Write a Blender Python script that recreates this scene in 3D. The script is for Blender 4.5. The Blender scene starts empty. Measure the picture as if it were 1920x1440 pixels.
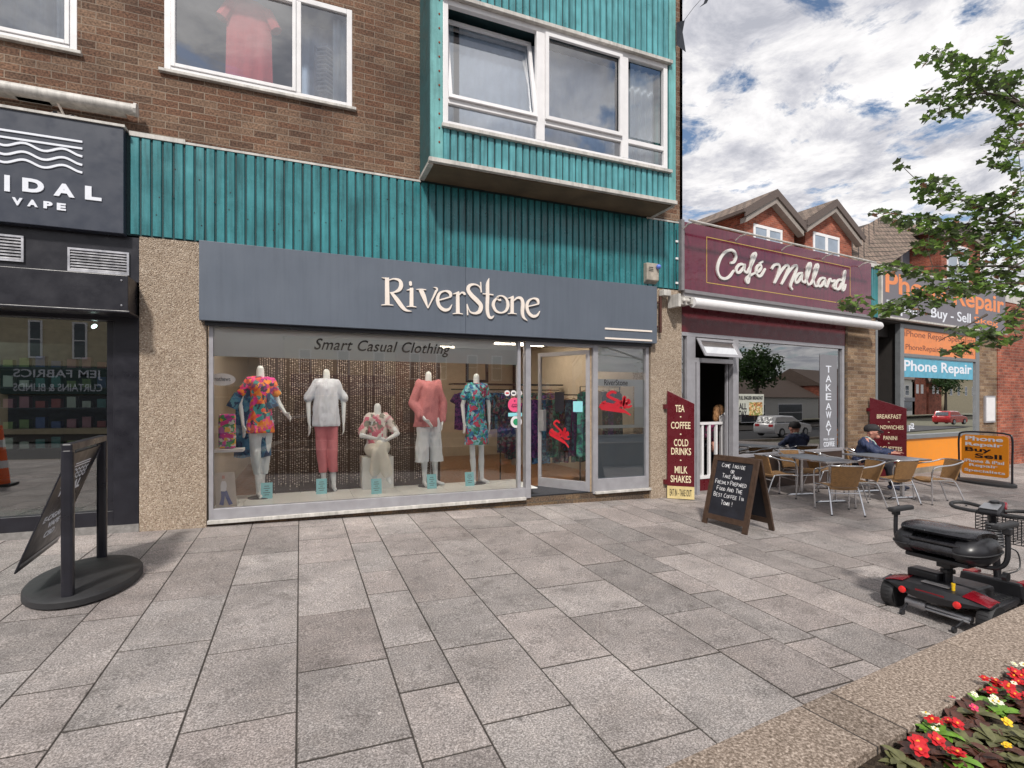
import bpy, bmesh, math, random
from mathutils import Vector, Matrix, noise
random.seed(7)
R = math.radians
SC = bpy.context.scene
COL = SC.collection
# ------------------------------------------------------------------ camera, world, sun, exposure
TH = R(22.13); F = 976.3; HV = 754.; CZ = 1.575; D = 7.44
ct, st = math.cos(TH), math.sin(TH)
cam = bpy.data.cameras.new('camera'); co = bpy.data.objects.new('camera', cam); COL.objects.link(co)
co.location = (0, 0, CZ); co.rotation_euler = (R(90), 0, -TH)
cam.sensor_width = 36; cam.lens = F / 1920 * 36; cam.shift_y = (HV - 720) / 1920; cam.clip_end = 2000; cam.clip_start = .05
SC.camera = co
SUN = Vector((-.30, -.62, .74)).normalized()
W = bpy.data.worlds.new('World'); SC.world = W; W.use_nodes = True
nt = W.node_tree; nt.nodes.clear()
def N(t, nt_, **kw):
    n = nt_.nodes.new(t)
    for k, v in kw.items(): setattr(n, k, v)
    return n
out = N('ShaderNodeOutputWorld', nt); bg = N('ShaderNodeBackground', nt); L = nt.links.new
sky = N('ShaderNodeTexSky', nt, sky_type='NISHITA', sun_disc=False)
sky.sun_elevation = math.asin(SUN.z); sky.sun_rotation = math.atan2(SUN.x, SUN.y); sky.air_density = 1.0; sky.dust_density = .6
tc = N('ShaderNodeTexCoord', nt); sp = N('ShaderNodeSeparateXYZ', nt); L(tc.outputs['Generated'], sp.inputs[0])
zz = N('ShaderNodeMath', nt, operation='MAXIMUM'); L(sp.outputs[2], zz.inputs[0]); zz.inputs[1].default_value = .03
zz2 = N('ShaderNodeMath', nt, operation='ADD'); L(zz.outputs[0], zz2.inputs[0]); zz2.inputs[1].default_value = .12
dv = N('ShaderNodeVectorMath', nt, operation='DIVIDE'); L(tc.outputs['Generated'], dv.inputs[0])
cb = N('ShaderNodeCombineXYZ', nt)
for i in range(3): L(zz2.outputs[0], cb.inputs[i])
L(cb.outputs[0], dv.inputs[1])
def wn(scale, det, rough, off, dist=0.):
    m = N('ShaderNodeMapping', nt); m.inputs['Location'].default_value = off; m.inputs['Scale'].default_value = (1, 1, .0)
    L(dv.outputs[0], m.inputs[0])
    n = N('ShaderNodeTexNoise', nt); n.inputs['Scale'].default_value = scale; n.inputs['Detail'].default_value = det
    n.inputs['Roughness'].default_value = rough; n.inputs['Distortion'].default_value = dist; L(m.outputs[0], n.inputs['Vector']); return n
def ramp(nt_, src, stops, interp='LINEAR'):
    r = nt_.nodes.new('ShaderNodeValToRGB'); e = r.color_ramp; e.interpolation = interp
    while len(e.elements) < len(stops): e.elements.new(.5)
    for el, (p, c) in zip(e.elements, stops):
        el.position = p; el.color = tuple(c) + (1,) if len(c) == 3 else c
    nt_.links.new(src, r.inputs[0]); return r
n1 = wn(4.0, 11, .64, (3.1, 1.7, 0), .3); n2 = wn(3.6, 11, .66, (9.3, 4.1, 0), .3)
mask = ramp(nt, n1.outputs[0], [(.37, (0, 0, 0)), (.46, (1, 1, 1))])
shade = ramp(nt, n2.outputs[0], [(.36, (3.9, 4.0, 4.5)), (.45, (5.4, 5.4, 5.8)), (.53, (7.2, 7.1, 7.2)), (.64, (8.8, 8.6, 8.6))])
mx = N('ShaderNodeMix', nt, data_type='RGBA'); L(mask.outputs[0], mx.inputs[0]); L(sky.outputs[0], mx.inputs[6]); L(shade.outputs[0], mx.inputs[7])
hr = N('ShaderNodeMapRange', nt); L(sp.outputs[2], hr.inputs[0]); hr.inputs[1].default_value = .0; hr.inputs[2].default_value = .10
mh = N('ShaderNodeMix', nt, data_type='RGBA'); L(hr.outputs[0], mh.inputs[0]); mh.inputs[6].default_value = (4.2, 4.4, 4.8, 1); L(mx.outputs[2], mh.inputs[7]); L(mh.outputs[2], bg.inputs[0]); bg.inputs[1].default_value = .095; L(bg.outputs[0], out.inputs[0])
sl = bpy.data.lights.new('sun', 'SUN'); sl.energy = 2.9; sl.angle = R(6); sl.color = (1, .95, .88)
so = bpy.data.objects.new('sun', sl); COL.objects.link(so); so.rotation_euler = SUN.to_track_quat('Z', 'Y').to_euler()
SC.view_settings.view_transform = 'Standard'; SC.view_settings.look = 'None'; SC.view_settings.gamma = 1; SC.view_settings.exposure = .42
SC.render.engine = 'CYCLES'
SC.cycles.max_bounces = 8; SC.cycles.transparent_max_bounces = 24; SC.cycles.sample_clamp_indirect = 4
# ------------------------------------------------------------------ geometry of the place
SL, GY = -.0165, .0235
def GZ(x, y): return SL * x + GY * (min(y, 9) - 7.3) if y > -6 else SL * x + GY * (-13.3)
X0 = 6.20; PH = R(6.0); c2, s2 = math.cos(PH), math.sin(PH)
def ray(u, v):
    a = u - 960
    return Vector((F * st + a * ct, F * ct - a * st, HV - v))
CAMP = Vector((0, 0, CZ))
def PY(u, v, Y): r = ray(u, v); return CAMP + r * (Y / r.y)
def PW(u, v, w): return CAMP + ray(u, v) * (w / F)
def PZ(u, v, z): r = ray(u, v); return CAMP + r * ((z - CZ) / r.z)
def PG(u, v):
    r = ray(u, v); t = (CZ + GY * 7.3) / (SL * r.x + GY * r.y - r.z); return CAMP + r * t
class Fr:
    def __init__(s, O, ang): s.O = Vector(O); s.a = ang; s.M = Matrix.Translation(s.O) @ Matrix.Rotation(ang, 4, 'Z'); s.I = s.M.inverted()
F1 = Fr((0, D, 0), 0); F2 = Fr((X0, D, 0), PH); F0 = Fr((0, 0, 0), 0)
def L1(u, v, d=0):
    p = F1.I @ PY(u, v, D - d); return (p.x, p.z)
def L2(u, v, d=0):
    o = F2.M @ Vector((0, -d, 0)); n = Vector((s2, -c2, 0)); r = ray(u, v); t = (o - CAMP).dot(n) / r.dot(n)
    p = F2.I @ (CAMP + r * t); return (p.x, p.z)
# ------------------------------------------------------------------ materials
MATS = {}
def mat(name, col=(.5, .5, .5), rough=.5, metal=0, var=.12, scale=6, bump=0, bs=60, spec=.5, coat=0, trans=0, rv=.1, emit=None, es=1, streak=0):
    if name in MATS: return MATS[name]
    m = bpy.data.materials.new(name); m.use_nodes = True; t = m.node_tree; b = t.nodes['Principled BSDF']
    tcn = N('ShaderNodeTexCoord', t); nz = N('ShaderNodeTexNoise', t); nz.inputs['Scale'].default_value = scale; nz.inputs['Detail'].default_value = 6
    nz.inputs['Roughness'].default_value = .6
    t.links.new(tcn.outputs['Object'], nz.inputs['Vector'])
    c = Vector(col); r = ramp(t, nz.outputs[0], [(.3, tuple(c * (1 - var))), (.7, tuple(c * (1 + var)))])
    csrc = r.outputs[0]
    if streak:
        mp = N('ShaderNodeMapping', t); mp.inputs['Scale'].default_value = (14, 14, .9); t.links.new(tcn.outputs['Object'], mp.inputs[0]); ns = N('ShaderNodeTexNoise', t); ns.inputs['Scale'].default_value = 1; ns.inputs['Detail'].default_value = 7; ns.inputs['Roughness'].default_value = .7
        t.links.new(mp.outputs[0], ns.inputs['Vector']); rs = ramp(t, ns.outputs[0], [(.34, (1 - streak,) * 3), (.5, (1, 1, 1)), (.68, (1 + streak * .7,) * 3)]); csrc = mixmul(t, csrc, rs.outputs[0])
    t.links.new(csrc, b.inputs['Base Color'])
    mr = N('ShaderNodeMapRange', t); mr.inputs[1].default_value = .3; mr.inputs[2].default_value = .7
    mr.inputs[3].default_value = max(.02, rough - rv); mr.inputs[4].default_value = min(1, rough + rv); t.links.new(nz.outputs[0], mr.inputs[0]); t.links.new(mr.outputs[0], b.inputs['Roughness'])
    b.inputs['Metallic'].default_value = metal; b.inputs['Specular IOR Level'].default_value = spec
    b.inputs['Coat Weight'].default_value = coat
    if trans: b.inputs['Transmission Weight'].default_value = trans
    if emit: b.inputs['Emission Color'].default_value = tuple(emit) + (1,); b.inputs['Emission Strength'].default_value = es
    if bump:
        n3 = N('ShaderNodeTexNoise', t); n3.inputs['Scale'].default_value = bs; n3.inputs['Detail'].default_value = 5; t.links.new(tcn.outputs['Object'], n3.inputs['Vector'])
        bp = N('ShaderNodeBump', t); bp.inputs['Strength'].default_value = bump; bp.inputs['Distance'].default_value = .01
        t.links.new(n3.outputs[0], bp.inputs['Height']); t.links.new(bp.outputs[0], b.inputs['Normal'])
    MATS[name] = m; return m
def bsdf(m): return m.node_tree.nodes['Principled BSDF']
def glass(name, refl=.12, tint=(1, 1, 1), rough=0.0, ior=1.5):
    m = bpy.data.materials.new(name); m.use_nodes = True; t = m.node_tree; t.nodes.clear()
    o = N('ShaderNodeOutputMaterial', t); mxs = N('ShaderNodeMixShader', t); tr = N('ShaderNodeBsdfTransparent', t); gl = N('ShaderNodeBsdfGlossy', t)
    tr.inputs[0].default_value = tuple(tint) + (1,); gl.inputs[0].default_value = (1, 1, 1, 1); gl.inputs['Roughness'].default_value = rough
    fr = N('ShaderNodeFresnel', t); fr.inputs[0].default_value = ior
    ad = N('ShaderNodeMath', t, operation='ADD'); ad.inputs[1].default_value = refl; ad.use_clamp = True
    t.links.new(fr.outputs[0], ad.inputs[0]); t.links.new(ad.outputs[0], mxs.inputs[0]); t.links.new(tr.outputs[0], mxs.inputs[1]); t.links.new(gl.outputs[0], mxs.inputs[2])
    t.links.new(mxs.outputs[0], o.inputs[0]); MATS[name] = m; return m
def frosted(name, col, alpha):
    m = bpy.data.materials.new(name); m.use_nodes = True; t = m.node_tree; t.nodes.clear()
    o = N('ShaderNodeOutputMaterial', t); mxs = N('ShaderNodeMixShader', t); tr = N('ShaderNodeBsdfTransparent', t); df = N('ShaderNodeBsdfPrincipled', t)
    df.inputs[0].default_value = tuple(col) + (1,); df.inputs['Roughness'].default_value = .35; mxs.inputs[0].default_value = alpha
    t.links.new(tr.outputs[0], mxs.inputs[1]); t.links.new(df.outputs[0], mxs.inputs[2]); t.links.new(mxs.outputs[0], o.inputs[0]); MATS[name] = m; return m
def mixmul(t, a, b, f=1.0):
    n = N('ShaderNodeMix', t, data_type='RGBA', blend_type='MULTIPLY'); n.inputs[0].default_value = f
    t.links.new(a, n.inputs[6]); t.links.new(b, n.inputs[7]); return n.outputs[2]
def brick(name, c1, c2, c3, mortar, bw=.275, bh=.0875, ax='XZ'):
    m = bpy.data.materials.new(name); m.use_nodes = True; t = m.node_tree; b = t.nodes['Principled BSDF']; lk = t.links.new
    tcn = N('ShaderNodeTexCoord', t); s = N('ShaderNodeSeparateXYZ', t); lk(tcn.outputs['Object'], s.inputs[0])
    ad = N('ShaderNodeMath', t, operation='ADD'); lk(s.outputs[0], ad.inputs[0]); lk(s.outputs[1], ad.inputs[1])
    cmb = N('ShaderNodeCombineXYZ', t); lk(ad.outputs[0], cmb.inputs[0]); lk(s.outputs[2], cmb.inputs[1])
    wob = N('ShaderNodeTexNoise', t); wob.inputs['Scale'].default_value = 9; lk(cmb.outputs[0], wob.inputs['Vector'])
    ws = N('ShaderNodeVectorMath', t, operation='SCALE'); lk(wob.outputs['Color'], ws.inputs[0]); ws.inputs['Scale'].default_value = .008
    wa = N('ShaderNodeVectorMath', t, operation='ADD'); lk(cmb.outputs[0], wa.inputs[0]); lk(ws.outputs[0], wa.inputs[1])
    br = N('ShaderNodeTexBrick', t); lk(wa.outputs[0], br.inputs['Vector']); br.inputs['Scale'].default_value = 1
    br.inputs['Brick Width'].default_value = bw; br.inputs['Row Height'].default_value = bh; br.inputs['Mortar Size'].default_value = .0055; br.inputs['Mortar Smooth'].default_value = .25
    br.inputs['Color1'].default_value = (0, 0, 0, 1); br.inputs['Color2'].default_value = (1, 1, 1, 1); br.inputs['Mortar'].default_value = (.5, .5, .5, 1); br.inputs['Bias'].default_value = 0
    cr = ramp(t, br.outputs['Color'], [(.0, c1), (.35, c2), (.6, c3), (.8, c1), (1, Vector(c2) * .75)])
    nz = N('ShaderNodeTexNoise', t); nz.inputs['Scale'].default_value = 45; nz.inputs['Detail'].default_value = 8; lk(tcn.outputs['Object'], nz.inputs['Vector'])
    g = ramp(t, nz.outputs[0], [(.32, (.45, .45, .45)), (.68, (1.6, 1.58, 1.5))])
    nz2 = N('ShaderNodeTexNoise', t); nz2.inputs['Scale'].default_value = 1.2; nz2.inputs['Detail'].default_value = 5; lk(tcn.outputs['Object'], nz2.inputs['Vector'])
    g2 = ramp(t, nz2.outputs[0], [(.3, (.62, .62, .64)), (.7, (1.3, 1.28, 1.22))])
    c = mixmul(t, cr.outputs[0], g.outputs[0]); 
    mxn = N('ShaderNodeMix', t, data_type='RGBA'); lk(br.outputs['Fac'], mxn.inputs[0]); lk(c, mxn.inputs[6]); mxn.inputs[7].default_value = tuple(mortar) + (1,)
    lk(mixmul(t, mxn.outputs[2], g2.outputs[0]), b.inputs['Base Color']); b.inputs['Roughness'].default_value = .9; b.inputs['Specular IOR Level'].default_value = .25
    bp = N('ShaderNodeBump', t); bp.inputs['Strength'].default_value = .7; bp.inputs['Distance'].default_value = .008; bp.invert = True
    sb = N('ShaderNodeMath', t, operation='SUBTRACT'); lk(br.outputs['Fac'], sb.inputs[0]); ml = N('ShaderNodeMath', t, operation='MULTIPLY'); lk(nz.outputs[0], ml.inputs[0]); ml.inputs[1].default_value = .5
    lk(ml.outputs[0], sb.inputs[1]); lk(sb.outputs[0], bp.inputs['Height']); lk(bp.outputs[0], b.inputs['Normal'])
    MATS[name] = m; return m
def speckle(name, stops, scale, rough=.8, bump=.4, bd=.004, attr=None, big=(.85, 1.12), spots=False, vor=False):
    m = bpy.data.materials.new(name); m.use_nodes = True; t = m.node_tree; b = t.nodes['Principled BSDF']; lk = t.links.new
    tcn = N('ShaderNodeTexCoord', t)
    if vor:
        nz = N('ShaderNodeTexVoronoi', t); nz.inputs['Scale'].default_value = scale; lk(tcn.outputs['Object'], nz.inputs['Vector'])
        sx = N('ShaderNodeSeparateXYZ', t); lk(nz.outputs['Color'], sx.inputs[0]); src = sx.outputs[0]; hgt = nz.outputs['Distance']
    else:
        nz = N('ShaderNodeTexNoise', t); nz.inputs['Scale'].default_value = scale; nz.inputs['Detail'].default_value = 4; nz.inputs['Roughness'].default_value = .75
        lk(tcn.outputs['Object'], nz.inputs['Vector']); src = nz.outputs[0]; hgt = nz.outputs[0]
    cr = ramp(t, src, stops)
    n2_ = N('ShaderNodeTexNoise', t); n2_.inputs['Scale'].default_value = 1.6; n2_.inputs['Detail'].default_value = 7; n2_.inputs['Roughness'].default_value = .65; lk(tcn.outputs['Object'], n2_.inputs['Vector'])
    g = ramp(t, n2_.outputs[0], [(.3, (big[0],) * 3), (.7, (big[1],) * 3)])
    c = mixmul(t, cr.outputs[0], g.outputs[0])
    if attr:
        at = N('ShaderNodeAttribute', t, attribute_name=attr); c = mixmul(t, c, at.outputs['Color'])
    if spots:
        vo = N('ShaderNodeTexVoronoi', t); vo.inputs['Scale'].default_value = 1.15; vo.inputs['Randomness'].default_value = 1; lk(tcn.outputs['Object'], vo.inputs['Vector'])
        vr = ramp(t, vo.outputs['Distance'], [(.022, (.35, .35, .36)), (.034, (1, 1, 1))]); c = mixmul(t, c, vr.outputs[0])
        vo3 = N('ShaderNodeTexVoronoi', t); vo3.inputs['Scale'].default_value = 2.1; mp3 = N('ShaderNodeMapping', t); mp3.inputs['Location'].default_value = (3.3, 7.7, 0); lk(tcn.outputs['Object'], mp3.inputs[0]); lk(mp3.outputs[0], vo3.inputs['Vector']); vr3 = ramp(t, vo3.outputs['Distance'], [(.026, (.45, .45, .45)), (.05, (1, 1, 1))]); c = mixmul(t, c, vr3.outputs[0])
        n5 = N('ShaderNodeTexNoise', t); n5.inputs['Scale'].default_value = 5; n5.inputs['Detail'].default_value = 8; n5.inputs['Roughness'].default_value = .7; lk(tcn.outputs['Object'], n5.inputs['Vector']); r5 = ramp(t, n5.outputs[0], [(.33, (.72, .71, .70)), (.45, (1, 1, 1)), (.66, (1.12, 1.1, 1.08))]); c = mixmul(t, c, r5.outputs[0])
        vo2 = N('ShaderNodeTexVoronoi', t); vo2.inputs['Scale'].default_value = 2.6; lk(tcn.outputs['Object'], vo2.inputs['Vector'])
        vr2 = ramp(t, vo2.outputs['Distance'], [(.022, (1.7, 1.7, 1.7)), (.04, (1, 1, 1))]); c = mixmul(t, c, vr2.outputs[0])
    lk(c, b.inputs['Base Color']); b.inputs['Roughness'].default_value = rough; b.inputs['Specular IOR Level'].default_value = .3
    bp = N('ShaderNodeBump', t); bp.inputs['Strength'].default_value = bump; bp.inputs['Distance'].default_value = bd
    if vor: bp.invert = True
    lk(hgt, bp.inputs['Height']); lk(bp.outputs[0], b.inputs['Normal']); MATS[name] = m; return m
def pattern(name, cols, scale=14, dist=1.2, base=None, rough=.8):
    m = bpy.data.materials.new(name); m.use_nodes = True; t = m.node_tree; b = t.nodes['Principled BSDF']; lk = t.links.new
    tcn = N('ShaderNodeTexCoord', t); nz = N('ShaderNodeTexNoise', t); nz.inputs['Scale'].default_value = scale * .5; lk(tcn.outputs['Object'], nz.inputs['Vector'])
    sc = N('ShaderNodeVectorMath', t, operation='SCALE'); lk(nz.outputs['Color'], sc.inputs[0]); sc.inputs['Scale'].default_value = dist * .12
    ad = N('ShaderNodeVectorMath', t, operation='ADD'); lk(tcn.outputs['Object'], ad.inputs[0]); lk(sc.outputs[0], ad.inputs[1])
    vo = N('ShaderNodeTexVoronoi', t); vo.inputs['Scale'].default_value = scale; lk(ad.outputs[0], vo.inputs['Vector'])
    s = N('ShaderNodeSeparateXYZ', t); lk(vo.outputs['Color'], s.inputs[0])
    n = len(cols); cr = ramp(t, s.outputs[0], [(i / n, c) for i, c in enumerate(cols)], 'CONSTANT')
    lk(cr.outputs[0], b.inputs['Base Color']); b.inputs['Roughness'].default_value = rough; MATS[name] = m; return m
# ------------------------------------------------------------------ object helpers
ORG = {}
def tagp(o, label=None, cat=None, group=None, kind=None):
    if label: o['label'] = label
    if cat: o['category'] = cat
    if group: o['group'] = group
    if kind: o['kind'] = kind
    return o
def thing(name, label, cat, fr=F0, org=(0, 0, 0), rz=0, group=None):
    o = bpy.data.objects.new(name, None); COL.objects.link(o); o.empty_display_size = .1
    if fr is F0 and (rz or True) and fr is F0:
        o.matrix_world = Matrix.Translation(org) @ Matrix.Rotation(rz, 4, 'Z'); ORG[o.name] = Vector((0, 0, 0))
    else:
        o.matrix_world = fr.M @ Matrix.Translation(org); ORG[o.name] = Vector(org)
    return tagp(o, label, cat, group)
class MB:
    def __init__(s): s.v = []; s.f = []; s.m = []; s.mi = 0
    def add(s, vs, fs, mi=None):
        b = len(s.v); s.v += [Vector(p) for p in vs]; mi = s.mi if mi is None else mi
        for f in fs: s.f.append([b + i for i in f]); s.m.append(mi)
        return s
    def box(s, x0, x1, y0, y1, z0, z1, mi=None):
        x0, x1 = sorted((x0, x1)); y0, y1 = sorted((y0, y1)); z0, z1 = sorted((z0, z1))
        return s.add([(x0, y0, z0), (x1, y0, z0), (x1, y1, z0), (x0, y1, z0), (x0, y0, z1), (x1, y0, z1), (x1, y1, z1), (x0, y1, z1)],
                     [(0, 3, 2, 1), (4, 5, 6, 7), (0, 1, 5, 4), (1, 2, 6, 5), (2, 3, 7, 6), (3, 0, 4, 7)], mi)
    def fb(s, a0, a1, z0, z1, d0, d1, mi=None): return s.box(a0, a1, -d0, -d1, z0, z1, mi)   # facade box: s, z, outward depth
    def quad(s, a, b, c, d, mi=None): return s.add([a, b, c, d], [(0, 1, 2, 3)], mi)
    def hexa(s, p, mi=None): return s.add(p, [(0, 3, 2, 1), (4, 5, 6, 7), (0, 1, 5, 4), (1, 2, 6, 5), (2, 3, 7, 6), (3, 0, 4, 7)], mi)
    def beam(s, a, b, w, h, up=(0, 0, 1), mi=None):
        a, b = Vector(a), Vector(b); d = (b - a).normalized(); up = Vector(up); x = d.cross(up)
        if x.length < 1e-4: x = d.cross(Vector((0, 1, 0)))
        x.normalize(); y = x.cross(d).normalized(); x *= w / 2; y *= h / 2
        return s.hexa([a - x - y, a + x - y, a + x + y, a - x + y, b - x - y, b + x - y, b + x + y, b - x + y], mi)
    def prism(s, pts, axis, a, b, mi=None):  # pts 2D; axis 'y': pts=(x,z); 'x': pts=(y,z); 'z': pts=(x,y)
        n = len(pts)
        def mk(p, t): return {'y': (p[0], t, p[1]), 'x': (t, p[0], p[1]), 'z': (p[0], p[1], t)}[axis]
        vs = [mk(p, a) for p in pts] + [mk(p, b) for p in pts]
        return s.add(vs, [tuple(range(n))[::-1], tuple(range(n, 2 * n))] + [(i, (i + 1) % n, n + (i + 1) % n, n + i) for i in range(n)], mi)
    def tube(s, pts, r, n=8, caps=True, mi=None, closed=False):
        pts = [Vector(p) for p in pts]; k = len(pts); rs = r if isinstance(r, (list, tuple)) else [r] * k; rings = []; px = None
        for i, p in enumerate(pts):
            if closed: d = pts[(i + 1) % k] - pts[i - 1]
            else: d = pts[min(i + 1, k - 1)] - pts[max(i - 1, 0)]
            d = d.normalized() if d.length else Vector((0, 0, 1))
            if px is None: px = d.orthogonal().normalized()
            px = (px - d * px.dot(d)); px = px.normalized() if px.length > 1e-6 else d.orthogonal().normalized(); py = d.cross(px)
            rings.append([p + (px * math.cos(2 * math.pi * j / n) + py * math.sin(2 * math.pi * j / n)) * rs[i] for j in range(n)])
        vs = [q for rg in rings for q in rg]; fs = []
        for i in range(k if closed else k - 1):
            for j in range(n):
                a = i * n; b_ = ((i + 1) % k) * n; fs.append((a + j, a + (j + 1) % n, b_ + (j + 1) % n, b_ + j))
        if caps and not closed: fs += [tuple(range(n))[::-1], tuple(range((k - 1) * n, k * n))]
        return s.add(vs, fs, mi)
    def cyl(s, a, b, r, n=16, r2=None, mi=None): return s.tube([a, b], [r, r if r2 is None else r2], n, True, mi)
    def lathe(s, prof, c=(0, 0, 0), n=24, sx=1, sy=1, mi=None, ax='z'):
        c = Vector(c); vs = []; k = len(prof)
        for (r, h) in prof:
            for j in range(n):
                a = 2 * math.pi * j / n; q = (r * math.cos(a) * sx, r * math.sin(a) * sy, h)
                q = {'z': q, 'y': (q[0], q[2], q[1]), 'x': (q[2], q[0], q[1])}[ax]; vs.append(c + Vector(q))
        fs = [(i * n + j, i * n + (j + 1) % n, (i + 1) * n + (j + 1) % n, (i + 1) * n + j) for i in range(k - 1) for j in range(n)]
        fs += [tuple(range(n))[::-1], tuple(range((k - 1) * n, k * n))]
        return s.add(vs, fs, mi)
    def ball(s, c, r, n=10, sx=1, sy=1, sz=1, mi=None):
        m = max(4, n // 2 + 1); prof = [(max(1e-4, math.sin(math.pi * i / m)) * r, -math.cos(math.pi * i / m) * r * sz) for i in range(m + 1)]
        return s.lathe(prof, c, n, sx, sy, mi)
    def build(s, name, m=None, parent=None, smooth=False, bevel=0, seg=2, label=None, kind=None, fr=None, cat=None, group=None, org=None):
        me = bpy.data.meshes.new(name); o0 = ORG.get(parent.name, Vector()) if parent else Vector(org or (0, 0, 0))
        me.from_pydata([v - o0 for v in s.v], [], s.f)
        ms = m if isinstance(m, (list, tuple)) else [m]
        for q in ms:
            if q: me.materials.append(q)
        if any(s.m): me.polygons.foreach_set('material_index', s.m)
        b = bmesh.new(); b.from_mesh(me); bmesh.ops.recalc_face_normals(b, faces=b.faces); b.to_mesh(me); b.free()
        if smooth:
            me.polygons.foreach_set('use_smooth', [True] * len(me.polygons))
            me.set_sharp_from_angle(angle=R(40))
        o = bpy.data.objects.new(name, me); COL.objects.link(o)
        if parent: o.parent = parent; ORG[o.name] = o0
        elif fr: o.matrix_world = fr.M @ Matrix.Translation(o0); ORG[o.name] = o0
        else: o.location = o0
        if bevel:
            md = o.modifiers.new('bevel', 'BEVEL'); md.width = bevel; md.segments = seg; md.limit_method = 'ANGLE'; md.angle_limit = R(40)
        tagp(o, label, cat, group, kind); return o
def struct(name, mb, m, **k): return mb.build(name, m, kind='structure', **k)
# text -> flat letters fitted to a rectangle
def text_geo(body, bold=0., spacing=1.):
    cu = bpy.data.curves.new('lettering', 'FONT'); cu.body = body; cu.size = 1; cu.offset = bold; cu.extrude = .0; cu.space_character = spacing; cu.resolution_u = 4
    ob = bpy.data.objects.new('lettering_source', cu); me = bpy.data.meshes.new_from_object(ob)
    vs = [v.co.copy() for v in me.vertices]; fs = [tuple(p.vertices) for p in me.polygons]
    bpy.data.objects.remove(ob); bpy.data.meshes.remove(me); bpy.data.curves.remove(cu); return vs, fs
def text(mb, body, rect, plane, bold=0., shear=0., spacing=1., mi=None, thick=.004, keep=False):
    """rect=(a0,a1,b0,b1); plane(a,b,h)->3D point"""
    vs, fs = text_geo(body, bold, spacing)
    xs = [v.x for v in vs]; ys = [v.y for v in vs]; x0, x1, y0, y1 = min(xs), max(xs), min(ys), max(ys)
    a0, a1, b0, b1 = rect
    if keep:
        k = min((a1 - a0) / (x1 - x0), (b1 - b0) / (y1 - y0)); ca, cb_ = (a0 + a1) / 2, (b0 + b1) / 2
        a0, a1 = ca - k * (x1 - x0) / 2, ca + k * (x1 - x0) / 2; b0, b1 = cb_ - k * (y1 - y0) / 2, cb_ + k * (y1 - y0) / 2
    def mp(v, h):
        ty = (v.y - y0) / (y1 - y0); b = b0 + ty * (b1 - b0); a = a0 + (v.x - x0) / (x1 - x0) * (a1 - a0) + shear * (b - b0); return plane(a, b, h)
    n = len(vs); edges = {}
    for f in fs:
        for i in range(len(f)):
            e = (f[i], f[(i + 1) % len(f)]); edges[e] = 1
    side = [(a, b, b + n, a + n) for (a, b) in edges if (b, a) not in edges]
    mb.add([mp(v, thick) for v in vs] + [mp(v, 0) for v in vs], list(fs) + side, mi)
def fplane(d): return lambda a, b, h: (a, -(d + h), b)
def catmull(pts, k=6):
    P_ = [Vector(p) for p in pts]; o = []
    for i in range(len(P_) - 1):
        p0 = P_[max(i - 1, 0)]; p1 = P_[i]; p2 = P_[i + 1]; p3 = P_[min(i + 2, len(P_) - 1)]
        for j in range(k):
            t = j / k; o.append(.5 * ((2 * p1) + (p2 - p0) * t + (2 * p0 - 5 * p1 + 4 * p2 - p3) * t * t + (3 * p1 - p0 - 3 * p2 + p3) * t ** 3))
    o.append(P_[-1]); return o
def pen(mb, pts, ws, plane, h=.02, k=6, mi=None, lift=0.):
    """ribbon stroke through 2D points with widths"""
    q = catmull([(p[0], p[1], w) for p, w in zip(pts, ws)], k); n = len(q); Lf, Rt = [], []
    for i, p in enumerate(q):
        d = q[min(i + 1, n - 1)] - q[max(i - 1, 0)]; d.z = 0; d = d.normalized() if d.length else Vector((1, 0, 0)); nn = Vector((-d.y, d.x)) * max(p.z, .0005) / 2
        Lf.append((p.x + nn.x, p.y + nn.y)); Rt.append((p.x - nn.x, p.y - nn.y))
    vs = [plane(a, b, h + lift) for a, b in Lf] + [plane(a, b, h + lift) for a, b in Rt] + [plane(a, b, 0) for a, b in Lf] + [plane(a, b, 0) for a, b in Rt]
    fs = []
    for i in range(n - 1):
        fs += [(i, i + 1, n + i + 1, n + i), (i, 2 * n + i, 2 * n + i + 1, i + 1), (n + i, n + i + 1, 3 * n + i + 1, 3 * n + i)]
    fs += [(0, n, 3 * n, 2 * n), (n - 1, 3 * n - 1, 4 * n - 1, 2 * n - 1)]
    mb.add(vs, fs, mi)
# ------------------------------------------------------------------ palette
m_brick = brick('brown_brick', (.140, .075, .052), (.185, .122, .090), (.098, .060, .045), (.25, .20, .16))
m_brick2 = brick('tan_brick', (.23, .155, .10), (.16, .10, .07), (.28, .20, .14), (.27, .22, .17), .27, .085)
m_redb = brick('red_brick', (.30, .085, .055), (.22, .07, .05), (.36, .12, .08), (.30, .22, .18), .27, .085)
m_step = brick('grey_brown_brick', (.10, .075, .06), (.13, .09, .065), (.16, .11, .07), (.11, .095, .08), .275, .088)
m_pebble = speckle('pebbledash', [(.0, (.20, .145, .105)), (.25, (.37, .285, .21)), (.5, (.49, .395, .305)), (.75, (.33, .255, .195)), (1, (.68, .58, .47))], 96, .85, 1.0, .012, vor=True)
m_green = mat('green_cladding', (.030, .175, .195), .28, streak=.45, var=.28, scale=2.2, rv=.12, bump=.12, bs=7)
m_turq = mat('faded_turquoise_cladding', (.085, .29, .32), .38, streak=.4, var=.25, scale=3, rv=.15, bump=.1, bs=9)
m_groove = mat('dark_groove', (.012, .04, .045), .7)
m_white = mat('white_upvc', (.74, .73, .74), .35, var=.05, rv=.08)
m_dirtyw = mat('weathered_white_trim', (.50, .48, .45), .55, streak=.25, var=.18, scale=5)
m_alu = mat('brushed_aluminium', (.50, .50, .53), .38, .85, var=.10, scale=9)
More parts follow.
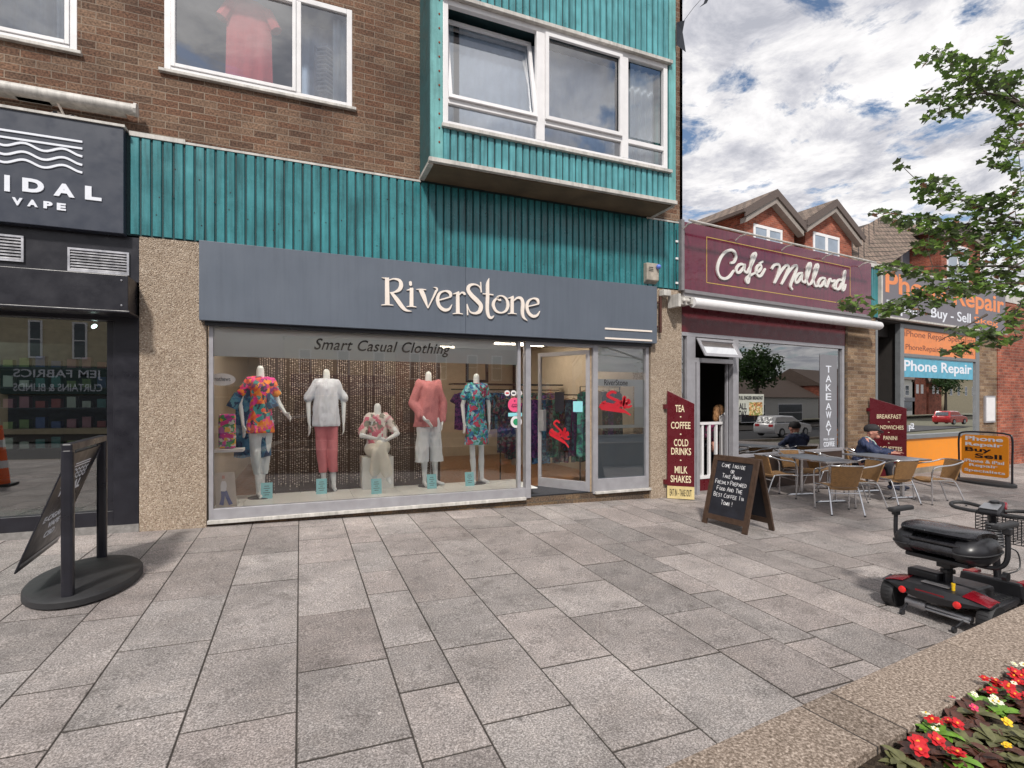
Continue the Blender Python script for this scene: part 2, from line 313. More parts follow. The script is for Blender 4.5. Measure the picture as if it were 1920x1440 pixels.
m_alug = mat('grey_aluminium_frame', (.36, .355, .38), .42, .3, var=.10, scale=7)
m_conc = mat('stained_concrete', (.24, .20, .155), .9, streak=.2, var=.3, scale=3, bump=.3, bs=30)
m_slate = mat('slate_sign_panel', (.104, .124, .158), .42, streak=.07, var=.05, scale=1.5)
m_cream = mat('cream_letter', (.80, .72, .65), .45, var=.04)
m_gold = mat('gold_line', (.62, .42, .12), .35, .4)
m_black = mat('black_paint', (.012, .012, .018), .35, var=.2)
m_blackr = mat('black_rubber', (.022, .022, .024), .6, var=.2, bump=.1, bs=40)
m_navy = mat('charcoal_sign_panel', (.035, .042, .062), .38, var=.06)
m_pale = mat('pale_lettering', (.72, .75, .82), .5, var=.03)
m_maroon = mat('gloss_maroon_panel', (.115, .012, .032), .16, streak=.25, var=.06, rv=.05, coat=.5)
m_maroon2 = mat('deep_maroon_board', (.10, .006, .012), .3, var=.08)
m_creamt = mat('cream_lettering', (.76, .66, .45), .5, var=.04)
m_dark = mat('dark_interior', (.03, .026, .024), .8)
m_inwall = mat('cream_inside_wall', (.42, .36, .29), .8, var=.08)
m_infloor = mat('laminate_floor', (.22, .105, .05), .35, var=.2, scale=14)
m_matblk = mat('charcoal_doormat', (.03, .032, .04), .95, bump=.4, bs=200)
m_plank = mat('white_display_board', (.78, .80, .78), .4, var=.07, scale=4)
m_glass = glass('shop_glass', .085); m_glassu = glass('upper_glass', .22, (.85, .92, 1.0)); m_glassc = glass('cafe_glass', .30, (.5, .5, .5))
m_glasst = glass('dark_shop_glass', .20, (.8, .85, .82)); m_glassd = glass('door_glass', .04)
m_frost = frosted('frosted_film', (.62, .65, .65), .75); m_frost2 = frosted('grey_frosted_film', (.30, .36, .40), .85)
m_skin = mat('ruddy_skin', (.50, .23, .17), .55, var=.12, scale=30)
m_mann = mat('white_mannequin', (.70, .74, .76), .3, var=.03)
m_orange = mat('orange_panel', (.80, .27, .015), .4, var=.05)
m_plate = mat('checker_plate', (.30, .29, .28), .45, .5, var=.2, scale=20, bump=.6, bs=60)
m_lampw = mat('lit_panel', (.8, .9, .85), .5, emit=(.75, 1, .93), es=4.5)
m_lampd = mat('display_fill_light', (.9, .9, .85), .5, emit=(1, .93, .82), es=26)  # emitter of the added fill light over the mannequins
m_lampy = mat('lit_tube', (.9, .85, .7), .5, emit=(1, .86, .66), es=24)
m_red = mat('red_paint', (.55, .02, .03), .3)
m_tile = mat('roof_tile_plain', (.14, .10, .08), .85, var=.25)
# roof tiles: real courses as bump
def tilemat():
    m = bpy.data.materials.new('brown_roof_tile'); m.use_nodes = True; t = m.node_tree; b = t.nodes['Principled BSDF']; lk = t.links.new
    tcn = N('ShaderNodeTexCoord', t); mp = N('ShaderNodeMapping', t); lk(tcn.outputs['UV'], mp.inputs[0])
    br = N('ShaderNodeTexBrick', t); lk(mp.outputs[0], br.inputs['Vector']); br.inputs['Scale'].default_value = 1; br.inputs['Brick Width'].default_value = .38; br.inputs['Row Height'].default_value = .30
    br.inputs['Mortar Size'].default_value = .03; br.inputs['Mortar Smooth'].default_value = .6; br.inputs['Color1'].default_value = (.21, .155, .13, 1); br.inputs['Color2'].default_value = (.15, .115, .095, 1); br.inputs['Mortar'].default_value = (.035, .03, .028, 1)
    nz = N('ShaderNodeTexNoise', t); nz.inputs['Scale'].default_value = 3; nz.inputs['Detail'].default_value = 6; lk(tcn.outputs['Object'], nz.inputs['Vector'])
    g = ramp(t, nz.outputs[0], [(.3, (.75, .72, .7)), (.7, (1.3, 1.3, 1.2))]); lk(mixmul(t, br.outputs['Color'], g.outputs[0]), b.inputs['Base Color'])
    b.inputs['Roughness'].default_value = .85; bp = N('ShaderNodeBump', t); bp.invert = True; bp.inputs['Distance'].default_value = .05; bp.inputs['Strength'].default_value = .8
    lk(br.outputs['Fac'], bp.inputs['Height']); lk(bp.outputs[0], b.inputs['Normal']); return m
m_roof = tilemat()
# ------------------------------------------------------------------ ground
def ground_sheet(name, x0, x1, y0, y1, dz, m, n=24, **k):
    mb = MB(); xs = [x0 + (x1 - x0) * i / n for i in range(n + 1)]; ys = [y0 + (y1 - y0) * i / n for i in range(n + 1)]
    ys = sorted(set(ys + [y for y in (9, -6) if y0 < y < y1]))
    vs = [(x, y, GZ(max(-40, min(40, x)), y) + dz) for y in ys for x in xs]; w = len(xs)
    mb.add(vs, [(j * w + i, j * w + i + 1, (j + 1) * w + i + 1, (j + 1) * w + i) for j in range(len(ys) - 1) for i in range(n)])
    return struct(name, mb, m)
m_soilg = speckle('earth_ground', [(.3, (.10, .10, .07)), (.7, (.16, .15, .11))], 3, .95)
m_asph = speckle('asphalt', [(.35, (.035, .035, .037)), (.65, (.075, .075, .078))], 120, .9, .4)
m_joint = speckle('sand_joint', [(.35, (.03, .027, .024)), (.65, (.07, .06, .055))], 90, .95, .3)
m_slab = speckle('granite_slab', [(.34, (.095, .087, .082)), (.45, (.232, .213, .202)), (.54, (.345, .318, .303)), (.66, (.62, .58, .555))], 98, .72, .35, .003, attr='tint', big=(.70, 1.16), spots=True)
m_cop = speckle('brown_granite_coping', [(.34, (.075, .056, .043)), (.45, (.175, .138, .110)), (.54, (.28, .228, .19)), (.66, (.52, .445, .385))], 92, .8, .4, .003, attr='tint')
ground_sheet('ground', -220, 260, -220, 220, -.16, m_soilg, 60)
ground_sheet('road', -60, 70, -14, -5, -.10, m_asph, 20)
ground_sheet('far_pavement', -60, 70, -20, -14, -.02, m_joint, 20)
def pavement():
    rnd = random.Random(3); base = MB(); X = [-9.0 + .48 * i for i in range(13)]
    xs = [-8.2, -7.6, -6.9, -6.35, -5.9, -5.25, -4.7, -4.05, -3.6, -3.0, -2.55, -2.03, -1.49, -1.11, -.565, -.017, .53, .888, 1.42, 1.96, 2.69, 3.215, 3.545, 4.07, 4.58, 4.95, 5.27]
    x = 5.27
    while x < 27: x += rnd.choice([.38, .48, .55, .6, .7]); xs.append(x)
    known = {-1.49: [3.73, 4.73, 5.75, 6.8], -1.11: [3.26, 4.115, 4.98, 6.3], -.565: [3.05, 3.89, 5.18, 6.07], -.017: [2.63, 3.46, 4.31, 5.6, 6.48], .53: [3.036, 3.6, 4.59, 5.16, 6.18, 6.76],
             .888: [2.6, 3.45, 4.29, 5.57, 6.43], 1.42: [2.185, 3.01, 3.845, 4.69, 5.98], 1.96: [2.79, 3.62, 4.26, 5.10, 6.38], 2.69: [3.42, 4.69, 5.97], 3.215: [2.38, 2.73, 3.7, 4.27, 5.26, 6.25],
             3.545: [3.41, 4.68], 4.07: [2.35, 2.58, 3.84], 4.58: [3.55, 4.81], -2.03: [4.04, 4.89, 5.9]}
    mb = MB(); cols = []; g = .0036
    for i in range(len(xs) - 1):
        a, b = xs[i], xs[i + 1]; kn = known.get(a)
        if kn:
            ys = list(kn); y = ys[0]
            while y > -5: y -= rnd.choice([.6, .85, .95, 1.1]); ys.insert(0, y)
            y = ys[-1]
        else: ys = [-5 - rnd.random()]; y = ys[-1]
        while y < (7.46 if b < 6.6 else 10.6): y += rnd.choice([.6, .85, .95, 1.15]); ys.append(y)
        for j in range(len(ys) - 1):
            y0, y1 = ys[j], ys[j + 1]
            if y1 < -5: continue
            y0 = max(y0, -5)
            dz = rnd.uniform(-.0012, .0012); tl = [rnd.uniform(-.0008, .0008) for _ in range(4)]
            h_ = .0052; p = [(a + g, y0 + h_), (b - g, y0 + h_), (b - g, y1 - h_), (a + g, y1 - h_)]
            e = .004; q = [(a + g + e, y0 + h_ + e), (b - g - e, y0 + h_ + e), (b - g - e, y1 - h_ - e), (a + g + e, y1 - h_ - e)]
            top = [(x_, y_, GZ(x_, y_) + dz + t_) for (x_, y_), t_ in zip(q, tl)]; rim = [(x_, y_, GZ(x_, y_) + dz - .003) for (x_, y_) in p]; low = [(x_, y_, GZ(x_, y_) - .02) for (x_, y_) in p]
            vs = low + rim + top
            mb.add(vs, [(8, 9, 10, 11)] + [(4 + k, 4 + (k + 1) % 4, 8 + (k + 1) % 4, 8 + k) for k in range(4)] + [(k, (k + 1) % 4, 4 + (k + 1) % 4, 4 + k) for k in range(4)])
            t = rnd.uniform(.76, 1.10); w_ = rnd.uniform(-.01, .04); t *= .95; cols += [(t * .30, t * .28, t * .26, 1)] * 8 + [(t * (1.0 + w_), t * .99, t * (1.0 - w_ * .3), 1)] * 4
    o = struct('pavement', mb, m_slab); ca = o.data.color_attributes.new('tint', 'FLOAT_COLOR', 'POINT')
    for i, c in enumerate(cols): ca.data[i].color = c
    ground_sheet('pavement_bed', -9.5, 27, -5, 11, -.0045, m_joint, 20)
    kb = MB(); kb.add([(x_, y_, GZ(x_, -5) + z_) for x_, y_, z_ in ((-40, -5, -.2), (40, -5, -.2), (40, -5, .0), (-40, -5, .0), (-40, -5.15, -.2), (40, -5.15, -.2), (40, -5.15, 0), (-40, -5.15, 0))], [(0, 1, 2, 3), (4, 5, 6, 7), (2, 3, 7, 6), (0, 3, 7, 4), (1, 2, 6, 5)])
    struct('road_kerb', kb, m_conc)
pavement()
# ------------------------------------------------------------------ building one (clothes shop + flats)
def wall_holes(mb, a0, a1, z0, z1, holes, d=0, thick=.12, mi=None):
    """facade sheet at outward depth d with rectangular openings and reveals going inwards"""
    A = sorted({a0, a1, *[h[0] for h in holes], *[h[1] for h in holes]}); Z = sorted({z0, z1, *[h[2] for h in holes], *[h[3] for h in holes]})
    for i in range(len(A) - 1):
        for j in range(len(Z) - 1):
            am, zm = (A[i] + A[i + 1]) / 2, (Z[j] + Z[j + 1]) / 2
            if not (a0 < am < a1 and z0 < zm < z1) or any(h[0] < am < h[1] and h[2] < zm < h[3] for h in holes): continue
            mb.add([(A[i], -d, Z[j]), (A[i + 1], -d, Z[j]), (A[i + 1], -d, Z[j + 1]), (A[i], -d, Z[j + 1])], [(0, 1, 2, 3)], mi)
    for h in holes:
        a, b, c, e = h; y0, y1 = -d, -d + thick
        mb.add([(a, y0, c), (b, y0, c), (b, y1, c), (a, y1, c)], [(0, 1, 2, 3)], mi); mb.add([(a, y0, e), (b, y0, e), (b, y1, e), (a, y1, e)], [(0, 1, 2, 3)], mi)
        mb.add([(a, y0, c), (a, y0, e), (a, y1, e), (a, y1, c)], [(0, 1, 2, 3)], mi); mb.add([(b, y0, c), (b, y0, e), (b, y1, e), (b, y1, c)], [(0, 1, 2, 3)], mi)
B1 = thing('shop_building', 'brown brick building with teal ribbed cladding and projecting turquoise bay above the clothes shop', 'building', F1, (0, 0, 0))
W0 = (-4.45, -2.38, 5.60, 6.95); W1 = (-1.53, .66, 5.60, 6.95)
mb = MB(); wall_holes(mb, -9, 1.60, 4.78, 9.6, [W0, W1])
mb.box(6.30, 6.24, 0, 12, 3.4, 9.6); mb.quad((5.63, 0, 9.6), (6.30, 0, 9.6), (6.30, 0, 4.78), (5.63, 0, 4.78))
mb.box(-9, 6.3, .3, 12, 9.5, 9.6); mb.box(-9.1, -9, 0, 12, -.3, 9.6); mb.box(-9, 6.3, 11.9, 12, -.3, 9.6)
mb.build('brick_wall', m_brick, B1)
mb = MB(); mb.box(-9, 6.2, .14, 11.9, 4.3, 4.42); mb.box(-9, 6.2, .14, 11.9, 3.2, 3.32); mb.build('floor_slab', m_conc, B1)
def inner_room(a0, a1, z0, z1, y0, y1, m, name='room'):
    r = MB(); r.quad((a0, y1, z0), (a1, y1, z0), (a1, y1, z1), (a0, y1, z1)); r.quad((a0, y0, z0), (a0, y1, z0), (a0, y1, z1), (a0, y0, z1)); r.quad((a1, y0, z0), (a1, y1, z0), (a1, y1, z1), (a1, y0, z1))
    r.quad((a0, y0, z0), (a1, y0, z0), (a1, y1, z0), (a0, y1, z0)); r.quad((a0, y0, z1), (a1, y0, z1), (a1, y1, z1), (a0, y1, z1)); return r.build(name, m, B1)
m_flat = mat('sky_tinted_wall', (.42, .50, .62), .8, var=.05); m_net = mat('net_curtain', (.75, .8, .82), .85, var=.06)  # room walls coloured pale blue to imitate sky reflected in the panes
inner_room(-5, 1.2, 4.5, 8.5, .15, 3.2, m_flat, 'upper_room_lining'); inner_room(1.5, 5.9, 4.85, 8.4, .15, 3.2, m_flat, 'bay_room_lining')
# ribbed cladding band
def ribs(mb, a0, a1, z0, z1, d, pitch=.1115, jig=0, gap=.016, prof=.018):
    n = max(1, round((a1 - a0) / pitch)); p = (a1 - a0) / n
    for i in range(n):
        x0 = a0 + i * p + gap / 2; x1 = a0 + (i + 1) * p - gap / 2; dd = random.uniform(-.0015, .0015)
        e = .009
        mb.add([(x0, -d, z0), (x1, -d, z0), (x1 - e, -d - prof - dd, z0), (x0 + e, -d - prof - dd, z0), (x0, -d, z1), (x1, -d, z1), (x1 - e, -d - prof - dd, z1), (x0 + e, -d - prof - dd, z1)],
               [(0, 3, 2, 1), (4, 5, 6, 7), (0, 1, 5, 4), (1, 2, 6, 5), (2, 3, 7, 6), (3, 0, 4, 7)])
mb = MB(); ribs(mb, -1.872, 6.19, 3.565, 4.72, .03); cl = mb.build('ribbed_cladding', m_green, B1)
mb = MB(); mb.fb(-1.9, 6.2, 3.55, 4.755, -.1, .03); mb.build('cladding_backing', m_groove, cl)
mb = MB(); mb.fb(-1.87, -1.3, 4.722, 4.775, .0, .06); mb.fb(-1.3, 1.60, 4.722, 4.75, 0, .055); mb.build('flashing', m_dirtyw, cl)
mb = MB(); mb.fb(5.5, 6.22, 4.722, 4.75, 0, .055); mb.build('flashing', m_dirtyw, cl)
for i in range(34): x = random.uniform(-1.6, 6.0); mb = MB(); mb.cyl((x, -.045, z := random.uniform(3.7, 4.5)), (x, -.053, z), .007, 6); mb.build('fixing', m_black, cl)
# stone piers
for (a, b, lab) in ((-1.777, -1.077, None), (5.60, 6.26, None)):
    mb = MB(); z0 = GZ((a + b) / 2, 7.4) - .1; mb.fb(a, b, z0, 3.55, -.5, .03); mb.build('pebbledash_pier', m_pebble, B1, bevel=.008)
mb = MB(); mb.fb(-1.08, 5.6, -.35, .085, -.45, -.02); mb.build('brick_plinth', m_step, B1)
mb = MB(); mb.fb(-1.08, 5.6, 2.62, 3.55, -.12, -.02); mb.build('lintel', m_conc, B1)
# wall windows
def pane_window(parent, a0, a1, z0, z1, d, splits, sash=None, fw=.07, name='window', glassm=None, sill=True, fm=None, tilt=None):
    fm = fm or m_white; mb = MB(); mb.fb(a0, a0 + fw, z0, z1, d - .07, d); mb.fb(a1 - fw, a1, z0, z1, d - .07, d); mb.fb(a0 + fw, a1 - fw, z0, z0 + fw, d - .07, d - .002); mb.fb(a0 + fw, a1 - fw, z1 - fw, z1, d - .07, d - .002)
    for s_ in splits: mb.fb(s_ - fw * .45, s_ + fw * .45, z0 + fw, z1 - fw, d - .07, d - .003)
    w = mb.build(name, fm, parent, bevel=.006); pts = [a0 + fw] + list(splits) + [a1 - fw]
    for i in range(len(pts) - 1):
        p, q = pts[i] + (fw * .45 if i else 0), pts[i + 1] - (fw * .45 if i < len(pts) - 2 else 0)
        if sash and sash[i]:
            g = .045; sb = MB(); e = d + .012
            sb.fb(p, p + g, z0 + fw, z1 - fw, e - .06, e); sb.fb(q - g, q, z0 + fw, z1 - fw, e - .06, e); sb.fb(p + g, q - g, z0 + fw, z0 + fw + g, e - .06, e - .001); sb.fb(p + g, q - g, z1 - fw - g, z1 - fw, e - .06, e - .001)
            sb.build('sash', fm, w, bevel=.005)
        gb = MB(); gb.quad((p, -d + .035, z0 + fw), (q, -d + .035, z0 + fw), (q, -d + .035, z1 - fw), (p, -d + .035, z1 - fw)); gb.build('pane', glassm or m_glassu, w)
    if sill:
        sb = MB(); sb.fb(a0 - .05, a1 + .05, z0 - .035, z0 + .004, d - .05, d + .055); sb.build('sill', m_dirtyw, w, bevel=.006)
    return w
w0 = pane_window(B1, *W0, .0, [-3.4], [1, 1]); w1 = pane_window(B1, *W1, .0, [-.02], [1, 0])
def drape(parent, a0, a1, z0, z1, y, m, name='curtain', n=None, amp=.02, taper=0):
    n = n or int((a1 - a0) / .02) + 4; mb = MB(); vs = []
    for r_ in range(5):
        t = r_ / 4; z = z1 + (z0 - z1) * t
        for i in range(n + 1): s_ = i / n; x = a0 + (a1 - a0) * s_ + taper * t * (s_ - .5); vs.append((x, y + amp * math.sin(s_ * n * .9 + t), z))
    mb.add(vs, [(r_ * (n + 1) + i, r_ * (n + 1) + i + 1, (r_ + 1) * (n + 1) + i + 1, (r_ + 1) * (n + 1) + i) for r_ in range(4) for i in range(n)])
    return mb.build(name, m, parent, smooth=True)
drape(w0, -2.62, -2.44, 5.62, 6.9, .14, m_net); drape(w0, -4.4, -2.62, 5.62, 6.9, .5, mat('grey_blind', (.45, .5, .56), .85, var=.08))
drape(w1, .42, .62, 5.64, 6.9, .2, m_net); drape(w1, .02, .62, 5.64, 6.9, .45, mat('pale_voile', (.55, .62, .70), .9, var=.1), amp=.008)
# garments in the flat window
def garment(mb, c, w, h, flare=1.2, sleeves=True, amp=.02, seed=0, th=.05, strap=False, axis='x'):
    """hanging garment facing -y centred at c(top centre)"""
    rnd = random.Random(seed); k = 14; vs = []; rows = [0, .04, .12, .3, .6, 1]
    for side in (-1, 1):
        for t in rows:
            ww = w * (.28 if t == 0 else .48 if t == .04 else .5) * (1 + (flare - 1) * max(0, t - .12))
            for i in range(k + 1):
                s_ = i / k * 2 - 1; x = s_ * ww; y = side * th * (math.sqrt(max(0, 1 - s_ * s_)) * .9 + .02) + amp * math.sin(s_ * 11 + seed + t * 2) * t
                vs.append((c[0] + x, c[1] + y, c[2] - t * h + (.01 * math.sin(s_ * 6 + seed) if t == 1 else 0)))
    m_ = len(rows); fs = []
    for q in range(2):
        o = q * m_ * (k + 1); fs += [(o + r_ * (k + 1) + i, o + r_ * (k + 1) + i + 1, o + (r_ + 1) * (k + 1) + i + 1, o + (r_ + 1) * (k + 1) + i) for r_ in range(m_ - 1) for i in range(k)]
    if axis == 'y': vs = [(c[0] + (v[1] - c[1]), c[1] + (v[0] - c[0]), v[2]) for v in vs]
    mb.add(vs, fs)
    if sleeves:
        for sg in (-1, 1):
            a = Vector((sg * w * .40, 0, -.07 * h)); b = Vector((sg * w * .62, -.01, -.27 * h))
            if axis == 'y': a = Vector((a.y, a.x, a.z)); b = Vector((b.y, b.x, b.z))
            mb.tube([Vector(c) + a, Vector(c) + (a + b) / 2, Vector(c) + b], [.07, .075, .08], 8)
m_coral = mat('coral_fabric', (.52, .085, .075), .8, var=.1)
t = thing('hanging_shirt', 'coral red long shirt hanging behind the upstairs window', 'shirt', F1, (-.55, .45, 6.7)); mb = MB(); garment(mb, (-.62, .22, 6.85), .52, 1.15, 1.1, seed=3); mb.build('fabric', m_coral, t, smooth=True)
m_stripe = mat('grey_white_fabric', (.5, .53, .58), .8, var=.3, scale=60)
t = thing('hanging_stripy_shirt', 'striped grey and white tops hanging behind the narrow right pane upstairs', 'tops', F1, (.3, .3, 6.5))
mb = MB()
for i in range(11): mb.tube([(.22, .25, 6.48 - i * .06), (.33, .22, 6.50 - i * .06), (.44, .25, 6.46 - i * .06)], .013, 6)
mb.build('stripe', m_white, t, smooth=True); mb = MB(); garment(mb, (.33, .32, 6.58), .3, .75, 1, False); mb.build('fabric', m_stripe, t, smooth=True)
# brick-mounted pieces
t = thing('awning_roller', 'white tubular awning roller on the brick wall above the vape shop sign', 'awning', F1, (-4, 0, 4.9))
a, b = L1(0, 172, .14), L1(252, 222, .14); mb = MB(); mb.cyl((a[0] - 3, -.14, 4.99), (b[0], -.14, 4.99), .062, 14); mb.build('roller', m_dirtyw, t, smooth=True)
mb = MB(); mb.cyl((b[0], -.14, 4.99), (b[0] + .03, -.14, 4.99), .075, 10); mb.fb(-2.9, -2.6, 4.93, 4.96, .0, .1); mb.fb(-6, b[0] - .1, 4.93, 4.955, .02, .13); mb.build('end_cap', m_dirtyw, t)
t = thing('wall_bracket', 'small cream two lobed bracket on the brick wall beneath the awning roller', 'bracket', F1, (-2.6, 0, 4.85))
p = L1(122, 217, .02); mb = MB(); mb.ball((p[0] - .07, -.02, p[1]), .05, 10, 1.3, .5, .7); mb.ball((p[0] + .07, -.02, p[1] - .01), .05, 10, 1.3, .5, .7); mb.tube([(p[0], -.03, p[1] - .02), (p[0] - .04, -.1, p[1] + .1)], .014, 6); mb.build('plate', m_cream, t, smooth=True)
mb = MB(); mb.cyl((p[0] - .08, -.046, p[1]), (p[0] - .08, -.055, p[1]), .022, 8); mb.cyl((p[0] + .08, -.046, p[1] - .01), (p[0] + .08, -.055, p[1] - .01), .022, 8); mb.build('hole', m_black, t)
# bay window
bd = D - 6.81; BL, BR, BZ = 1.60, 5.63, 4.80
bay = MB(); bay.fb(BL, BL + .17, BZ, 9.5, 0, bd); bay.fb(BR - .13, BR, BZ, 9.5, 0, bd); bay.fb(BL, BR, 9.5, 9.6, 0, bd)
bay = bay.build('bay_window', mat('faded_teal_side_panel', (.13, .34, .34), .5, streak=.4, var=.25, scale=2.5), B1)
mb = MB(); ribs(mb, BL + .17, BR - .13, BZ + .035, 5.29, bd - .02, .107); mb.build('ribbed_panel', m_turq, bay)
mb = MB(); ribs(mb, BL + .17, BR - .13, 7.03, 9.5, bd - .02, .107); mb.build('ribbed_panel', m_turq, bay)
mb = MB(); mb.fb(BL + .17, BR - .13, BZ, 5.30, 0, bd - .021); mb.fb(BL + .17, BR - .13, 7.02, 9.5, 0, bd - .021); mb.build('panel_backing', m_groove, bay)
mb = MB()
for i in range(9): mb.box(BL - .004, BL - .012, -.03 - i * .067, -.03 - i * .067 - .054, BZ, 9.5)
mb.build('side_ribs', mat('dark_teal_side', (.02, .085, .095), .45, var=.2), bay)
mb = MB(); mb.fb(BL + .05, BR - .05, BZ - .04, BZ - .003, 0, bd - .05); mb.build('concrete_soffit', mat('dark_brown_soffit', (.12, .088, .055), .9, var=.35, scale=2.5), bay)  # underside in a darker brown than the other concrete
mb = MB(); mb.fb(BL - .02, BR + .02, BZ - .025, BZ + .03, bd - .05, bd + .02); mb.box(BL - .02, BL + .05, 0, -bd + .05, BZ - .045, BZ - .001); mb.box(BR - .05, BR + .02, 0, -bd + .05, BZ - .045, BZ - .001)
mb.fb(BL + .15, BR - .1, 5.255, 5.30, bd - .03, bd + .05); mb.fb(BL + .15, BR - .1, 7.0, 7.05, bd - .03, bd + .06); mb.build('soffit_trim', m_dirtyw, bay)
for i in range(24): z = BZ + .25 + i * .19; mb = MB(); mb.cyl((BL + .12, -bd, z), (BL + .12, -bd - .008, z), .013, 6); mb.build('rusty_screw', mat('rust', (.22, .05, .02), .9), bay)
spl = [3.22, 4.66]; a0, a1, z0, z1 = 1.77, 5.47, 5.30, 7.0; fw = .075; mb = MB(); e = bd + .0
mb.fb(a0, a0 + fw, z0, z1, e - .08, e); mb.fb(a1 - fw, a1, z0, z1, e - .08, e); mb.fb(a0 + fw, a1 - fw, z0, z0 + fw * .8, e - .08, e - .002); mb.fb(a0 + fw, a1 - fw, z1 - fw, z1, e - .08, e - .002)
for s_ in spl: mb.fb(s_ - .065, s_ + .065, z0 + .06, z1 - fw, e - .08, e - .003)
seg = [(a0 + fw, spl[0] - .065), (spl[0] + .065, spl[1] - .065), (spl[1] + .065, a1 - fw)]
for p, q in seg: mb.fb(p, q, 5.60, 5.67, e - .08, e - .004)
wf = mb.build('window_frame', m_white, bay, bevel=.006)
for i, (p, q) in enumerate(seg):
    gb = MB(); gb.quad((p, -e + .045, z0 + .06), (q, -e + .045, z0 + .06), (q, -e + .045, 5.60), (p, -e + .045, 5.60)); gb.build('lower_pane', m_glassu, bay)
    gb = MB(); sb = MB(); tl = .22 if i == 0 else 0; zb, zt = 5.67, z1 - fw; g = .05; yo = -e - .0
    def tp(a, z, off=0): f = (z - zb) / (zt - zb); return (a, yo + .04 + (f) * tl * 1.1 - off - .03, z - (f * .04 if tl else 0))
    gb.quad(tp(p + g, zb + g, -.02), tp(q - g, zb + g, -.02), tp(q - g, zt - g, -.02), tp(p + g, zt - g, -.02)); gb.build('upper_pane', m_glassu, bay)
    if i < 2:
        def bar(A, Bq, C, Dq): sb.hexa([tp(*A), tp(*Bq), tp(*Bq, .045), tp(*A, .045), tp(*Dq), tp(*C), tp(*C, .045), tp(*Dq, .045)])
        bar((p, zb), (q, zb), (q, zb + g), (p, zb + g)); bar((p, zt - g), (q, zt - g), (q, zt), (p, zt)); bar((p, zb + g), (p + g, zb + g), (p + g, zt - g), (p, zt - g)); bar((q - g, zb + g), (q, zb + g), (q, zt - g), (q - g, zt - g))
        sb.build('sash', m_white, bay)
drape(bay, 1.86, 2.02, 5.35, 6.95, -e + .38, m_net); drape(bay, 4.75, 5.4, 5.35, 6.95, -e + .25, m_net); drape(bay, 2.1, 4.7, 5.35, 6.95, -e + .35, mat('pale_blind', (.72, .76, .82), .9, var=.06), amp=.006)
# bunting
t = thing('bunting_flag', 'dark swallow tailed bunting flag at the corner of the turquoise bay', 'bunting', F0, tuple(PY(1270, 60, 6.75)))
mb = MB(); o0 = PY(1270, 60, 6.75)
def q3(u, v, dy=0): return PY(u, v, 6.75 + dy) - o0
pts = [q3(1268, 42), q3(1284, 38, .02), q3(1280, 60, .05), q3(1286, 98, .03), q3(1268, 84)]
mb.add(pts, [(0, 1, 2), (0, 2, 4), (2, 3, 4)]); mb.build('pennant', mat('navy_cloth', (.02, .025, .035), .8), t)
mb = MB(); mb.tube([q3(1283, 38, .02), q3(1300, 15), q3(1340, -30)], .004, 5); mb.build('cord', m_black, t)
mb = MB(); mb.add([q3(1311, 14), q3(1325, 6), q3(1330, -4), q3(1322, -2), q3(1318, 10)], [(0, 1, 2, 3, 4)]); mb.build('pennant', MATS['navy_cloth'], t)
# ------------------------------------------------------------------ clothes shop sign
SD = .15
S1 = thing('shop_sign', 'wide slate grey fascia sign with cream clothes shop name', 'sign', F1, (2.2, 0, 2.6))
sl_, sr_ = L1(373, 450, SD), L1(1232, 537, SD); sb_ = L1(1232, 643, SD); zt, zb = 3.545, 2.575
mb = MB(); mb.fb(sl_[0], sr_[0], zb, zt, 0, SD); mb.build('panel', m_slate, S1, bevel=.004)
xs_ = L1(873, 560, SD)[0]; mb = MB(); mb.fb(xs_ - .003, xs_ + .003, zb + .005, zt - .005, SD - .01, SD + .002); mb.build('panel_joint', m_navy, S1)
mb = MB(); mb.fb(sl_[0] + .05, sr_[0] - .05, zb - .05, zb - .001, -.02, .07); mb.build('underside_shade', m_black, S1)  # black strip stands in for the shade under the projecting sign
mb = MB()
for v_ in (616, 634): a = L1(1134, v_, SD); b = L1(1222, v_ + 3, SD); zc = (a[1]); mb.fb(a[0], b[0], zc - .014, zc + .014, SD, SD + .012)
mb.build('trim_bar', m_cream, S1)
mb = MB(); pl = fplane(SD)
def T(p): return L1(680 + p[0] / 5.333, 500 + p[1] / 5.333, SD)
kk = (L1(800, 560, SD)[0] - L1(780, 560, SD)[0]) / 20 / 5.333
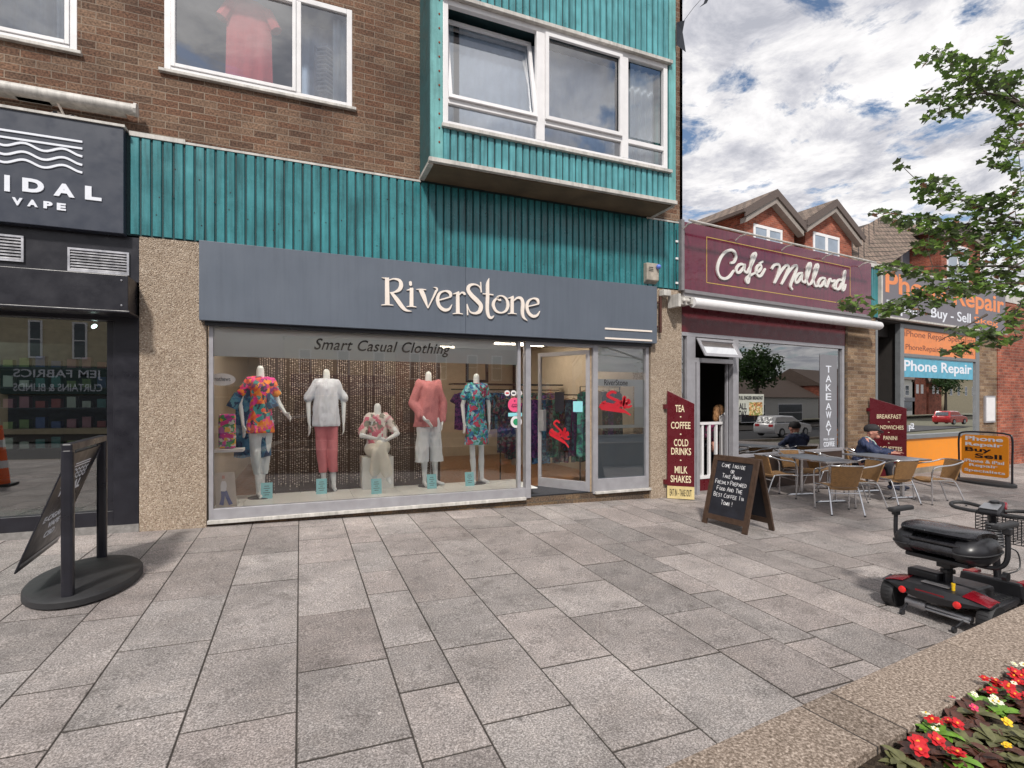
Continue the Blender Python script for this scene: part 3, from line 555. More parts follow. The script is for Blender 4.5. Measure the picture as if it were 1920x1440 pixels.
strokes = [
 ([(190, 112), (225, 118), (262, 120)], [4, 11, 16]), ([(242, 112), (245, 385)], [38, 44]), ([(185, 386), (245, 381), (305, 388)], [7, 12, 7]),
 ([(262, 137), (310, 124), (365, 140), (383, 185), (365, 230), (315, 257), (270, 262)], [10, 13, 28, 38, 34, 15, 8]), ([(285, 262), (340, 330), (395, 405), (435, 438), (490, 448)], [24, 40, 38, 22, 3]),
 ([(462, 171), (476, 171), (490, 171)], [30, 48, 30]), ([(487, 215), (486, 403)], [34, 38]), ([(436, 238), (465, 232), (500, 222)], [4, 14, 24]), ([(438, 402), (486, 398), (535, 406)], [7, 12, 7]),
 ([(534, 230), (585, 229), (632, 234)], [6, 12, 7]), ([(578, 232), (612, 310), (648, 415)], [44, 42, 8]), ([(648, 418), (695, 325), (735, 240)], [10, 14, 22]), ([(740, 245), (738, 218), (705, 208)], [16, 16, 3]),
 ([(755, 338), (815, 322), (880, 302)], [12, 13, 14]), ([(878, 303), (868, 262), (820, 246), (768, 268), (746, 330), (763, 395), (812, 434), (862, 425), (890, 380)], [22, 34, 15, 24, 32, 34, 32, 22, 4]),
 ([(947, 262), (949, 472)], [34, 38]), ([(897, 276), (925, 270), (962, 258)], [4, 14, 24]), ([(897, 473), (949, 468), (998, 476)], [7, 12, 7]), ([(962, 285), (985, 262), (1010, 268), (1016, 285)], [8, 16, 24, 22]),
 ([(1180, 258), (1165, 205), (1118, 180), (1065, 192), (1052, 238), (1088, 292), (1140, 342), (1178, 392), (1165, 448), (1118, 468), (1068, 450), (1042, 380)], [4, 12, 16, 30, 38, 44, 46, 42, 38, 22, 14, 4]),
 ([(1176, 155), (1182, 260)], [9, 12]), ([(1040, 375), (1046, 487)], [9, 12]),
 ([(1260, 118), (1246, 180), (1245, 300), (1242, 430), (1256, 498), (1285, 512), (1310, 490)], [3, 32, 36, 36, 32, 24, 3]), ([(1198, 274), (1250, 278), (1302, 284)], [10, 12, 12]),
 ([(1378, 332), (1360, 337), (1340, 322), (1345, 300), (1388, 295), (1430, 325), (1448, 385), (1430, 440), (1380, 463), (1330, 445), (1303, 395), (1312, 345), (1350, 306)], [22, 16, 10, 10, 14, 26, 32, 24, 16, 26, 32, 26, 12]),
 ([(1490, 310), (1490, 470)], [34, 36]), ([(1445, 318), (1470, 314), (1504, 302)], [4, 14, 22]), ([(1447, 473), (1490, 468), (1534, 475)], [7, 12, 7]), ([(1505, 345), (1540, 315), (1580, 322), (1597, 375), (1592, 450), (1602, 505), (1642, 543)], [8, 20, 34, 38, 36, 30, 3]),
 ([(1648, 400), (1700, 388), (1756, 374)], [12, 13, 14]), ([(1752, 374), (1742, 334), (1700, 320), (1655, 345), (1637, 400), (1652, 460), (1695, 497), (1740, 487), (1767, 445)], [20, 32, 15, 24, 32, 34, 32, 22, 4])]
for i, (pts, ws) in enumerate(strokes): pen(mb, [T(p) for p in pts], [w * kk for w in ws], pl, .018, 7, lift=i * .0003)
mb.build('lettering', m_cream, S1)
# alarm box, wall bar, cable clips
t = thing('alarm_box', 'grimy cream alarm siren box with blue strobe above the pebbledash pier', 'alarm', F1, (5.7, 0, 3.6))
p = L1(1222, 512, .1); mb = MB(); mb.hexa([(p[0] - .13, -.04, p[1] - .18), (p[0] + .12, -.04, p[1] - .18), (p[0] + .12, -.14, p[1] - .13), (p[0] - .13, -.14, p[1] - .13), (p[0] - .13, -.04, p[1] + .17), (p[0] + .12, -.04, p[1] + .17), (p[0] + .12, -.14, p[1] + .16), (p[0] - .13, -.14, p[1] + .16)]); mb.build('case', mat('grimy_plastic', (.36, .32, .27), .6, var=.3, scale=12), t, bevel=.01)
mb = MB(); mb.ball((p[0] + .09, -.17, p[1] + .10), .042, 12); mb.build('strobe', mat('blue_lens', (.12, .2, .62), .15), t, smooth=True)
mb = MB()
for k in range(3): mb.box(p[0] - .09, p[0] - .0, -.141, -.144, p[1] + .08 - k * .03, p[1] + .09 - k * .03)
mb.build('slot', m_black, t)
t = thing('wall_bar', 'rusty brown iron bar bracket on the right pebbledash pier', 'bracket', F1, (5.85, 0, 2.9)); a, b = L1(1238, 556, .1), L1(1240, 624, .1)
mb = MB(); mb.fb(a[0] - .02, a[0] + .02, b[1], a[1], .08, .12); mb.fb(a[0] - .1, a[0] - .02, a[1] - .12, a[1] - .09, .02, .1); mb.fb(a[0] - .1, a[0] - .02, b[1] + .09, b[1] + .12, .02, .1); mb.build('bar', mat('rusted_iron', (.07, .025, .018), .8, var=.3), t, bevel=.003)
t = thing('wall_cable', 'black cable with white clips at the right end of the teal cladding', 'cable', F1, (6.12, 0, 3.6)); mb = MB(); mb.tube([(6.13, -.055, 3.58), (6.11, -.06, 3.9), (6.12, -.06, 4.3), (6.12, -.055, 4.6)], .006, 6); mb.build('cable', m_black, t)
for z in (3.65, 4.08, 4.38): mb = MB(); mb.fb(6.10, 6.15, z, z + .035, .05, .07); mb.build('clip', m_white, t)
# ------------------------------------------------------------------ clothes shop front
SH = thing('clothes_shopfront', 'aluminium framed clothes shop front with large display window beside open door', 'shop front', F1, (2, 0, 0))
mb = MB(); fl, fr_ = -1.06, 3.26
mb.fb(fl, fl + .05, .09, 2.58, -.1, -.01); mb.fb(fl + .05, fr_, .10, .235, -.1, .0); mb.fb(fl + .05, fr_, 2.53, 2.60, -.1, -.012); mb.fb(3.13, 3.18, .236, 2.53, -.1, -.014)
mb.fb(3.26, 3.345, .075, 2.60, -.12, .005); mb.fb(4.47, 4.56, .06, 2.60, -.12, .005); mb.fb(5.52, 5.58, .1, 2.60, -.1, .0); mb.fb(4.56, 5.52, .10, .30, -.1, -.002); mb.fb(4.56, 5.52, 2.5, 2.6, -.1, -.004); mb.fb(3.345, 4.47, 2.47, 2.60, -.1, -.006)
mb.build('frame', m_alug, SH, bevel=.004)
mb = MB(); mb.fb(-1.07, 3.25, .055, .10, -.02, .045); mb.fb(4.50, 5.60, .06, .10, -.02, .045); mb.build('sill', m_dirtyw, SH, bevel=.004)
mb = MB(); mb.quad((fl + .05, .05, .235), (3.13, .05, .235), (3.13, .05, 2.53), (fl + .05, .05, 2.53)); g1 = mb.build('display_glass', m_glass, SH)
mb = MB(); mb.quad((4.56, .05, .30), (5.52, .05, .30), (5.52, .05, 2.5), (4.56, .05, 2.5)); g2 = mb.build('side_glass', m_glass, SH)
za = L1(400, 667, 0)[1]; mb = MB(); mb.fb(fl + .05, 3.13, za, 2.53, -.058, -.054); mb.build('frosted_band', m_frost, g1)
mb = MB(); a, b = L1(586, 640), L1(840, 655); text(mb, 'Smart Casual Clothing', (a[0], b[0], L1(700, 665)[1], L1(700, 638)[1]), fplane(-.045), 0.01, .3, 1.05); mb.build('window_lettering', mat('dark_brown_vinyl', (.02, .015, .012), .6), g1)
mb = MB()
for v0, v1 in ((645, 697), (711, 724), (797, 803)): zA, zB = L1(1160, v1)[1], L1(1160, v0)[1]; mb.fb(4.56, 5.52, zA, zB, -.058, -.054)
mb.fb(5.32, 5.52, L1(1160, 797)[1] + .001, L1(1160, 724)[1] - .001, -.058, -.054)
mb.build('frosted_band', m_frost, g2); mb = MB(); mb.fb(4.56, 5.52, .30, L1(1160, 815)[1], -.058, -.054); mb.build('frosted_panel', m_frost2, g2)
mb = MB(); a, b = L1(1136, 722), L1(1180, 712); text(mb, 'RiverStone', (a[0], b[0], a[1], b[1]), fplane(-.05), 0); mb.build('window_lettering', m_black, g2)
def sale(mb, f, plane, w):
    for k, s_ in enumerate([[(.52, .95), (.38, 1.0), (.25, .85), (.4, .72), (.58, .6), (.45, .45), (.2, .5), (.02, .45)], [(.62, .62), (.5, .5), (.5, .38), (.6, .4), (.66, .6), (.68, .36)], [(.72, .4), (.78, .75), (.74, .72), (.76, .35), (.8, .36)], [(.8, .5), (.92, .55), (.88, .66), (.82, .5), (.86, .36), (1, .42)], [(.0, .38), (.3, .32), (.7, .22), (.95, .02)], [(.05, .3), (.4, .24), (.75, .14)], [(.2, .6), (.1, .5), (.3, .42), (.5, .4)]]):
        pen(mb, [f(*p) for p in s_], [w * .7] + [w] * (len(s_) - 2) + [w * .5], plane, .004, 5, lift=k * .0004)
m_redv = mat('red_vinyl', (.46, .012, .025), .4, var=.05)
a, b = L1(1126, 780), L1(1188, 735); mb = MB(); sale(mb, lambda x, y: (a[0] + x * (b[0] - a[0]), a[1] + y * (b[1] - a[1])), fplane(-.048), .05); mb.build('sale_lettering', m_redv, g2)
def sticker(u, v, ru, m, par, nm='sticker', w=None):
    p = L1(u, v); k = L1(u + ru, v)[0] - p[0]; mb = MB(); mb.lathe([(k, -.001), (k, .001)], (p[0], .045, p[1]), 20, ax='y'); return mb.build(nm, m, par)
m_pink = mat('pink_vinyl', (.75, .08, .20), .5); m_whv = mat('white_vinyl', (.72, .7, .7), .5); m_grn = mat('green_vinyl', (.02, .28, .12), .5); m_ltb = mat('light_blue_card', (.25, .62, .68), .6, var=.05)
for i, u in enumerate((953, 965, 976)): s_ = sticker(u, 737, 5, m_whv, g1); p = L1(u, 737); mb = MB(); mb.fb(p[0] - .025, p[0] + .025, p[1] - .012, p[1] + .012, -.043, -.041); mb.build('symbol', m_red if i == 0 else m_black, s_)
s_ = sticker(967, 759, 12.5, m_pink, g1); p = L1(967, 759); mb = MB(); mb.lathe([(.012, 0), (.012, .002)], (p[0], .041, p[1] + .06), 8, ax='y'); text(mb, 'open', (p[0] - .05, p[0] + .05, p[1] - .045, p[1] - .015), fplane(-.043)); pen(mb, [(p[0] - .05, p[1] - .03), (p[0] - .03, p[1] + .01), (p[0], p[1] + .0), (p[0] + .03, p[1] + .01), (p[0] + .05, p[1] - .03)], [.008] * 5, fplane(-.043), .001); mb.build('symbol', mat('plum', (.12, .01, .05), .6), s_)
p, q = L1(955, 781), L1(981, 774); mb = MB(); mb.fb(p[0], q[0], p[1], q[1], -.047, -.044); mb.build('sticker', m_ltb, g1)
s_ = sticker(970, 791, 10.5, m_whv, g1); p = L1(970, 791); mb = MB(); mb.lathe([(.052, 0), (.052, .002)], (p[0], .041, p[1] - .002), 16, ax='y'); mb.build('symbol', m_grn, s_)
# door (open inwards, hinged at the right jamb)
DR = thing('shop_door', 'open glazed aluminium shop door with red sale lettering', 'door', F0, tuple(F1.M @ Vector((4.45, .06, .09))), R(180 - 58)); m_ = m_alug
mb = MB(); dw = 1.02; dh = 2.35
for (x0, x1, z0_, z1_) in ((0, .075, 0, dh), (dw - .055, dw, 0, dh), (.075, dw - .055, 0, .16), (.075, dw - .055, dh - .07, dh)): mb.box(x0, x1, -.022, .022, z0_, z1_)
mb.build('door_frame', m_, DR, bevel=.003); mb = MB(); mb.quad((.075, 0, .16), (dw - .055, 0, .16), (dw - .055, 0, dh - .07), (.075, 0, dh - .07)); dg = mb.build('door_glass', m_glassd, DR)
mb = MB(); mb.box(dw - .13, dw - .03, .03, .05, .98, 1.35); mb.box(dw - .13, dw - .03, -.05, -.03, .98, 1.35); mb.build('push_plate', m_alu, DR, bevel=.004)
dpl = lambda a, b, h: (a, .006 + h, b)
mb = MB(); sale(mb, lambda x, y: (.80 - x * .42, .80 + y * .40 - x * .10), dpl, .035); mb.build('sale_lettering', m_redv, dg)
mb = MB(); mb.box(.14, .32, .004, .008, 1.32, 1.50); mb.build('sticker', m_ltb, dg); mb = MB(); mb.box(.50, .68, .004, .008, 1.32, 1.66); mb.build('sticker', m_black, dg)
mb = MB(); mb.box(-.012, .015, -.03, .0, .0, 2.4); mb.build('hinge_post', mat('rusty_post', (.42, .30, .18), .6, var=.4, scale=14), DR)
# shop interior
IN = thing('shop_interior', 'cream walled clothes shop room with brown laminate floor seen through the glass', 'room', F1, (2, 4, 0))
mb = MB(); mb.box(-1.2, 5.7, .02, 6.5, .06, .085); mb.build('floor', m_infloor, IN); mb = MB(); mb.box(3.3, 4.5, .06, .95, .086, .095); mb.build('door_mat', m_matblk, IN)
mb = MB(); mb.quad((-1.2, 6.5, .06), (5.7, 6.5, .06), (5.7, 6.5, 3.1), (-1.2, 6.5, 3.1)); mb.quad((5.7, .12, .06), (5.7, 6.5, .06), (5.7, 6.5, 3.1), (5.7, .12, 3.1)); mb.quad((-1.15, .12, .06), (-1.15, 6.5, .06), (-1.15, 6.5, 3.1), (-1.15, .12, 3.1)); mb.quad((-1.2, .12, 2.95), (5.7, .12, 2.95), (5.7, 6.5, 2.95), (-1.2, 6.5, 2.95)); mb.build('wall', m_inwall, IN)
for i, (x, y) in enumerate(((4.6, 2.2), (4.6, 3.4), (1.0, 2.6), (2.8, 4.6))):
    t = thing('ceiling_light', ['lit tube lamp nearest the open shop door', 'second lit tube lamp behind the door', 'lit tube lamp above the mannequin display', 'farthest lit tube lamp in the shop'][i], 'light', F1, (x, y, 2.9), group='tube lamps in the clothes shop'); mb = MB(); mb.box(x - .6, x + .6, y - .06, y + .06, 2.86, 2.90); mb.build('tube', m_lampy, t); mb = MB(); mb.box(x - .62, x + .62, y - .09, y + .09, 2.901, 2.93); mb.build('housing', m_white, t)
t = thing('ceiling_light', 'added unseen fill light above the shop window display', 'light', F1, (1, .35, 2.9)); mb = MB(); mb.box(-.9, 3.0, .30, .36, 2.84, 2.88); mb.build('tube', m_lampd, t)  # added lamp, hidden above the glass, brightens the mannequins
mb = MB(); mb.box(-1.04, 3.16, .10, 1.08, .085, .20); mb.build('plinth', m_plank, dp := thing('display_platform', 'white boarded display platform inside the shop window', 'platform', F1, (1, .5, .09)))
mb = MB()
for i in range(13): x = -1.04 + i * .35; mb.box(x, x + .345, .10, 1.08, .201, .216)
mb.build('board', m_plank, dp, bevel=.002)
# ------------------------------------------------------------------ vape shop (left)
VS = thing('vape_shop_sign', 'charcoal box sign with wave logo and pale lettering over the left shop', 'sign', F1, (-4, 0, 3.5))
mb = MB(); mb.fb(-9, -1.90, 3.53, 4.76, 0, .14); mb.build('panel', m_navy, VS, bevel=.006)
mb = MB(); mb.fb(-9, -1.885, 4.762, 4.79, 0, .16); mb.build('flashing', m_dirtyw, VS)
mb = MB(); V = lambda a, b: L1(a / 3, b / 3, .14)
def vt(s_, a, b, bold=.03): p, q = V(*a), V(*b); text(mb, s_, (p[0], q[0], q[1], p[1]), fplane(.14), bold * 1.7, thick=.012)
vt('I', (27, 985), (58, 1080), .02); vt('D', (128, 1000), (250, 1092)); vt('A', (303, 1028), (422, 1115)); vt('L', (480, 1046), (573, 1134)); vt('T', (-110, 975), (-10, 1065))
vt('V', (70, 1110), (130, 1160)); vt('A', (155, 1122), (215, 1168)); vt('P', (247, 1132), (298, 1178)); vt('E', (322, 1142), (373, 1188))
x1 = V(465, 800)[0]; x0 = x1 - 1.55
for i, yv in enumerate((800, 838)): z = V(465, yv)[1]; pen(mb, [(x0, z), (x1, z)], [.022, .022], fplane(.14), .012)
for i, yv in enumerate((882, 930, 973)):
    z = V(465, yv)[1]; n = 34; pen(mb, [(x0 + (x1 - x0) * j / n, z + .028 - .028 * math.cos((n - j) / n * 2 * math.pi * 4.5)) for j in range(n + 1)], [.024] * (n + 1), fplane(.14), .012, 2)
mb.build('lettering', m_pale, VS)
VF = thing('vape_shopfront', 'black framed vape shop front with dark glass and box canopy', 'shop front', F1, (-4, 0, 0))
mb = MB(); mb.fb(-9, -1.78, 3.0, 3.53, -.12, .02); mb.build('fascia_board', m_black, VF)
c0, c1 = L1(240, 520, .38), L1(240, 582, .38); mb = MB(); mb.fb(-9, c0[0], 2.60, 3.0, 0, .38); mb.fb(-9, c0[0] + .02, 2.575, 2.6, 0, .40); mb.build('canopy_box', m_black, VF, bevel=.006)
mb = MB()
for z in (2.66, 2.94): mb.ball((c0[0] - .06, -.38, z), .012, 8)
mb.build('screw_head', m_alu, VF)
mb = MB(); mb.fb(-2.03, -1.78, .03, 2.6, -.12, .03); mb.fb(-9, -2.03, .13, .30, -.1, .02); mb.fb(-9, -2.03, 2.53, 2.6, -.1, .02); mb.fb(-2.10, -2.03, .3, 2.53, -.1, -.0); mb.build('frame', m_black, VF, bevel=.005)
mb = MB(); mb.fb(-9, -1.778, .0, .13, -.3, .035); mb.build('checker_plate_step', m_plate, VF)
mb = MB(); mb.quad((-9, .04, .3), (-2.1, .04, .3), (-2.1, .04, 2.53), (-9, .04, 2.53)); mb.build('glass', m_glasst, VF)
for (u0, v0, u1, v1, lab) in ((128, 466, 243, 517, 'silver louvred vent on black board above canopy'), (-70, 432, 46, 508, 'silver louvred vent cut by the left edge')):
    p, q = L1(u0, v0 if u0 > 0 else 420, .02), L1(u1, v1, .02); z0, z1 = (3.07, 3.34) if u0 > 0 else (3.13, 3.42)
    t = thing('louvred_vent', 'silver louvred vent nearest the pebbledash pier' if u0 > 0 else 'silver louvred vent farther left above the vape shop canopy', 'vent', F1, (p[0], 0, z0)); mb = MB(); w_ = .022
    mb.fb(p[0], q[0], z0, z0 + w_, .02, .045); mb.fb(p[0], q[0], z1 - w_, z1, .02, .045); mb.fb(p[0], p[0] + w_, z0 + w_, z1 - w_, .02, .044); mb.fb(q[0] - w_, q[0], z0 + w_, z1 - w_, .02, .044); mb.build('vent_frame', m_alu, t)
    mb = MB(); k = 7
    for i in range(k): z = z0 + w_ + (i + .5) * (z1 - z0 - 2 * w_) / k; mb.hexa([(p[0] + w_, -.022, z + .012), (q[0] - w_, -.022, z + .012), (q[0] - w_, -.022, z + .016), (p[0] + w_, -.022, z + .016), (p[0] + w_, -.042, z - .014), (q[0] - w_, -.042, z - .014), (q[0] - w_, -.042, z - .010), (p[0] + w_, -.042, z - .010)])
    mb.build('slats', m_alu, t)
VI = thing('vape_shop_interior', 'dark vape shop interior with shelves and lit ceiling panel', 'room', F1, (-4, 4, 0))
mb = MB(); mb.quad((-9, 4.5, .0), (-1.8, 4.5, 0), (-1.8, 4.5, 3), (-9, 4.5, 3)); mb.quad((-1.85, .12, 0), (-1.85, 4.5, 0), (-1.85, 4.5, 3), (-1.85, .12, 3)); mb.quad((-9, .12, 2.9), (-1.8, .12, 2.9), (-1.8, 4.5, 2.9), (-9, 4.5, 2.9)); mb.build('wall', mat('dark_green_grey_wall', (.035, .04, .042), .7), VI)
mb = MB(); mb.box(-9, -1.8, .12, 4.5, .08, .12); mb.build('floor', mat('grey_vinyl_floor', (.10, .12, .11), .25, var=.35, scale=2), VI)
mb = MB(); mb.box(-7.6, -3.6, 1.0, 1.7, 2.82, 2.86); mb.build('light_panel', m_lampw, thing('ceiling_panel', 'lit white ceiling panel inside the vape shop', 'light', F1, (-5, 1.3, 2.8)))
t = thing('product_shelf', 'dark shelving with rows of small colourful boxes inside the vape shop', 'shelf', F1, (-3, 1.6, .1)); mb = MB()
for z in (.55, .95, 1.22, 1.5, 1.78, 2.05): mb.box(-4.1, -1.9, 1.5, 1.85, z - .02, z)
mb.build('shelf_board', m_black, t); mb = MB(); mb.box(-4.1, -1.9, 1.86, 1.9, .1, 2.4); mb.build('back_panel', m_dark, t)
bc = [mat('box_' + n, c, .5) for n, c in (('red', (.22, .03, .03)), ('white', (.32, .32, .30)), ('teal', (.04, .13, .14)), ('lime', (.12, .16, .05)), ('blue', (.03, .05, .16)), ('pink', (.25, .09, .12)))]
ORD = 'first second third fourth fifth sixth seventh eighth ninth tenth eleventh twelfth thirteenth fourteenth fifteenth sixteenth seventeenth eighteenth nineteenth twentieth'.split()
for r_, z in enumerate((.95, 1.22, 1.5, 1.78, 2.05)):
    for i in range(12):
        ci = (i // 2 + r_ * 2) % 6; x = -4.0 + i * .17; nm = ('red', 'white', 'teal', 'lime', 'blue', 'pink')[ci]
        mb = MB(); h = .09 + .03 * ((i + r_) % 3); mb.box(x, x + .10, 1.52, 1.62, z, z + h); o = mb.build('product_box', bc[ci], fr=F1, org=(x, 1.52, z))
        tagp(o, 'small %s packet, %s from the left on the %s vape shelf' % (nm, ORD[i], ('lowest', 'second lowest', 'middle', 'second highest', 'highest')[r_]), 'packet', 'packets on the vape shop shelves')
t = thing('shop_counter', 'dark counter with white front and yellow strip inside the vape shop', 'counter', F1, (-5, 2.5, .1)); mb = MB(); mb.box(-7.5, -4.3, 2.2, 2.9, .12, 1.0); mb.build('body', mat('counter_grey', (.12, .13, .14), .4), t)
mb = MB(); mb.box(-7.5, -4.3, 2.15, 2.9, 1.0, 1.04); mb.build('top', m_white, t); mb = MB(); mb.box(-7.5, -2.6, 2.16, 2.19, .16, .19); mb.build('strip', mat('yellow_strip', (.8, .7, .1), .5, emit=(1, .9, .3), es=1), t)
t = thing('spotlight', 'black ceiling spotlight with lit lens inside the vape shop window', 'spotlight', F1, (-2.6, .3, 2.5)); p = L1(172, 607, -.25); mb = MB(); mb.tube([(p[0] - .03, .25, p[1] + .09), (p[0] - .03, .25, p[1] + .25)], .01, 6); mb.cyl((p[0] - .09, .27, p[1] + .07), (p[0] + .03, .22, p[1] - .03), .038, 12); mb.build('body', m_black, t)
mb = MB(); mb.cyl((p[0] + .032, .219, p[1] - .032), (p[0] + .036, .217, p[1] - .036), .032, 12); mb.build('lens', m_lampw, t)
# ------------------------------------------------------------------ cafe
CB = thing('cafe_building', 'single storey brick parade holding cafe and phone shop with teal cladding strips', 'building', F2, (6, 0, 0))
mb = MB(); mb.fb(6.02, 6.40, 3.55, 4.76, -.1, .02); mb.build('cladding_backing', m_groove, CB)
mb = MB(); ribs(mb, 5.99, 6.38, 3.56, 4.70, .02, .105); mb.build('ribbed_cladding', m_green, CB)
mb = MB(); mb.fb(5.96, 6.42, 4.70, 4.80, 0, .07); mb.fb(0, 13.3, 4.60, 4.70, -6, -.06); mb.fb(12.95, 20, 4.55, 4.80, -6, .05); mb.build('parapet', m_dirtyw, CB)
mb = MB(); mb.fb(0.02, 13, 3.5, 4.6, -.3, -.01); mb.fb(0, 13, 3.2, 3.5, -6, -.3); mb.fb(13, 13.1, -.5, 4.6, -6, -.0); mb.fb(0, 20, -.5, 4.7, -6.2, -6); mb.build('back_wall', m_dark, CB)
for pa_, pb_ in ((5.18, 6.33), (11.65, 12.75)): mb = MB(); mb.fb(pa_, pb_, -.6, 3.55, -.35, .0); mb.build('brick_pier', m_brick2, CB)
mb = MB(); mb.fb(5.10, 5.18, -.5, 3.4, -.1, .015); mb.build('pier_edge', m_step, CB)
mb = MB(); mb.fb(12.75, 24, -.7, 4.55, -.4, .03); mb.build('red_brick_wall', m_redb, CB)
mb = MB(); mb.fb(0.02, 5.1, 2.83, 3.5, -.1, .005); mb.build('maroon_board', m_maroon2, CB)
CS = thing('cafe_sign', 'glossy maroon fascia sign with raised cream cursive lettering and gold border', 'sign', F2, (3, 0, 3.6))
mb = MB(); mb.fb(.04, 5.96, 3.56, 4.755, 0, .10); mb.build('panel', m_maroon, CS, bevel=.004)
mb = MB(); mb.fb(-.03, .04, 3.54, 4.78, -.05, .115); mb.fb(.04, 5.96, 3.50, 3.558, 0, .13); mb.fb(0.04, 5.96, 3.44, 3.498, 0, .10); mb.build('edge_trim', mat('grey_edge_trim', (.25, .24, .25), .5, .4), CS)
C = lambda p: L2(1240 + p[0] / 4.8, 400 + p[1] / 4.8, .10)
mb = MB(); g = [C((405, 213)), C((1700, 480)), C((1705, 820)), C((420, 628))]; za, zb = (g[0][1] + g[1][1]) / 2, (g[2][1] + g[3][1]) / 2; w_ = .014; zb = min(g[3][1], zb)
for (a, b, c_, d_) in ((g[0][0], g[1][0], za - w_, za), (g[0][0], g[1][0], zb, zb + w_), (g[0][0], g[0][0] + w_, zb + w_, za - w_), (g[1][0] - w_, g[1][0], zb + w_, za - w_)): mb.fb(a, b, c_, d_, .10, .104)
mb.build('gold_border', m_gold, CS)
cs = [[(612, 448), (645, 440), (664, 398), (650, 350), (610, 333), (555, 362), (515, 430), (498, 510), (518, 572), (562, 590), (608, 568), (645, 515)],
      [(735, 468), (702, 460), (672, 490), (668, 528), (695, 533), (725, 500), (742, 465), (736, 515), (762, 540)], [(762, 540), (802, 468), (840, 385), (836, 362), (815, 380), (800, 450), (786, 540), (776, 618), (758, 618), (760, 588), (790, 560), (832, 540)],
      [(832, 540), (872, 520), (890, 490), (880, 465), (855, 482), (845, 530), (862, 565), (892, 558), (928, 500)], [(872, 455), (905, 435)],
      [(985, 505), (1008, 468), (1045, 463), (1055, 500), (1040, 560), (1008, 632)], [(1015, 622), (1055, 545), (1108, 475), (1136, 480), (1125, 530), (1072, 642)], [(1080, 628), (1130, 540), (1180, 480), (1208, 475), (1206, 515), (1172, 600), (1155, 660), (1172, 688)],
      [(1262, 540), (1228, 545), (1197, 590), (1200, 624), (1230, 610), (1258, 550), (1254, 605), (1282, 628)], [(1282, 628), (1312, 560), (1336, 470), (1324, 453), (1305, 500), (1296, 580), (1308, 638), (1337, 637)], [(1337, 637), (1376, 560), (1402, 480), (1388, 466), (1370, 520), (1360, 600), (1375, 655), (1404, 650)],
      [(1467, 590), (1432, 585), (1405, 620), (1405, 655), (1435, 650), (1466, 598), (1460, 648), (1482, 665)], [(1482, 665), (1500, 612), (1512, 593), (1520, 613), (1550, 608), (1545, 640), (1540, 670), (1562, 682)],
      [(1617, 610), (1588, 600), (1562, 640), (1565, 680), (1595, 676), (1625, 600), (1646, 522), (1635, 600), (1618, 688), (1638, 682), (1650, 640)]]
kc = (C((1000, 500))[0] - C((950, 500))[0]) / 50; mb = MB()
for i, s_ in enumerate(cs):
    ws = [15 * kc] * len(s_); ws[-1] = 10 * kc; ws[0] = 12 * kc; pen(mb, [C(p) for p in s_], ws, fplane(.10), .03, 7, lift=i * .0004)
mb.build('lettering', mat('pale_grey_letter', (.70, .69, .66), .4, var=.05), CS, bevel=.004, seg=1)
t = thing('sign_light_rail', 'thin pale light rail on arms above the maroon cafe sign', 'rail', F2, (3, 0, 4.8))
mb = MB(); a, b = L2(1292, 416, .38), L2(1642, 490, .38); zr = (a[1] + b[1]) / 2; mb.tube([(a[0], -.38, zr), (b[0], -.38, zr)], .02, 8); mb.build('rail', m_dirtyw, t, smooth=True)
for i in range(5): x = a[0] + .15 + i * (b[0] - a[0] - .3) / 4; mb = MB(); mb.tube([(x, -.38, zr), (x - .0, -.2, zr - .0), (x, -.0, zr - .1)], .012, 6); mb.build('arm', m_dirtyw, t)
t = thing('cafe_awning', 'rolled white cafe awning cassette with exposed bracket at its left end', 'awning', F2, (3, 0, 3.3))
a, b = L2(1300, 570, .30), L2(1654, 610, .30); zr = 3.30; mb = MB(); mb.lathe([(.001, a[0]), (.085, a[0]), (.09, a[0] + .03), (.09, b[0] - .08), (.06, b[0] - .01), (.001, b[0])], (0, -.28, zr), 16, ax='x', sy=1); mb.build('roller_tube', m_white, t, smooth=True)
mb = MB(); mb.hexa([(a[0] - .1, -.05, zr + .14), (b[0] - .05, -.05, zr + .14), (b[0] - .05, -.20, zr + .10), (a[0] - .1, -.20, zr + .10), (a[0] - .1, -.05, zr + .155), (b[0] - .05, -.05, zr + .155), (b[0] - .05, -.20, zr + .115), (a[0] - .1, -.20, zr + .115)]); mb.build('cover_plate', m_dirtyw, t)
a2 = L2(1264, 568, .2)[0]; mb = MB(); mb.fb(a2, a2 + .06, zr - .1, zr + .12, .05, .3); mb.fb(a2 + .06, a2 + .30, zr - .05, zr + .08, .12, .26); mb.fb(a2 + .3, a[0] + .0, zr - .04, zr + .06, .2, .3); mb.fb(a2 - .18, a2 - .02, zr + .1, zr + .2, .03, .15); mb.ball((a2 + .16, -.27, zr + .02), .04, 10); mb.ball((a2 + .26, -.27, zr + .02), .035, 10); mb.build('bracket', m_dirtyw, t, bevel=.006)
CF = thing('cafe_shopfront', 'grey framed cafe front with open toplight and large mirror like window', 'shop front', F2, (2.5, 0, 0))
e = lambda u, v=700, d=0: L2(u, v, d)[0]; gz = lambda x: -.12 - .017 * x * 0 - .02 * x * .4
xa, xb, xc, xd, xe, xf = .03, e(1279), e(1288), e(1301), e(1376), e(1385); mb = MB(); zg = -.20
mb.fb(xa, xb, zg, 2.82, -.1, .0); mb.fb(xc, xd + .04, zg, 2.76, -.1, .002); mb.fb(xe - .02, xf, zg, 2.76, -.1, .002); mb.fb(xb, 5.08, 2.76, 2.83, -.1, .003); mb.fb(5.0, 5.08, -.1, 2.76, -.1, .0); mb.fb(xf, 5.0, .50, .56, -.1, .0); mb.fb(xd + .04, xe - .02, 2.30, 2.38, -.1, .0)
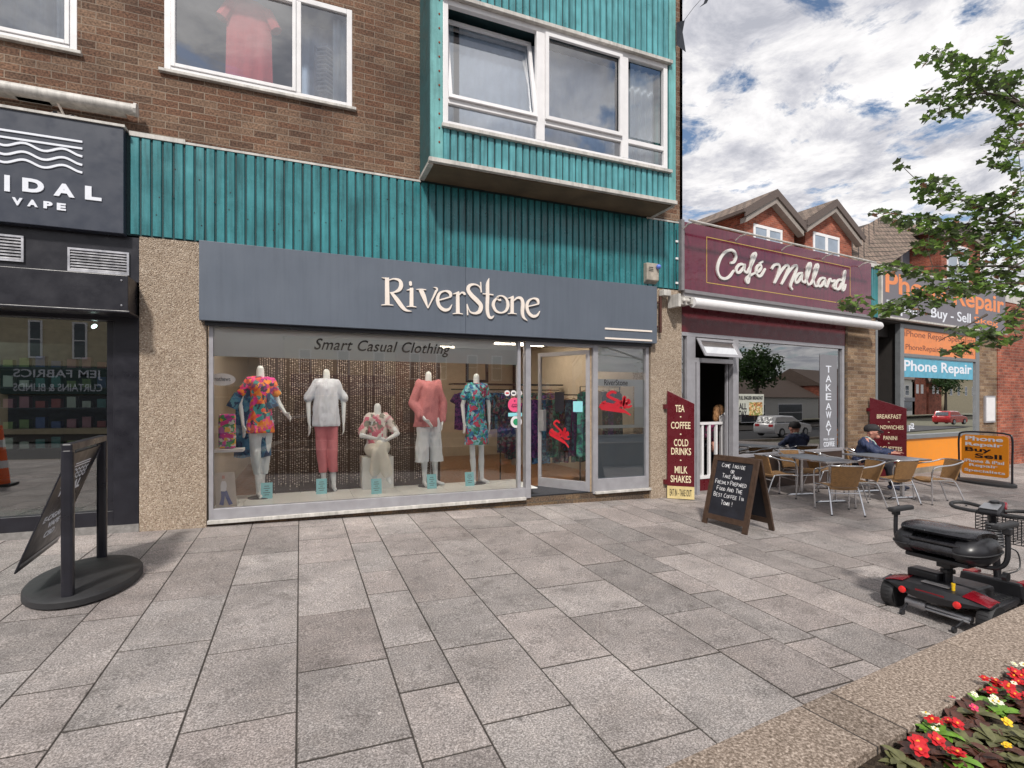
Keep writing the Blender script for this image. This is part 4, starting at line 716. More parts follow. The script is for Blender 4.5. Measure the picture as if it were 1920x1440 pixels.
mb.build('frame', m_alug, CF, bevel=.004)
mb = MB(); mb.fb(xf, 5.08, -.3, .50, -.12, -.01); mb.build('stall_riser', mat('dark_brown_riser', (.045, .028, .022), .5, var=.3), CF)
mb = MB(); mb.quad((xf, .05, .56), (5.0, .05, .56), (5.0, .05, 2.76), (xf, .05, 2.76)); cg = mb.build('window_glass', m_glassc, CF)
mb = MB(); mb.quad((xb, .05, 0), (xc, .05, 0), (xc, .05, 2.76), (xb, .05, 2.76)); mb.build('side_glass', m_glassc, CF)
tw = MB(); p0, p1 = xd + .05, xe - .03; zt_, zb_ = 2.74, 2.40; dp_ = .20
def tq(x, f, k): return (x, -(.0 + dp_ * (1 - f)) - k, zb_ + (zt_ - zb_) * f - .0)
for (xa_, xb_, f0, f1) in ((p0, p1, 0, .16), (p0, p1, .86, 1), (p0, p0 + .06, .16, .86), (p1 - .06, p1, .16, .86)): tw.hexa([tq(xa_, f0, 0), tq(xb_, f0, 0), tq(xb_, f0, .03), tq(xa_, f0, .03), tq(xa_, f1, 0), tq(xb_, f1, 0), tq(xb_, f1, .03), tq(xa_, f1, .03)])
tl_ = tw.build('toplight', m_alug, CF, bevel=.003); mb = MB(); mb.quad(tq(p0 + .06, .16, .01), tq(p1 - .06, .16, .01), tq(p1 - .06, .86, .01), tq(p0 + .06, .86, .01)); mb.build('toplight_glass', m_glassc, tl_)
mb = MB(); mb.fb(xd + .05, xd + .13, zg, 2.3, -.1, .02); mb.fb(xe - .07, xe - .03, zg, 2.3, -.15, -.105); mb.build('door_leaf_edge', m_alug, CF)
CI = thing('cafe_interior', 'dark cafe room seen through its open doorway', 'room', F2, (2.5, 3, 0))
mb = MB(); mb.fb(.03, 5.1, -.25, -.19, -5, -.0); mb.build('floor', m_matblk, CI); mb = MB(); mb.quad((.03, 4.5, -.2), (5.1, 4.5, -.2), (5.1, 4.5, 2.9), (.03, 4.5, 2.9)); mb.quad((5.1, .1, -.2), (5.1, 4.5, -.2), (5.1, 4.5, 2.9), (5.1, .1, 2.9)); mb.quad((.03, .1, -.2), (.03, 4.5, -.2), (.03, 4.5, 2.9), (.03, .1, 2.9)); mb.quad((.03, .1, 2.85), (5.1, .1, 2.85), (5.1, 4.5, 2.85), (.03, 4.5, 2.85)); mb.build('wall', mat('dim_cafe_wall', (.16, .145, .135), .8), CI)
t = thing('balustrade', 'white timber balustrade inside the cafe doorway', 'railing', F2, (1, .4, -.1)); d_ = -.25; a, b = L2(1313, 790, d_), L2(1362, 790, d_)
zt_ = L2(1340, 791, d_)[1]; zb_ = L2(1340, 890, d_)[1]
mb = MB(); mb.fb(a[0], b[0], zt_ - .05, zt_, d_ - .06, d_); mb.build('top_rail', m_white, t); mb = MB(); mb.fb(a[0], b[0], zb_ - .06, zb_, d_ - .06, d_); mb.build('bottom_rail', m_white, t)
for i in range(4): x = a[0] + .05 + i * (b[0] - a[0] - .15) / 3; mb = MB(); mb.fb(x, x + .055, zb_, zt_ - .05, d_ - .05, d_ - .01); mb.build('baluster', m_white, t)
mb = MB(); x = b[0] - .06; zn = L2(1362, 775, d_)[1]; mb.fb(x, x + .15, -.19, zn - .05, d_ - .12, d_ + .02); mb.lathe([(.11, zn - .05), (.001, zn + .02)], (x + .075, -d_ + .05, 0), 4); mb.build('newel_post', m_white, t)
mb = MB(); mb.fb(a[0], b[0], -.19, zb_ - .07, d_ - .03, d_ - .01); mb.build('maroon_kickboard', m_maroon2, t)
# cafe window dressing
mb = MB(); a, b = L2(1541, 660), L2(1572, 870); zz0, zz1 = L2(1557, 873)[1], L2(1557, 665)[1]; mb.fb(a[0], b[0] + .02, zz0, zz1, -.047, -.043); bn = mb.build('takeaway_banner', mat('grey_banner', (.20, .20, .22), .6, var=.05), cg)
mb = MB(); lets = 'TAKEAWAY'; vs_ = [692, 710, 727, 744, 762, 778, 795, 810]
for ch, v_ in zip(lets, vs_): p = L2(1557, v_); text(mb, ch, (p[0] - .10, p[0] + .10, p[1] - .075, p[1] + .075), fplane(-.042), .01, keep=False)
p = L2(1558, 833); text(mb, 'COFFEE', (p[0] - .20, p[0] + .20, p[1] - .055, p[1] + .055), fplane(-.042), .02); p = L2(1558, 824); text(mb, 'FOOD : DRINK', (p[0] - .20, p[0] + .20, p[1] - .025, p[1] + .025), fplane(-.042), .01); mb.build('banner_lettering', m_pale, bn)
mb = MB(); p, q = L2(1387, 775), L2(1436, 739); mb.fb(p[0], q[0], p[1] - .03, q[1], -.047, -.044); po = mb.build('menu_poster', mat('poster_cream', (.42, .43, .38), .6), cg)
mb = MB(); w_ = q[0] - p[0]; text(mb, 'FULL ENGLISH BREAKFAST', (p[0] + .03, q[0] - .03, q[1] - .11, q[1] - .04), fplane(-.043), .02); text(mb, 'ALL', (p[0] + .03, p[0] + .2 * w_ + .1, q[1] - .30, q[1] - .18), fplane(-.043), .02); text(mb, 'DAY', (p[0] + .03, p[0] + .2 * w_ + .1, q[1] - .44, q[1] - .32), fplane(-.043), .02); mb.build('poster_lettering', m_black, po)
mb = MB(); mb.fb(p[0] + .42 * w_, q[0] - .05, q[1] - .42, q[1] - .16, -.043, -.040); mb.build('food_picture', pattern('food_picture_print', [(.5, .3, .1), (.3, .08, .03), (.6, .5, .3), (.15, .2, .05)], 30), po)
# projecting menu boards
def menu_board(name, label, pts, lines, foot=None, fr=F0, foot_text=None):
    """pts: 4 world corners (near-bottom-left, bottom-right, top-right, top-left) in picture order; thin board"""
    A, Bq, Cq, Dq = [Vector(p) for p in pts]; o = (A + Bq) / 2; t = thing(name, label, 'menu board', F0, tuple(o)); n = (Bq - A).cross(Dq - A).normalized() * .02
    mb = MB(); mb.hexa([p - o for p in (A, Bq, Bq - n, A - n)] + [p - o for p in (Dq, Cq, Cq - n, Dq - n)]); bd_ = mb.build('board', m_maroon2, t, bevel=.003)
    ex = (Bq - A); w = ex.length; ex.normalize(); ez = Vector((0, 0, 1)); nn = n.normalized()
    pl = lambda a, b, h: A - o + ex * a + ez * b + nn * (.002 + h)
    mb = MB()
    for (s_, a0, a1, b0, b1) in lines: text(mb, s_, (a0 * w, a1 * w, b0, b1), pl, .012, thick=.002)
    mb.build('board_lettering', m_creamt, bd_)
    if foot:
        mb = MB(); q = [A + ez * foot[0], Bq + ez * foot[0], Bq + ez * foot[1], A + ez * foot[1]]; mb.hexa([p - o + nn * .001 for p in (q[0], q[1])] + [p - o + nn * .006 for p in (q[1], q[0])] + [p - o + nn * .001 for p in (q[3], q[2])] + [p - o + nn * .006 for p in (q[2], q[3])]); fo = mb.build('foot_strip', mat('straw_strip', (.62, .50, .24), .5), bd_)
        mb = MB(); pl2 = lambda a, b, h: A - o + ex * a + ez * b + nn * (.008 + h); text(mb, foot_text, (.1 * w, .9 * w, foot[0] + .05, foot[1] - .05), pl2, 0); mb.build('strip_lettering', m_black, fo)
    for f in (.15, .85): mb = MB(); z = A.z + (Dq.z - A.z) * f; p = Vector((A.x, A.y, z)) - o; mb.box(p.x - .05, p.x + .02, p.y - .01, p.y + .08, p.z - .04, p.z + .04); mb.build('hinge', m_maroon2, t)
    return t
b0 = PY(1251, 930, 7.36); yb = 7.36 - .30; b1 = PY(1302, 934, yb); zt0, zt1 = PY(1250, 732, 7.36).z, PY(1302, 757, yb).z; b1.z = b0.z = -.09
H = zt0 - b0.z
menu_board('menu_board', 'maroon slanted top menu board listing tea and coffee on the pebbledash pier', [b0, b1, (b1.x, b1.y, zt1), (b0.x, b0.y, zt0)],
           [('TEA', .3, .64, H * .80, H * .865), ('COFFEE', .14, .86, H * .645, H * .71), ('COLD', .25, .78, H * .485, H * .55), ('DRINKS', .15, .88, H * .405, H * .47), ('MILK', .28, .75, H * .235, H * .30), ('SHAKES', .13, .88, H * .15, H * .215), ('.', .47, .53, H * .75, H * .762), ('.', .47, .53, H * .59, H * .602), ('.', .47, .53, H * .35, H * .362)], (.0, H * .115), foot_text='EAT IN - TAKE OUT')
m0 = F2.M @ Vector((L2(1628, 800, .02)[0], -.05, 0)); w0_ = L2(1628, 745, .05)[1]
m1 = m0 + (F2.M.to_3x3() @ Vector((.28, -.62, 0))); m0.z = m1.z = -.20; zt1 = w0_ - .25
uL = lambda u, z: u
menu_board('menu_board', 'maroon slanted top menu board listing breakfast and sandwiches behind the seated man', [m0, m1, (m1.x, m1.y, zt1 + .0), (m0.x, m0.y, w0_)],
           [('BREAKFAST', .2, .86, 1.40, 1.50), ('SANDWICHES', .15, .92, 1.16, 1.25), ('PANINI', .38, .75, .92, 1.01), ('BAGUETTES', .2, .88, .68, .77), ('DAILY', .3, .75, .44, .53), ('SPECIALS', .2, .88, .30, .39), ('.', .5, .55, 1.32, 1.335), ('.', .5, .55, 1.08, 1.095), ('.', .5, .55, .84, .855)])
# ------------------------------------------------------------------ phone shop
PS = thing('phone_shop_sign', 'grey phone repair fascia sign with orange and white lettering behind the branches', 'sign', F2, (9.5, 0, 3.6))
mb = MB(); mb.fb(6.45, 13.1, 3.60, 4.76, 0, .08); mb.build('panel', mat('mid_grey_sign', (.15, .14, .16), .45, var=.08), PS, bevel=.004)
mb = MB(); mb.fb(6.38, 6.45, 3.55, 4.80, 0, .1); mb.fb(6.45, 13.1, 4.76, 4.80, 0, .09); mb.fb(6.45, 13.1, 3.555, 3.6, 0, .13); mb.build('edge_trim', m_dirtyw, PS)
mb = MB(); a, b = L2(1652, 500, .08)[0], L2(1882, 500, .08)[0]; text(mb, 'Phone Repair', (6.6, 13.0, 4.02, 4.66), fplane(.08), .02); mb.build('orange_lettering', mat('orange_letter', (.75, .25, .09), .5), PS)
mb = MB(); text(mb, 'Repair - Buy - Sell', (6.65, 10.9, 3.66, 4.0), fplane(.08), .01); mb.build('white_lettering', m_pale, PS)
mb = MB(); text(mb, 'Skeg', (11.1, 12.6, 3.72, 3.95), fplane(.08), .01); mb.build('small_orange_lettering', MATS['orange_letter'], PS)
PF = thing('phone_shopfront', 'grey framed phone shop front with orange panel below the window', 'shop front', F2, (9, 0, 0)); x0_, x1_ = 7.62, 11.45
mb = MB(); mb.fb(x0_ - .18, x0_, -.3, 3.5, -.12, .0); mb.fb(x1_, x1_ + .22, -.3, 3.5, -.12, .0); mb.fb(x0_, x1_, 2.70, 2.78, -.1, .0); mb.fb(x0_, x1_, .66, .76, -.1, .04); mb.fb(x0_, x1_, 3.4, 3.5, -.1, 0); mb.fb(6.33, 6.42, -.3, 3.5, -.2, .01); mb.build('frame', mat('mid_grey_frame', (.17, .18, .19), .45), PF, bevel=.004)
mb = MB(); mb.fb(x0_, x1_, -.08, .66, -.1, -.01); mb.build('orange_panel', m_orange, PF); mb = MB(); mb.fb(x0_ - .18, x1_ + .2, -.5, -.08, -.1, .005); mb.build('grey_plinth', m_conc, PF)
mb = MB(); mb.quad((x0_, .04, .76), (x1_, .04, .76), (x1_, .04, 2.70), (x0_, .04, 2.70)); pg = mb.build('window_glass', m_glassc, PF)
mb = MB(); mb.fb(x0_, x1_, 2.78, 3.4, -.06, -.02); bn = mb.build('orange_banner', mat('orange_banner_print', (.72, .24, .08), .45), PF)
mb = MB(); text(mb, 'iPhone Repair Specialists', (x0_ + .05, x1_ - .05, 3.16, 3.36), fplane(-.02), 0); text(mb, 'PhoneRepairSkegness.co.uk', (x0_ + .1, x1_ - .1, 2.84, 3.02), fplane(-.02), 0); mb.build('banner_lettering', mat('brown_vinyl', (.22, .08, .05), .5), bn)
mb = MB(); mb.fb(x0_ + .01, x1_ - .12, 2.20, 2.69, -.036, -.030); bb = mb.build('blue_banner', mat('sky_blue_banner', (.10, .36, .50), .4, var=.15), pg); mb = MB(); text(mb, 'Phone Repair', (x0_ + .04, x1_ - .2, 2.27, 2.62), fplane(-.029), .02); mb.build('banner_lettering', m_pale, bb)
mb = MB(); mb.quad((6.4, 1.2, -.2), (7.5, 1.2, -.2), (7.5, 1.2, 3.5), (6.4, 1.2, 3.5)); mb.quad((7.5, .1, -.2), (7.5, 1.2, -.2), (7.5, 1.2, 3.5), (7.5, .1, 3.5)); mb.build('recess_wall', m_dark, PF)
mb = MB(); mb.fb(6.5, 7.3, 2.45, 3.4, -1.15, -1.12); mb.build('recess_poster', mat('rust_poster', (.10, .04, .02), .6), PF)
mb = MB(); mb.quad((7.5, 3, -.2), (11.6, 3, -.2), (11.6, 3, 3.4), (7.5, 3, 3.4)); mb.quad((7.5, .1, -.2), (11.6, .1, -.2), (11.6, 3, -.2), (7.5, 3, -.2)); mb.build('inner_wall', mat('dim_shop_wall', (.12, .12, .13), .8), PF)
mb = MB(); text(mb, 'p2', (7.9, 8.15, .85, 1.05), fplane(-.03), .01); mb.build('window_lettering', m_pale, pg)
t = thing('notice_case', 'white framed notice case on the brown brick pier at far right', 'notice board', F2, (12, 0, 1)); a, b = L2(1848, 742, .05), L2(1867, 792, .05); mb = MB(); mb.fb(a[0], b[0], b[1], a[1], 0, .05); mb.build('case', m_alug, t, bevel=.004); mb = MB(); mb.fb(a[0] + .05, b[0] - .05, b[1] + .05, a[1] - .05, .05, .054); mb.build('paper', m_white, t)
# ------------------------------------------------------------------ brick houses with dormers behind the cafe
def uvquad(mb_name, quads, m, parent):
    me = bpy.data.meshes.new(mb_name); vs = []; fs = []; uvs = []; o0 = ORG[parent.name]
    for q in quads:
        b = len(vs); P_ = [Vector(p) for p in q]; ex = (P_[1] - P_[0]).normalized(); n = (P_[1] - P_[0]).cross(P_[-1] - P_[0]).normalized(); ey = n.cross(ex)
        vs += [p - o0 for p in P_]; fs.append(tuple(range(b, b + len(P_)))); uvs += [((p - P_[0]).dot(ex), (p - P_[0]).dot(ey)) for p in P_]
    me.from_pydata(vs, [], fs); uv = me.uv_layers.new(name='UVMap')
    for i, c in enumerate(uvs): uv.data[i].uv = c
    me.materials.append(m); o = bpy.data.objects.new(mb_name, me); COL.objects.link(o); o.parent = parent; ORG[o.name] = o0; return o
HB = thing('brick_house_row', 'red brick house row with tiled roof and gabled dormers behind the cafe', 'house', F2, (15, 7, 0))
q = lambda u, v, d=-7: L2(u, v, d)
mb = MB(); mb.fb(4, 30, 0, 7.6, -12, -7.6); mb.build('wall', m_redb, HB)
ridge = 8.75; uvquad('roof', [[(3, 7.0, 6.7), (30, 7.0, 6.7), (30, 11, 9.6), (3, 11, 9.6)], [(3, 15, 6.7), (30, 15, 6.7), (30, 11, 9.6), (3, 11, 9.6)]], m_roof, HB)
mb = MB(); mb.fb(3, 30, 6.6, 6.72, -7.2, -6.95); mb.build('gutter', m_black, HB)
def dormer(par, a0, a1, zb_, ze, apex, ov, win, d=-7, back=-11.5, wallm=m_redb, bgb=True):
    cx = (a0 + a1) / 2; mb = MB(); mb.prism([(a0, zb_), (a1, zb_), (a1, ze), (cx, apex - .25), (a0, ze)], 'y', -d, -back); dm = mb.build('dormer', wallm, par)
    sl_ = (apex - ze) / (cx - a0 + ov); L_ = a0 - ov; R_ = a1 + ov; zo = ze - .05; f = -d - .35; g = -back
    uvquad('dormer_roof', [[(L_, f, zo), (L_, g, zo), (cx, g, apex), (cx, f, apex)], [(R_, g, zo), (R_, f, zo), (cx, f, apex), (cx, g, apex)]], m_roof, dm)
    mb = MB()
    for (x0, x1) in ((L_, cx), (R_, cx)): mb.hexa([(x0, f, zo - .32), (x1, f, apex - .32), (x1, f + .06, apex - .32), (x0, f + .06, zo - .32), (x0, f, zo), (x1, f, apex), (x1, f + .06, apex), (x0, f + .06, zo)])
    mb.box(L_ - .08, L_ + .05, f, g, zo - .15, zo - .02); mb.box(R_ - .05, R_ + .08, f, g, zo - .15, zo - .02)
    mb.build('bargeboard', mat('brown_bargeboard', (.10, .075, .065), .6), dm)
    mb = MB(); 
    for (x0, x1) in ((L_ + .12, cx), (R_ - .12, cx)): mb.hexa([(x0, f + .065, zo - .5), (x1, f + .065, apex - .55), (x1, f + .34, apex - .55), (x0, f + .34, zo - .5), (x0, f + .065, zo - .3), (x1, f + .065, apex - .3), (x1, f + .34, apex - .3), (x0, f + .34, zo - .3)])
    mb.build('soffit_board', mat('pale_soffit', (.27, .235, .21), .6), dm)
    w = win; m_sk = m_glassu; mb = MB(); dd = d + .03; fw = .12
    mb.fb(w[0], w[1], w[2], w[2] + fw, d - .05, dd); mb.fb(w[0], w[1], w[3] - fw, w[3], d - .05, dd); mb.fb(w[0], w[0] + fw, w[2] + fw, w[3] - fw, d - .05, dd - .002); mb.fb(w[1] - fw, w[1], w[2] + fw, w[3] - fw, d - .05, dd - .002); cx2 = (w[0] + w[1]) / 2; mb.fb(cx2 - .1, cx2 + .1, w[2] + fw, w[3] - fw, d - .05, dd - .003)
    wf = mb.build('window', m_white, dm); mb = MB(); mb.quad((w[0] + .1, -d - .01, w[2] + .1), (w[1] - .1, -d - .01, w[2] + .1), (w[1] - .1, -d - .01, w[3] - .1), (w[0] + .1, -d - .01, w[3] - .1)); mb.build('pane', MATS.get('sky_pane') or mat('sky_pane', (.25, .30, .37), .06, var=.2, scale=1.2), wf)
dormer(HB, q(1395, 430)[0], q(1489, 430)[0], 6.0, q(1489, 420)[1], q(1444, 360)[1], .35, (q(1412, 430)[0], q(1466, 430)[0], 6.8, q(1412, 419)[1]))
dormer(HB, q(1510, 440)[0], q(1597, 440)[0], 6.0, q(1597, 440)[1], q(1555, 378)[1], .45, (q(1524, 440)[0], q(1573, 440)[0], 7.3, q(1524, 434)[1]))
dormer(HB, q(1765, 480)[0] , q(1838, 480)[0], 6.0, q(1800, 470)[1] + .9, q(1803, 425)[1], .5, (q(1775, 480)[0], q(1815, 480)[0], 8.0, q(1795, 460)[1]))
hp = lambda u, v, d=-7.0: (lambda r: (r[0], -d, r[1]))(L2(u, v, d))
ap = hp(1655, 404, -9); uvquad('hipped_roof', [[hp(1612, 500, -6.6), hp(1672, 492, -6.6), hp(1757, 432, -8.5), ap], [hp(1600, 437, -8), hp(1595, 497, -6.8), hp(1612, 500, -6.6), ap], [hp(1600, 437, -8), ap, (ap[0] + 8, ap[1] + 1.5, ap[2] - .6), (ap[0] + 3, ap[1] + 3.5, ap[2] - 3)], [ap, hp(1757, 432, -8.5), (ap[0] + 9, ap[1] + 1.5, ap[2] - 1.0), (ap[0] + 4, ap[1] + 2, ap[2] - .3)]], m_roof, HB)
mb = MB(); a, b = hp(1688, 500, -8.6), hp(1757, 445, -8.6); mb.box(a[0] - 2, a[0] + 4.3, 8.6, 11, 6, b[2]); mb.build('rendered_wall', mat('grey_brown_render', (.15, .13, .12), .8), HB)
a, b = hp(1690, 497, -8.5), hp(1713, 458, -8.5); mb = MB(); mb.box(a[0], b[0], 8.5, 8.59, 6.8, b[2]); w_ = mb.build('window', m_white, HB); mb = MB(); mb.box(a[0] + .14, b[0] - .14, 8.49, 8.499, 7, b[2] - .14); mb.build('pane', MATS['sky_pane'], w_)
YP = thing('yucca', 'spiky yucca plant on the flat roof above the phone shop sign', 'plant', F2, (9, 1.5, 4.7)); yo = L2(1765, 512, -1.5); mb = MB(); rnd = random.Random(5)
for i in range(46):
    a = rnd.uniform(0, 6.28); el = rnd.uniform(.15, 1.4); l = rnd.uniform(.5, .95); d = Vector((math.cos(a) * math.cos(el), math.sin(a) * math.cos(el), math.sin(el))); s_ = d.cross(Vector((0, 0, 1))).normalized() * .022; o = Vector((yo[0], 1.5, 4.65)); mb.add([o - s_, o + s_, o + d * l * .6 + s_ * .8, o + d * l, o + d * l * .6 - s_ * .8], [(0, 1, 2, 3, 4)])
mb.build('leaves', mat('yucca_leaf', (.16, .17, .05), .6, var=.4), YP)
# ------------------------------------------------------------------ organic bodies
def capsule(mb, a, b, r0, r1, n=12, flat=1, ax=None):
    a, b = Vector(a), Vector(b); d = b - a; Ln = d.length
    d = d / Ln if Ln > 1e-6 else Vector((0, 0, 1)); x = Vector(ax) if ax else d.orthogonal(); x = (x - d * x.dot(d)).normalized(); y = d.cross(x)
    rings = []
    for i in range(4): t = math.pi / 2 * (1 - (i + .3) / 4); rings.append((a - d * r0 * math.sin(t), r0 * math.cos(t)))
    for i in range(4): rings.append((a + (b - a) * i / 3, r0 + (r1 - r0) * i / 3))
    for i in range(4): t = math.pi / 2 * ((i + .7) / 4); rings.append((b + d * r1 * math.sin(t), r1 * math.cos(t)))
    vs = [c + (x * math.cos(2 * math.pi * j / n) + y * math.sin(2 * math.pi * j / n) * flat) * r for c, r in rings for j in range(n)]; k = len(rings)
    fs = [(i * n + j, i * n + (j + 1) % n, (i + 1) * n + (j + 1) % n, (i + 1) * n + j) for i in range(k - 1) for j in range(n)] + [tuple(range(n))[::-1], tuple(range((k - 1) * n, k * n))]
    mb.add(vs, fs)
def organic(name, prims, voxel, m, parent, smooth=8, folds=0, ff=14, zmin=None, scale=1, label=None):
    """prims: (a, b, r0, r1[, flat, axis]) tapered limbs fused into one continuous skin"""
    mb = MB()
    for p in prims: capsule(mb, Vector(p[0]) * scale, Vector(p[1]) * scale, p[2] * scale, p[3] * scale, 14, *(p[4:]))
    me = bpy.data.meshes.new('body_source'); me.from_pydata(mb.v, [], mb.f); b = bmesh.new(); b.from_mesh(me); bmesh.ops.recalc_face_normals(b, faces=b.faces); b.to_mesh(me); b.free()
    o = bpy.data.objects.new('body_source', me); COL.objects.link(o); r = o.modifiers.new('r', 'REMESH'); r.mode = 'VOXEL'; r.voxel_size = voxel * scale
    s_ = o.modifiers.new('s', 'SMOOTH'); s_.factor = .5; s_.iterations = smooth
    dg = bpy.context.evaluated_depsgraph_get(); m2 = bpy.data.meshes.new_from_object(o.evaluated_get(dg)); bpy.data.objects.remove(o); bpy.data.meshes.remove(me)
    if folds:
        ns = [v.normal.copy() for v in m2.vertices]
        for v, n in zip(m2.vertices, ns):
            c = v.co / scale; v.co += n * folds * scale * (noise.noise(Vector((c.x * ff, c.y * ff, c.z * ff * .35))) + .5 * noise.noise(Vector((c.x * ff * 2.2, c.y * ff * 2.2, c.z * ff * .9 + 5))))
    if zmin is not None:
        for v in m2.vertices: v.co.z = max(v.co.z, zmin * scale)
    m2.polygons.foreach_set('use_smooth', [True] * len(m2.polygons)); m2.materials.clear(); m2.materials.append(m); m2.name = name
    o = bpy.data.objects.new(name, m2); COL.objects.link(o)
    if parent: o.parent = parent; ORG[o.name] = Vector((0, 0, 0))
    return tagp(o, label)
def V3(*a): return Vector(a)
def hand_prims(w, d, side, curl=.3, s=1):
    """w wrist point, d pointing direction; five separate fingers; side vector across the palm towards the thumb"""
    w, d, side = Vector(w), Vector(d).normalized(), Vector(side); side = (side - d * side.dot(d)).normalized(); nrm = d.cross(side)
    pr = [(w, w + d * .085 * s, .024 * s, .034 * s, .55, tuple(side))]
    for i, (off, ln) in enumerate(((.027, .068), (.009, .078), (-.009, .072), (-.026, .056))):
        a = w + d * .088 * s + side * off * s; m_ = a + (d + nrm * curl * .5).normalized() * ln * .5 * s; e_ = m_ + (d + nrm * curl * 1.6).normalized() * ln * .5 * s
        pr += [(a, m_, .0095 * s, .0085 * s), (m_, e_, .0085 * s, .0068 * s)]
    a = w + d * .025 * s + side * .026 * s; m_ = a + (d + side * .9).normalized() * .038 * s; pr += [(a, m_, .012 * s, .010 * s), (m_, m_ + (d + side * .2 + nrm * curl * .4).normalized() * .032 * s, .010 * s, .008 * s)]
    return pr
m_pk = mat('dusty_pink_fabric', (.60, .20, .23), .85, var=.08); m_lpk = mat('pink_knit', (.52, .20, .21), .95, var=.2, scale=90, bump=.5, bs=160); m_wf = mat('white_fabric', (.66, .70, .74), .85, var=.05); m_cf = mat('cream_fabric', (.70, .69, .62), .85, var=.06); m_sh = mat('pale_lilac_shirt', (.60, .64, .72), .85, var=.08)
p_hot = pattern('bright_floral', [(.75, .10, .05), (.70, .03, .22), (.85, .30, .03), (.06, .30, .30), (.75, .05, .30), (.80, .22, .04), (.25, .03, .20), (.06, .06, .10)], 17, 1.6)
p_rose = pattern('rose_floral', [(.60, .55, .52), (.55, .15, .22), (.62, .58, .55), (.20, .20, .17), (.60, .35, .38), (.64, .60, .58)], 15, 1.6)
p_blue = pattern('blue_green_floral', [(.04, .18, .42), (.05, .42, .50), (.03, .22, .14), (.45, .05, .10), (.25, .55, .62), (.03, .05, .16), (.10, .35, .30)], 19, 1.8)
FL = .216
def mannequin(idx, u, v, zn, rz, label, pose):
    p = PZ(u, v, FL); sc = (zn - FL) / 1.50; t = thing('mannequin', label, 'mannequin', F0, (p.x, p.y, FL), rz, 'headless mannequins in the shop window')
    body = [(V3(-.06, 0, .92), V3(.06, 0, .92), .088, .088), (V3(0, 0, .95), V3(0, 0, 1.08), .125, .10, .8, (1, 0, 0)), (V3(0, 0, 1.10), V3(0, -.005, 1.27), .105, .135, .72, (1, 0, 0)), (V3(-.11, 0, 1.33), V3(.11, 0, 1.33), .06, .06), (V3(0, 0, 1.34), V3(0, -.005, 1.50), .055, .048)]
    body += [(V3(-.06, -.05, 1.25), V3(-.055, -.05, 1.25), .05, .05), (V3(.06, -.05, 1.25), V3(.055, -.05, 1.25), .05, .05)]
    t.scale = (.86, .9, 1); return t, sc, body
def std_leg(hx, kx, ky, ax_, ay, toe=(0, -.14)):
    return [(V3(hx, 0, .88), V3(kx, ky, .49), .070, .046), (V3(kx, ky, .49), V3((kx + ax_) / 2, (ky + ay) / 2 + .015, .33), .046, .047), (V3((kx + ax_) / 2, (ky + ay) / 2 + .015, .33), V3(ax_, ay, .09), .052, .032), (V3(ax_, ay + .02, .045), V3(ax_ + toe[0], ay + toe[1], .028), .034, .026, .8), (V3(ax_, ay, .09), V3(ax_, ay + .02, .045), .034, .036)]
def arm(sx, el, wr, hd, thumb=(0, -1, 0), s_=.0, curl=.3):
    sh = V3(sx * .9, 0, 1.345); return [(sh, Vector(el), .038, .034), (Vector(el), Vector(wr), .036, .024)] + hand_prims(wr, hd, thumb, curl)
def stand_disc(t, m=None):
    mb = MB(); mb.lathe([(.19, 0), (.19, .008), (.17, .014)], n=28); mb.build('base', m_black if m is None else m, t, smooth=True)
    mb = MB(); mb.cyl((.07, .05, .01), (.07, .05, .4), .009, 8); mb.build('support_rod', m_alu, t)
VX = .012
# 1 bright floral tunic
t, sc, body = mannequin(1, 488, 933, 2.04, R(12), 'headless mannequin in bright orange and pink floral tunic and pale blue trousers', 0)
A = body + std_leg(-.07, -.035, -.03, -.02, .0) + std_leg(.07, .045, .0, .02, .05) + arm(-.17, (-.235, .02, 1.10), (-.215, -.03, .86), (.15, -.12, -1), (.4, -1, 0)) + arm(.17, (.23, .03, 1.12), (.30, -.10, .98), (.35, -.5, -.35), (-.3, 0, 1), curl=.8)
organic('body', A, VX, m_mann, t, scale=sc, smooth=4)
organic('tunic', [(V3(-.11, 0, 1.34), V3(.11, 0, 1.34), .078, .078), (V3(0, 0, 1.28), V3(0, 0, 1.0), .155, .15, .8, (1, 0, 0)), (V3(0, 0, 1.0), V3(0, 0, .78), .155, .185, .8, (1, 0, 0)), (V3(-.14, 0, 1.36), V3(-.225, .01, 1.23), .055, .06), (V3(.14, 0, 1.36), V3(.215, .01, 1.23), .055, .06)], VX, p_hot, t, scale=sc, folds=.02, zmin=.76, smooth=6)
organic('trousers', [(V3(-.075, 0, .88), V3(-.06, -.03, .49), .10, .062), (V3(-.06, -.03, .49), V3(-.04, 0, .30), .062, .054), (V3(.075, 0, .88), V3(.065, 0, .49), .10, .062), (V3(.065, 0, .49), V3(.05, .04, .28), .062, .054)], VX, mat('pale_blue_trousers', (.62, .68, .72), .85, var=.06), t, scale=sc, folds=.014, zmin=.27)
stand_disc(t)
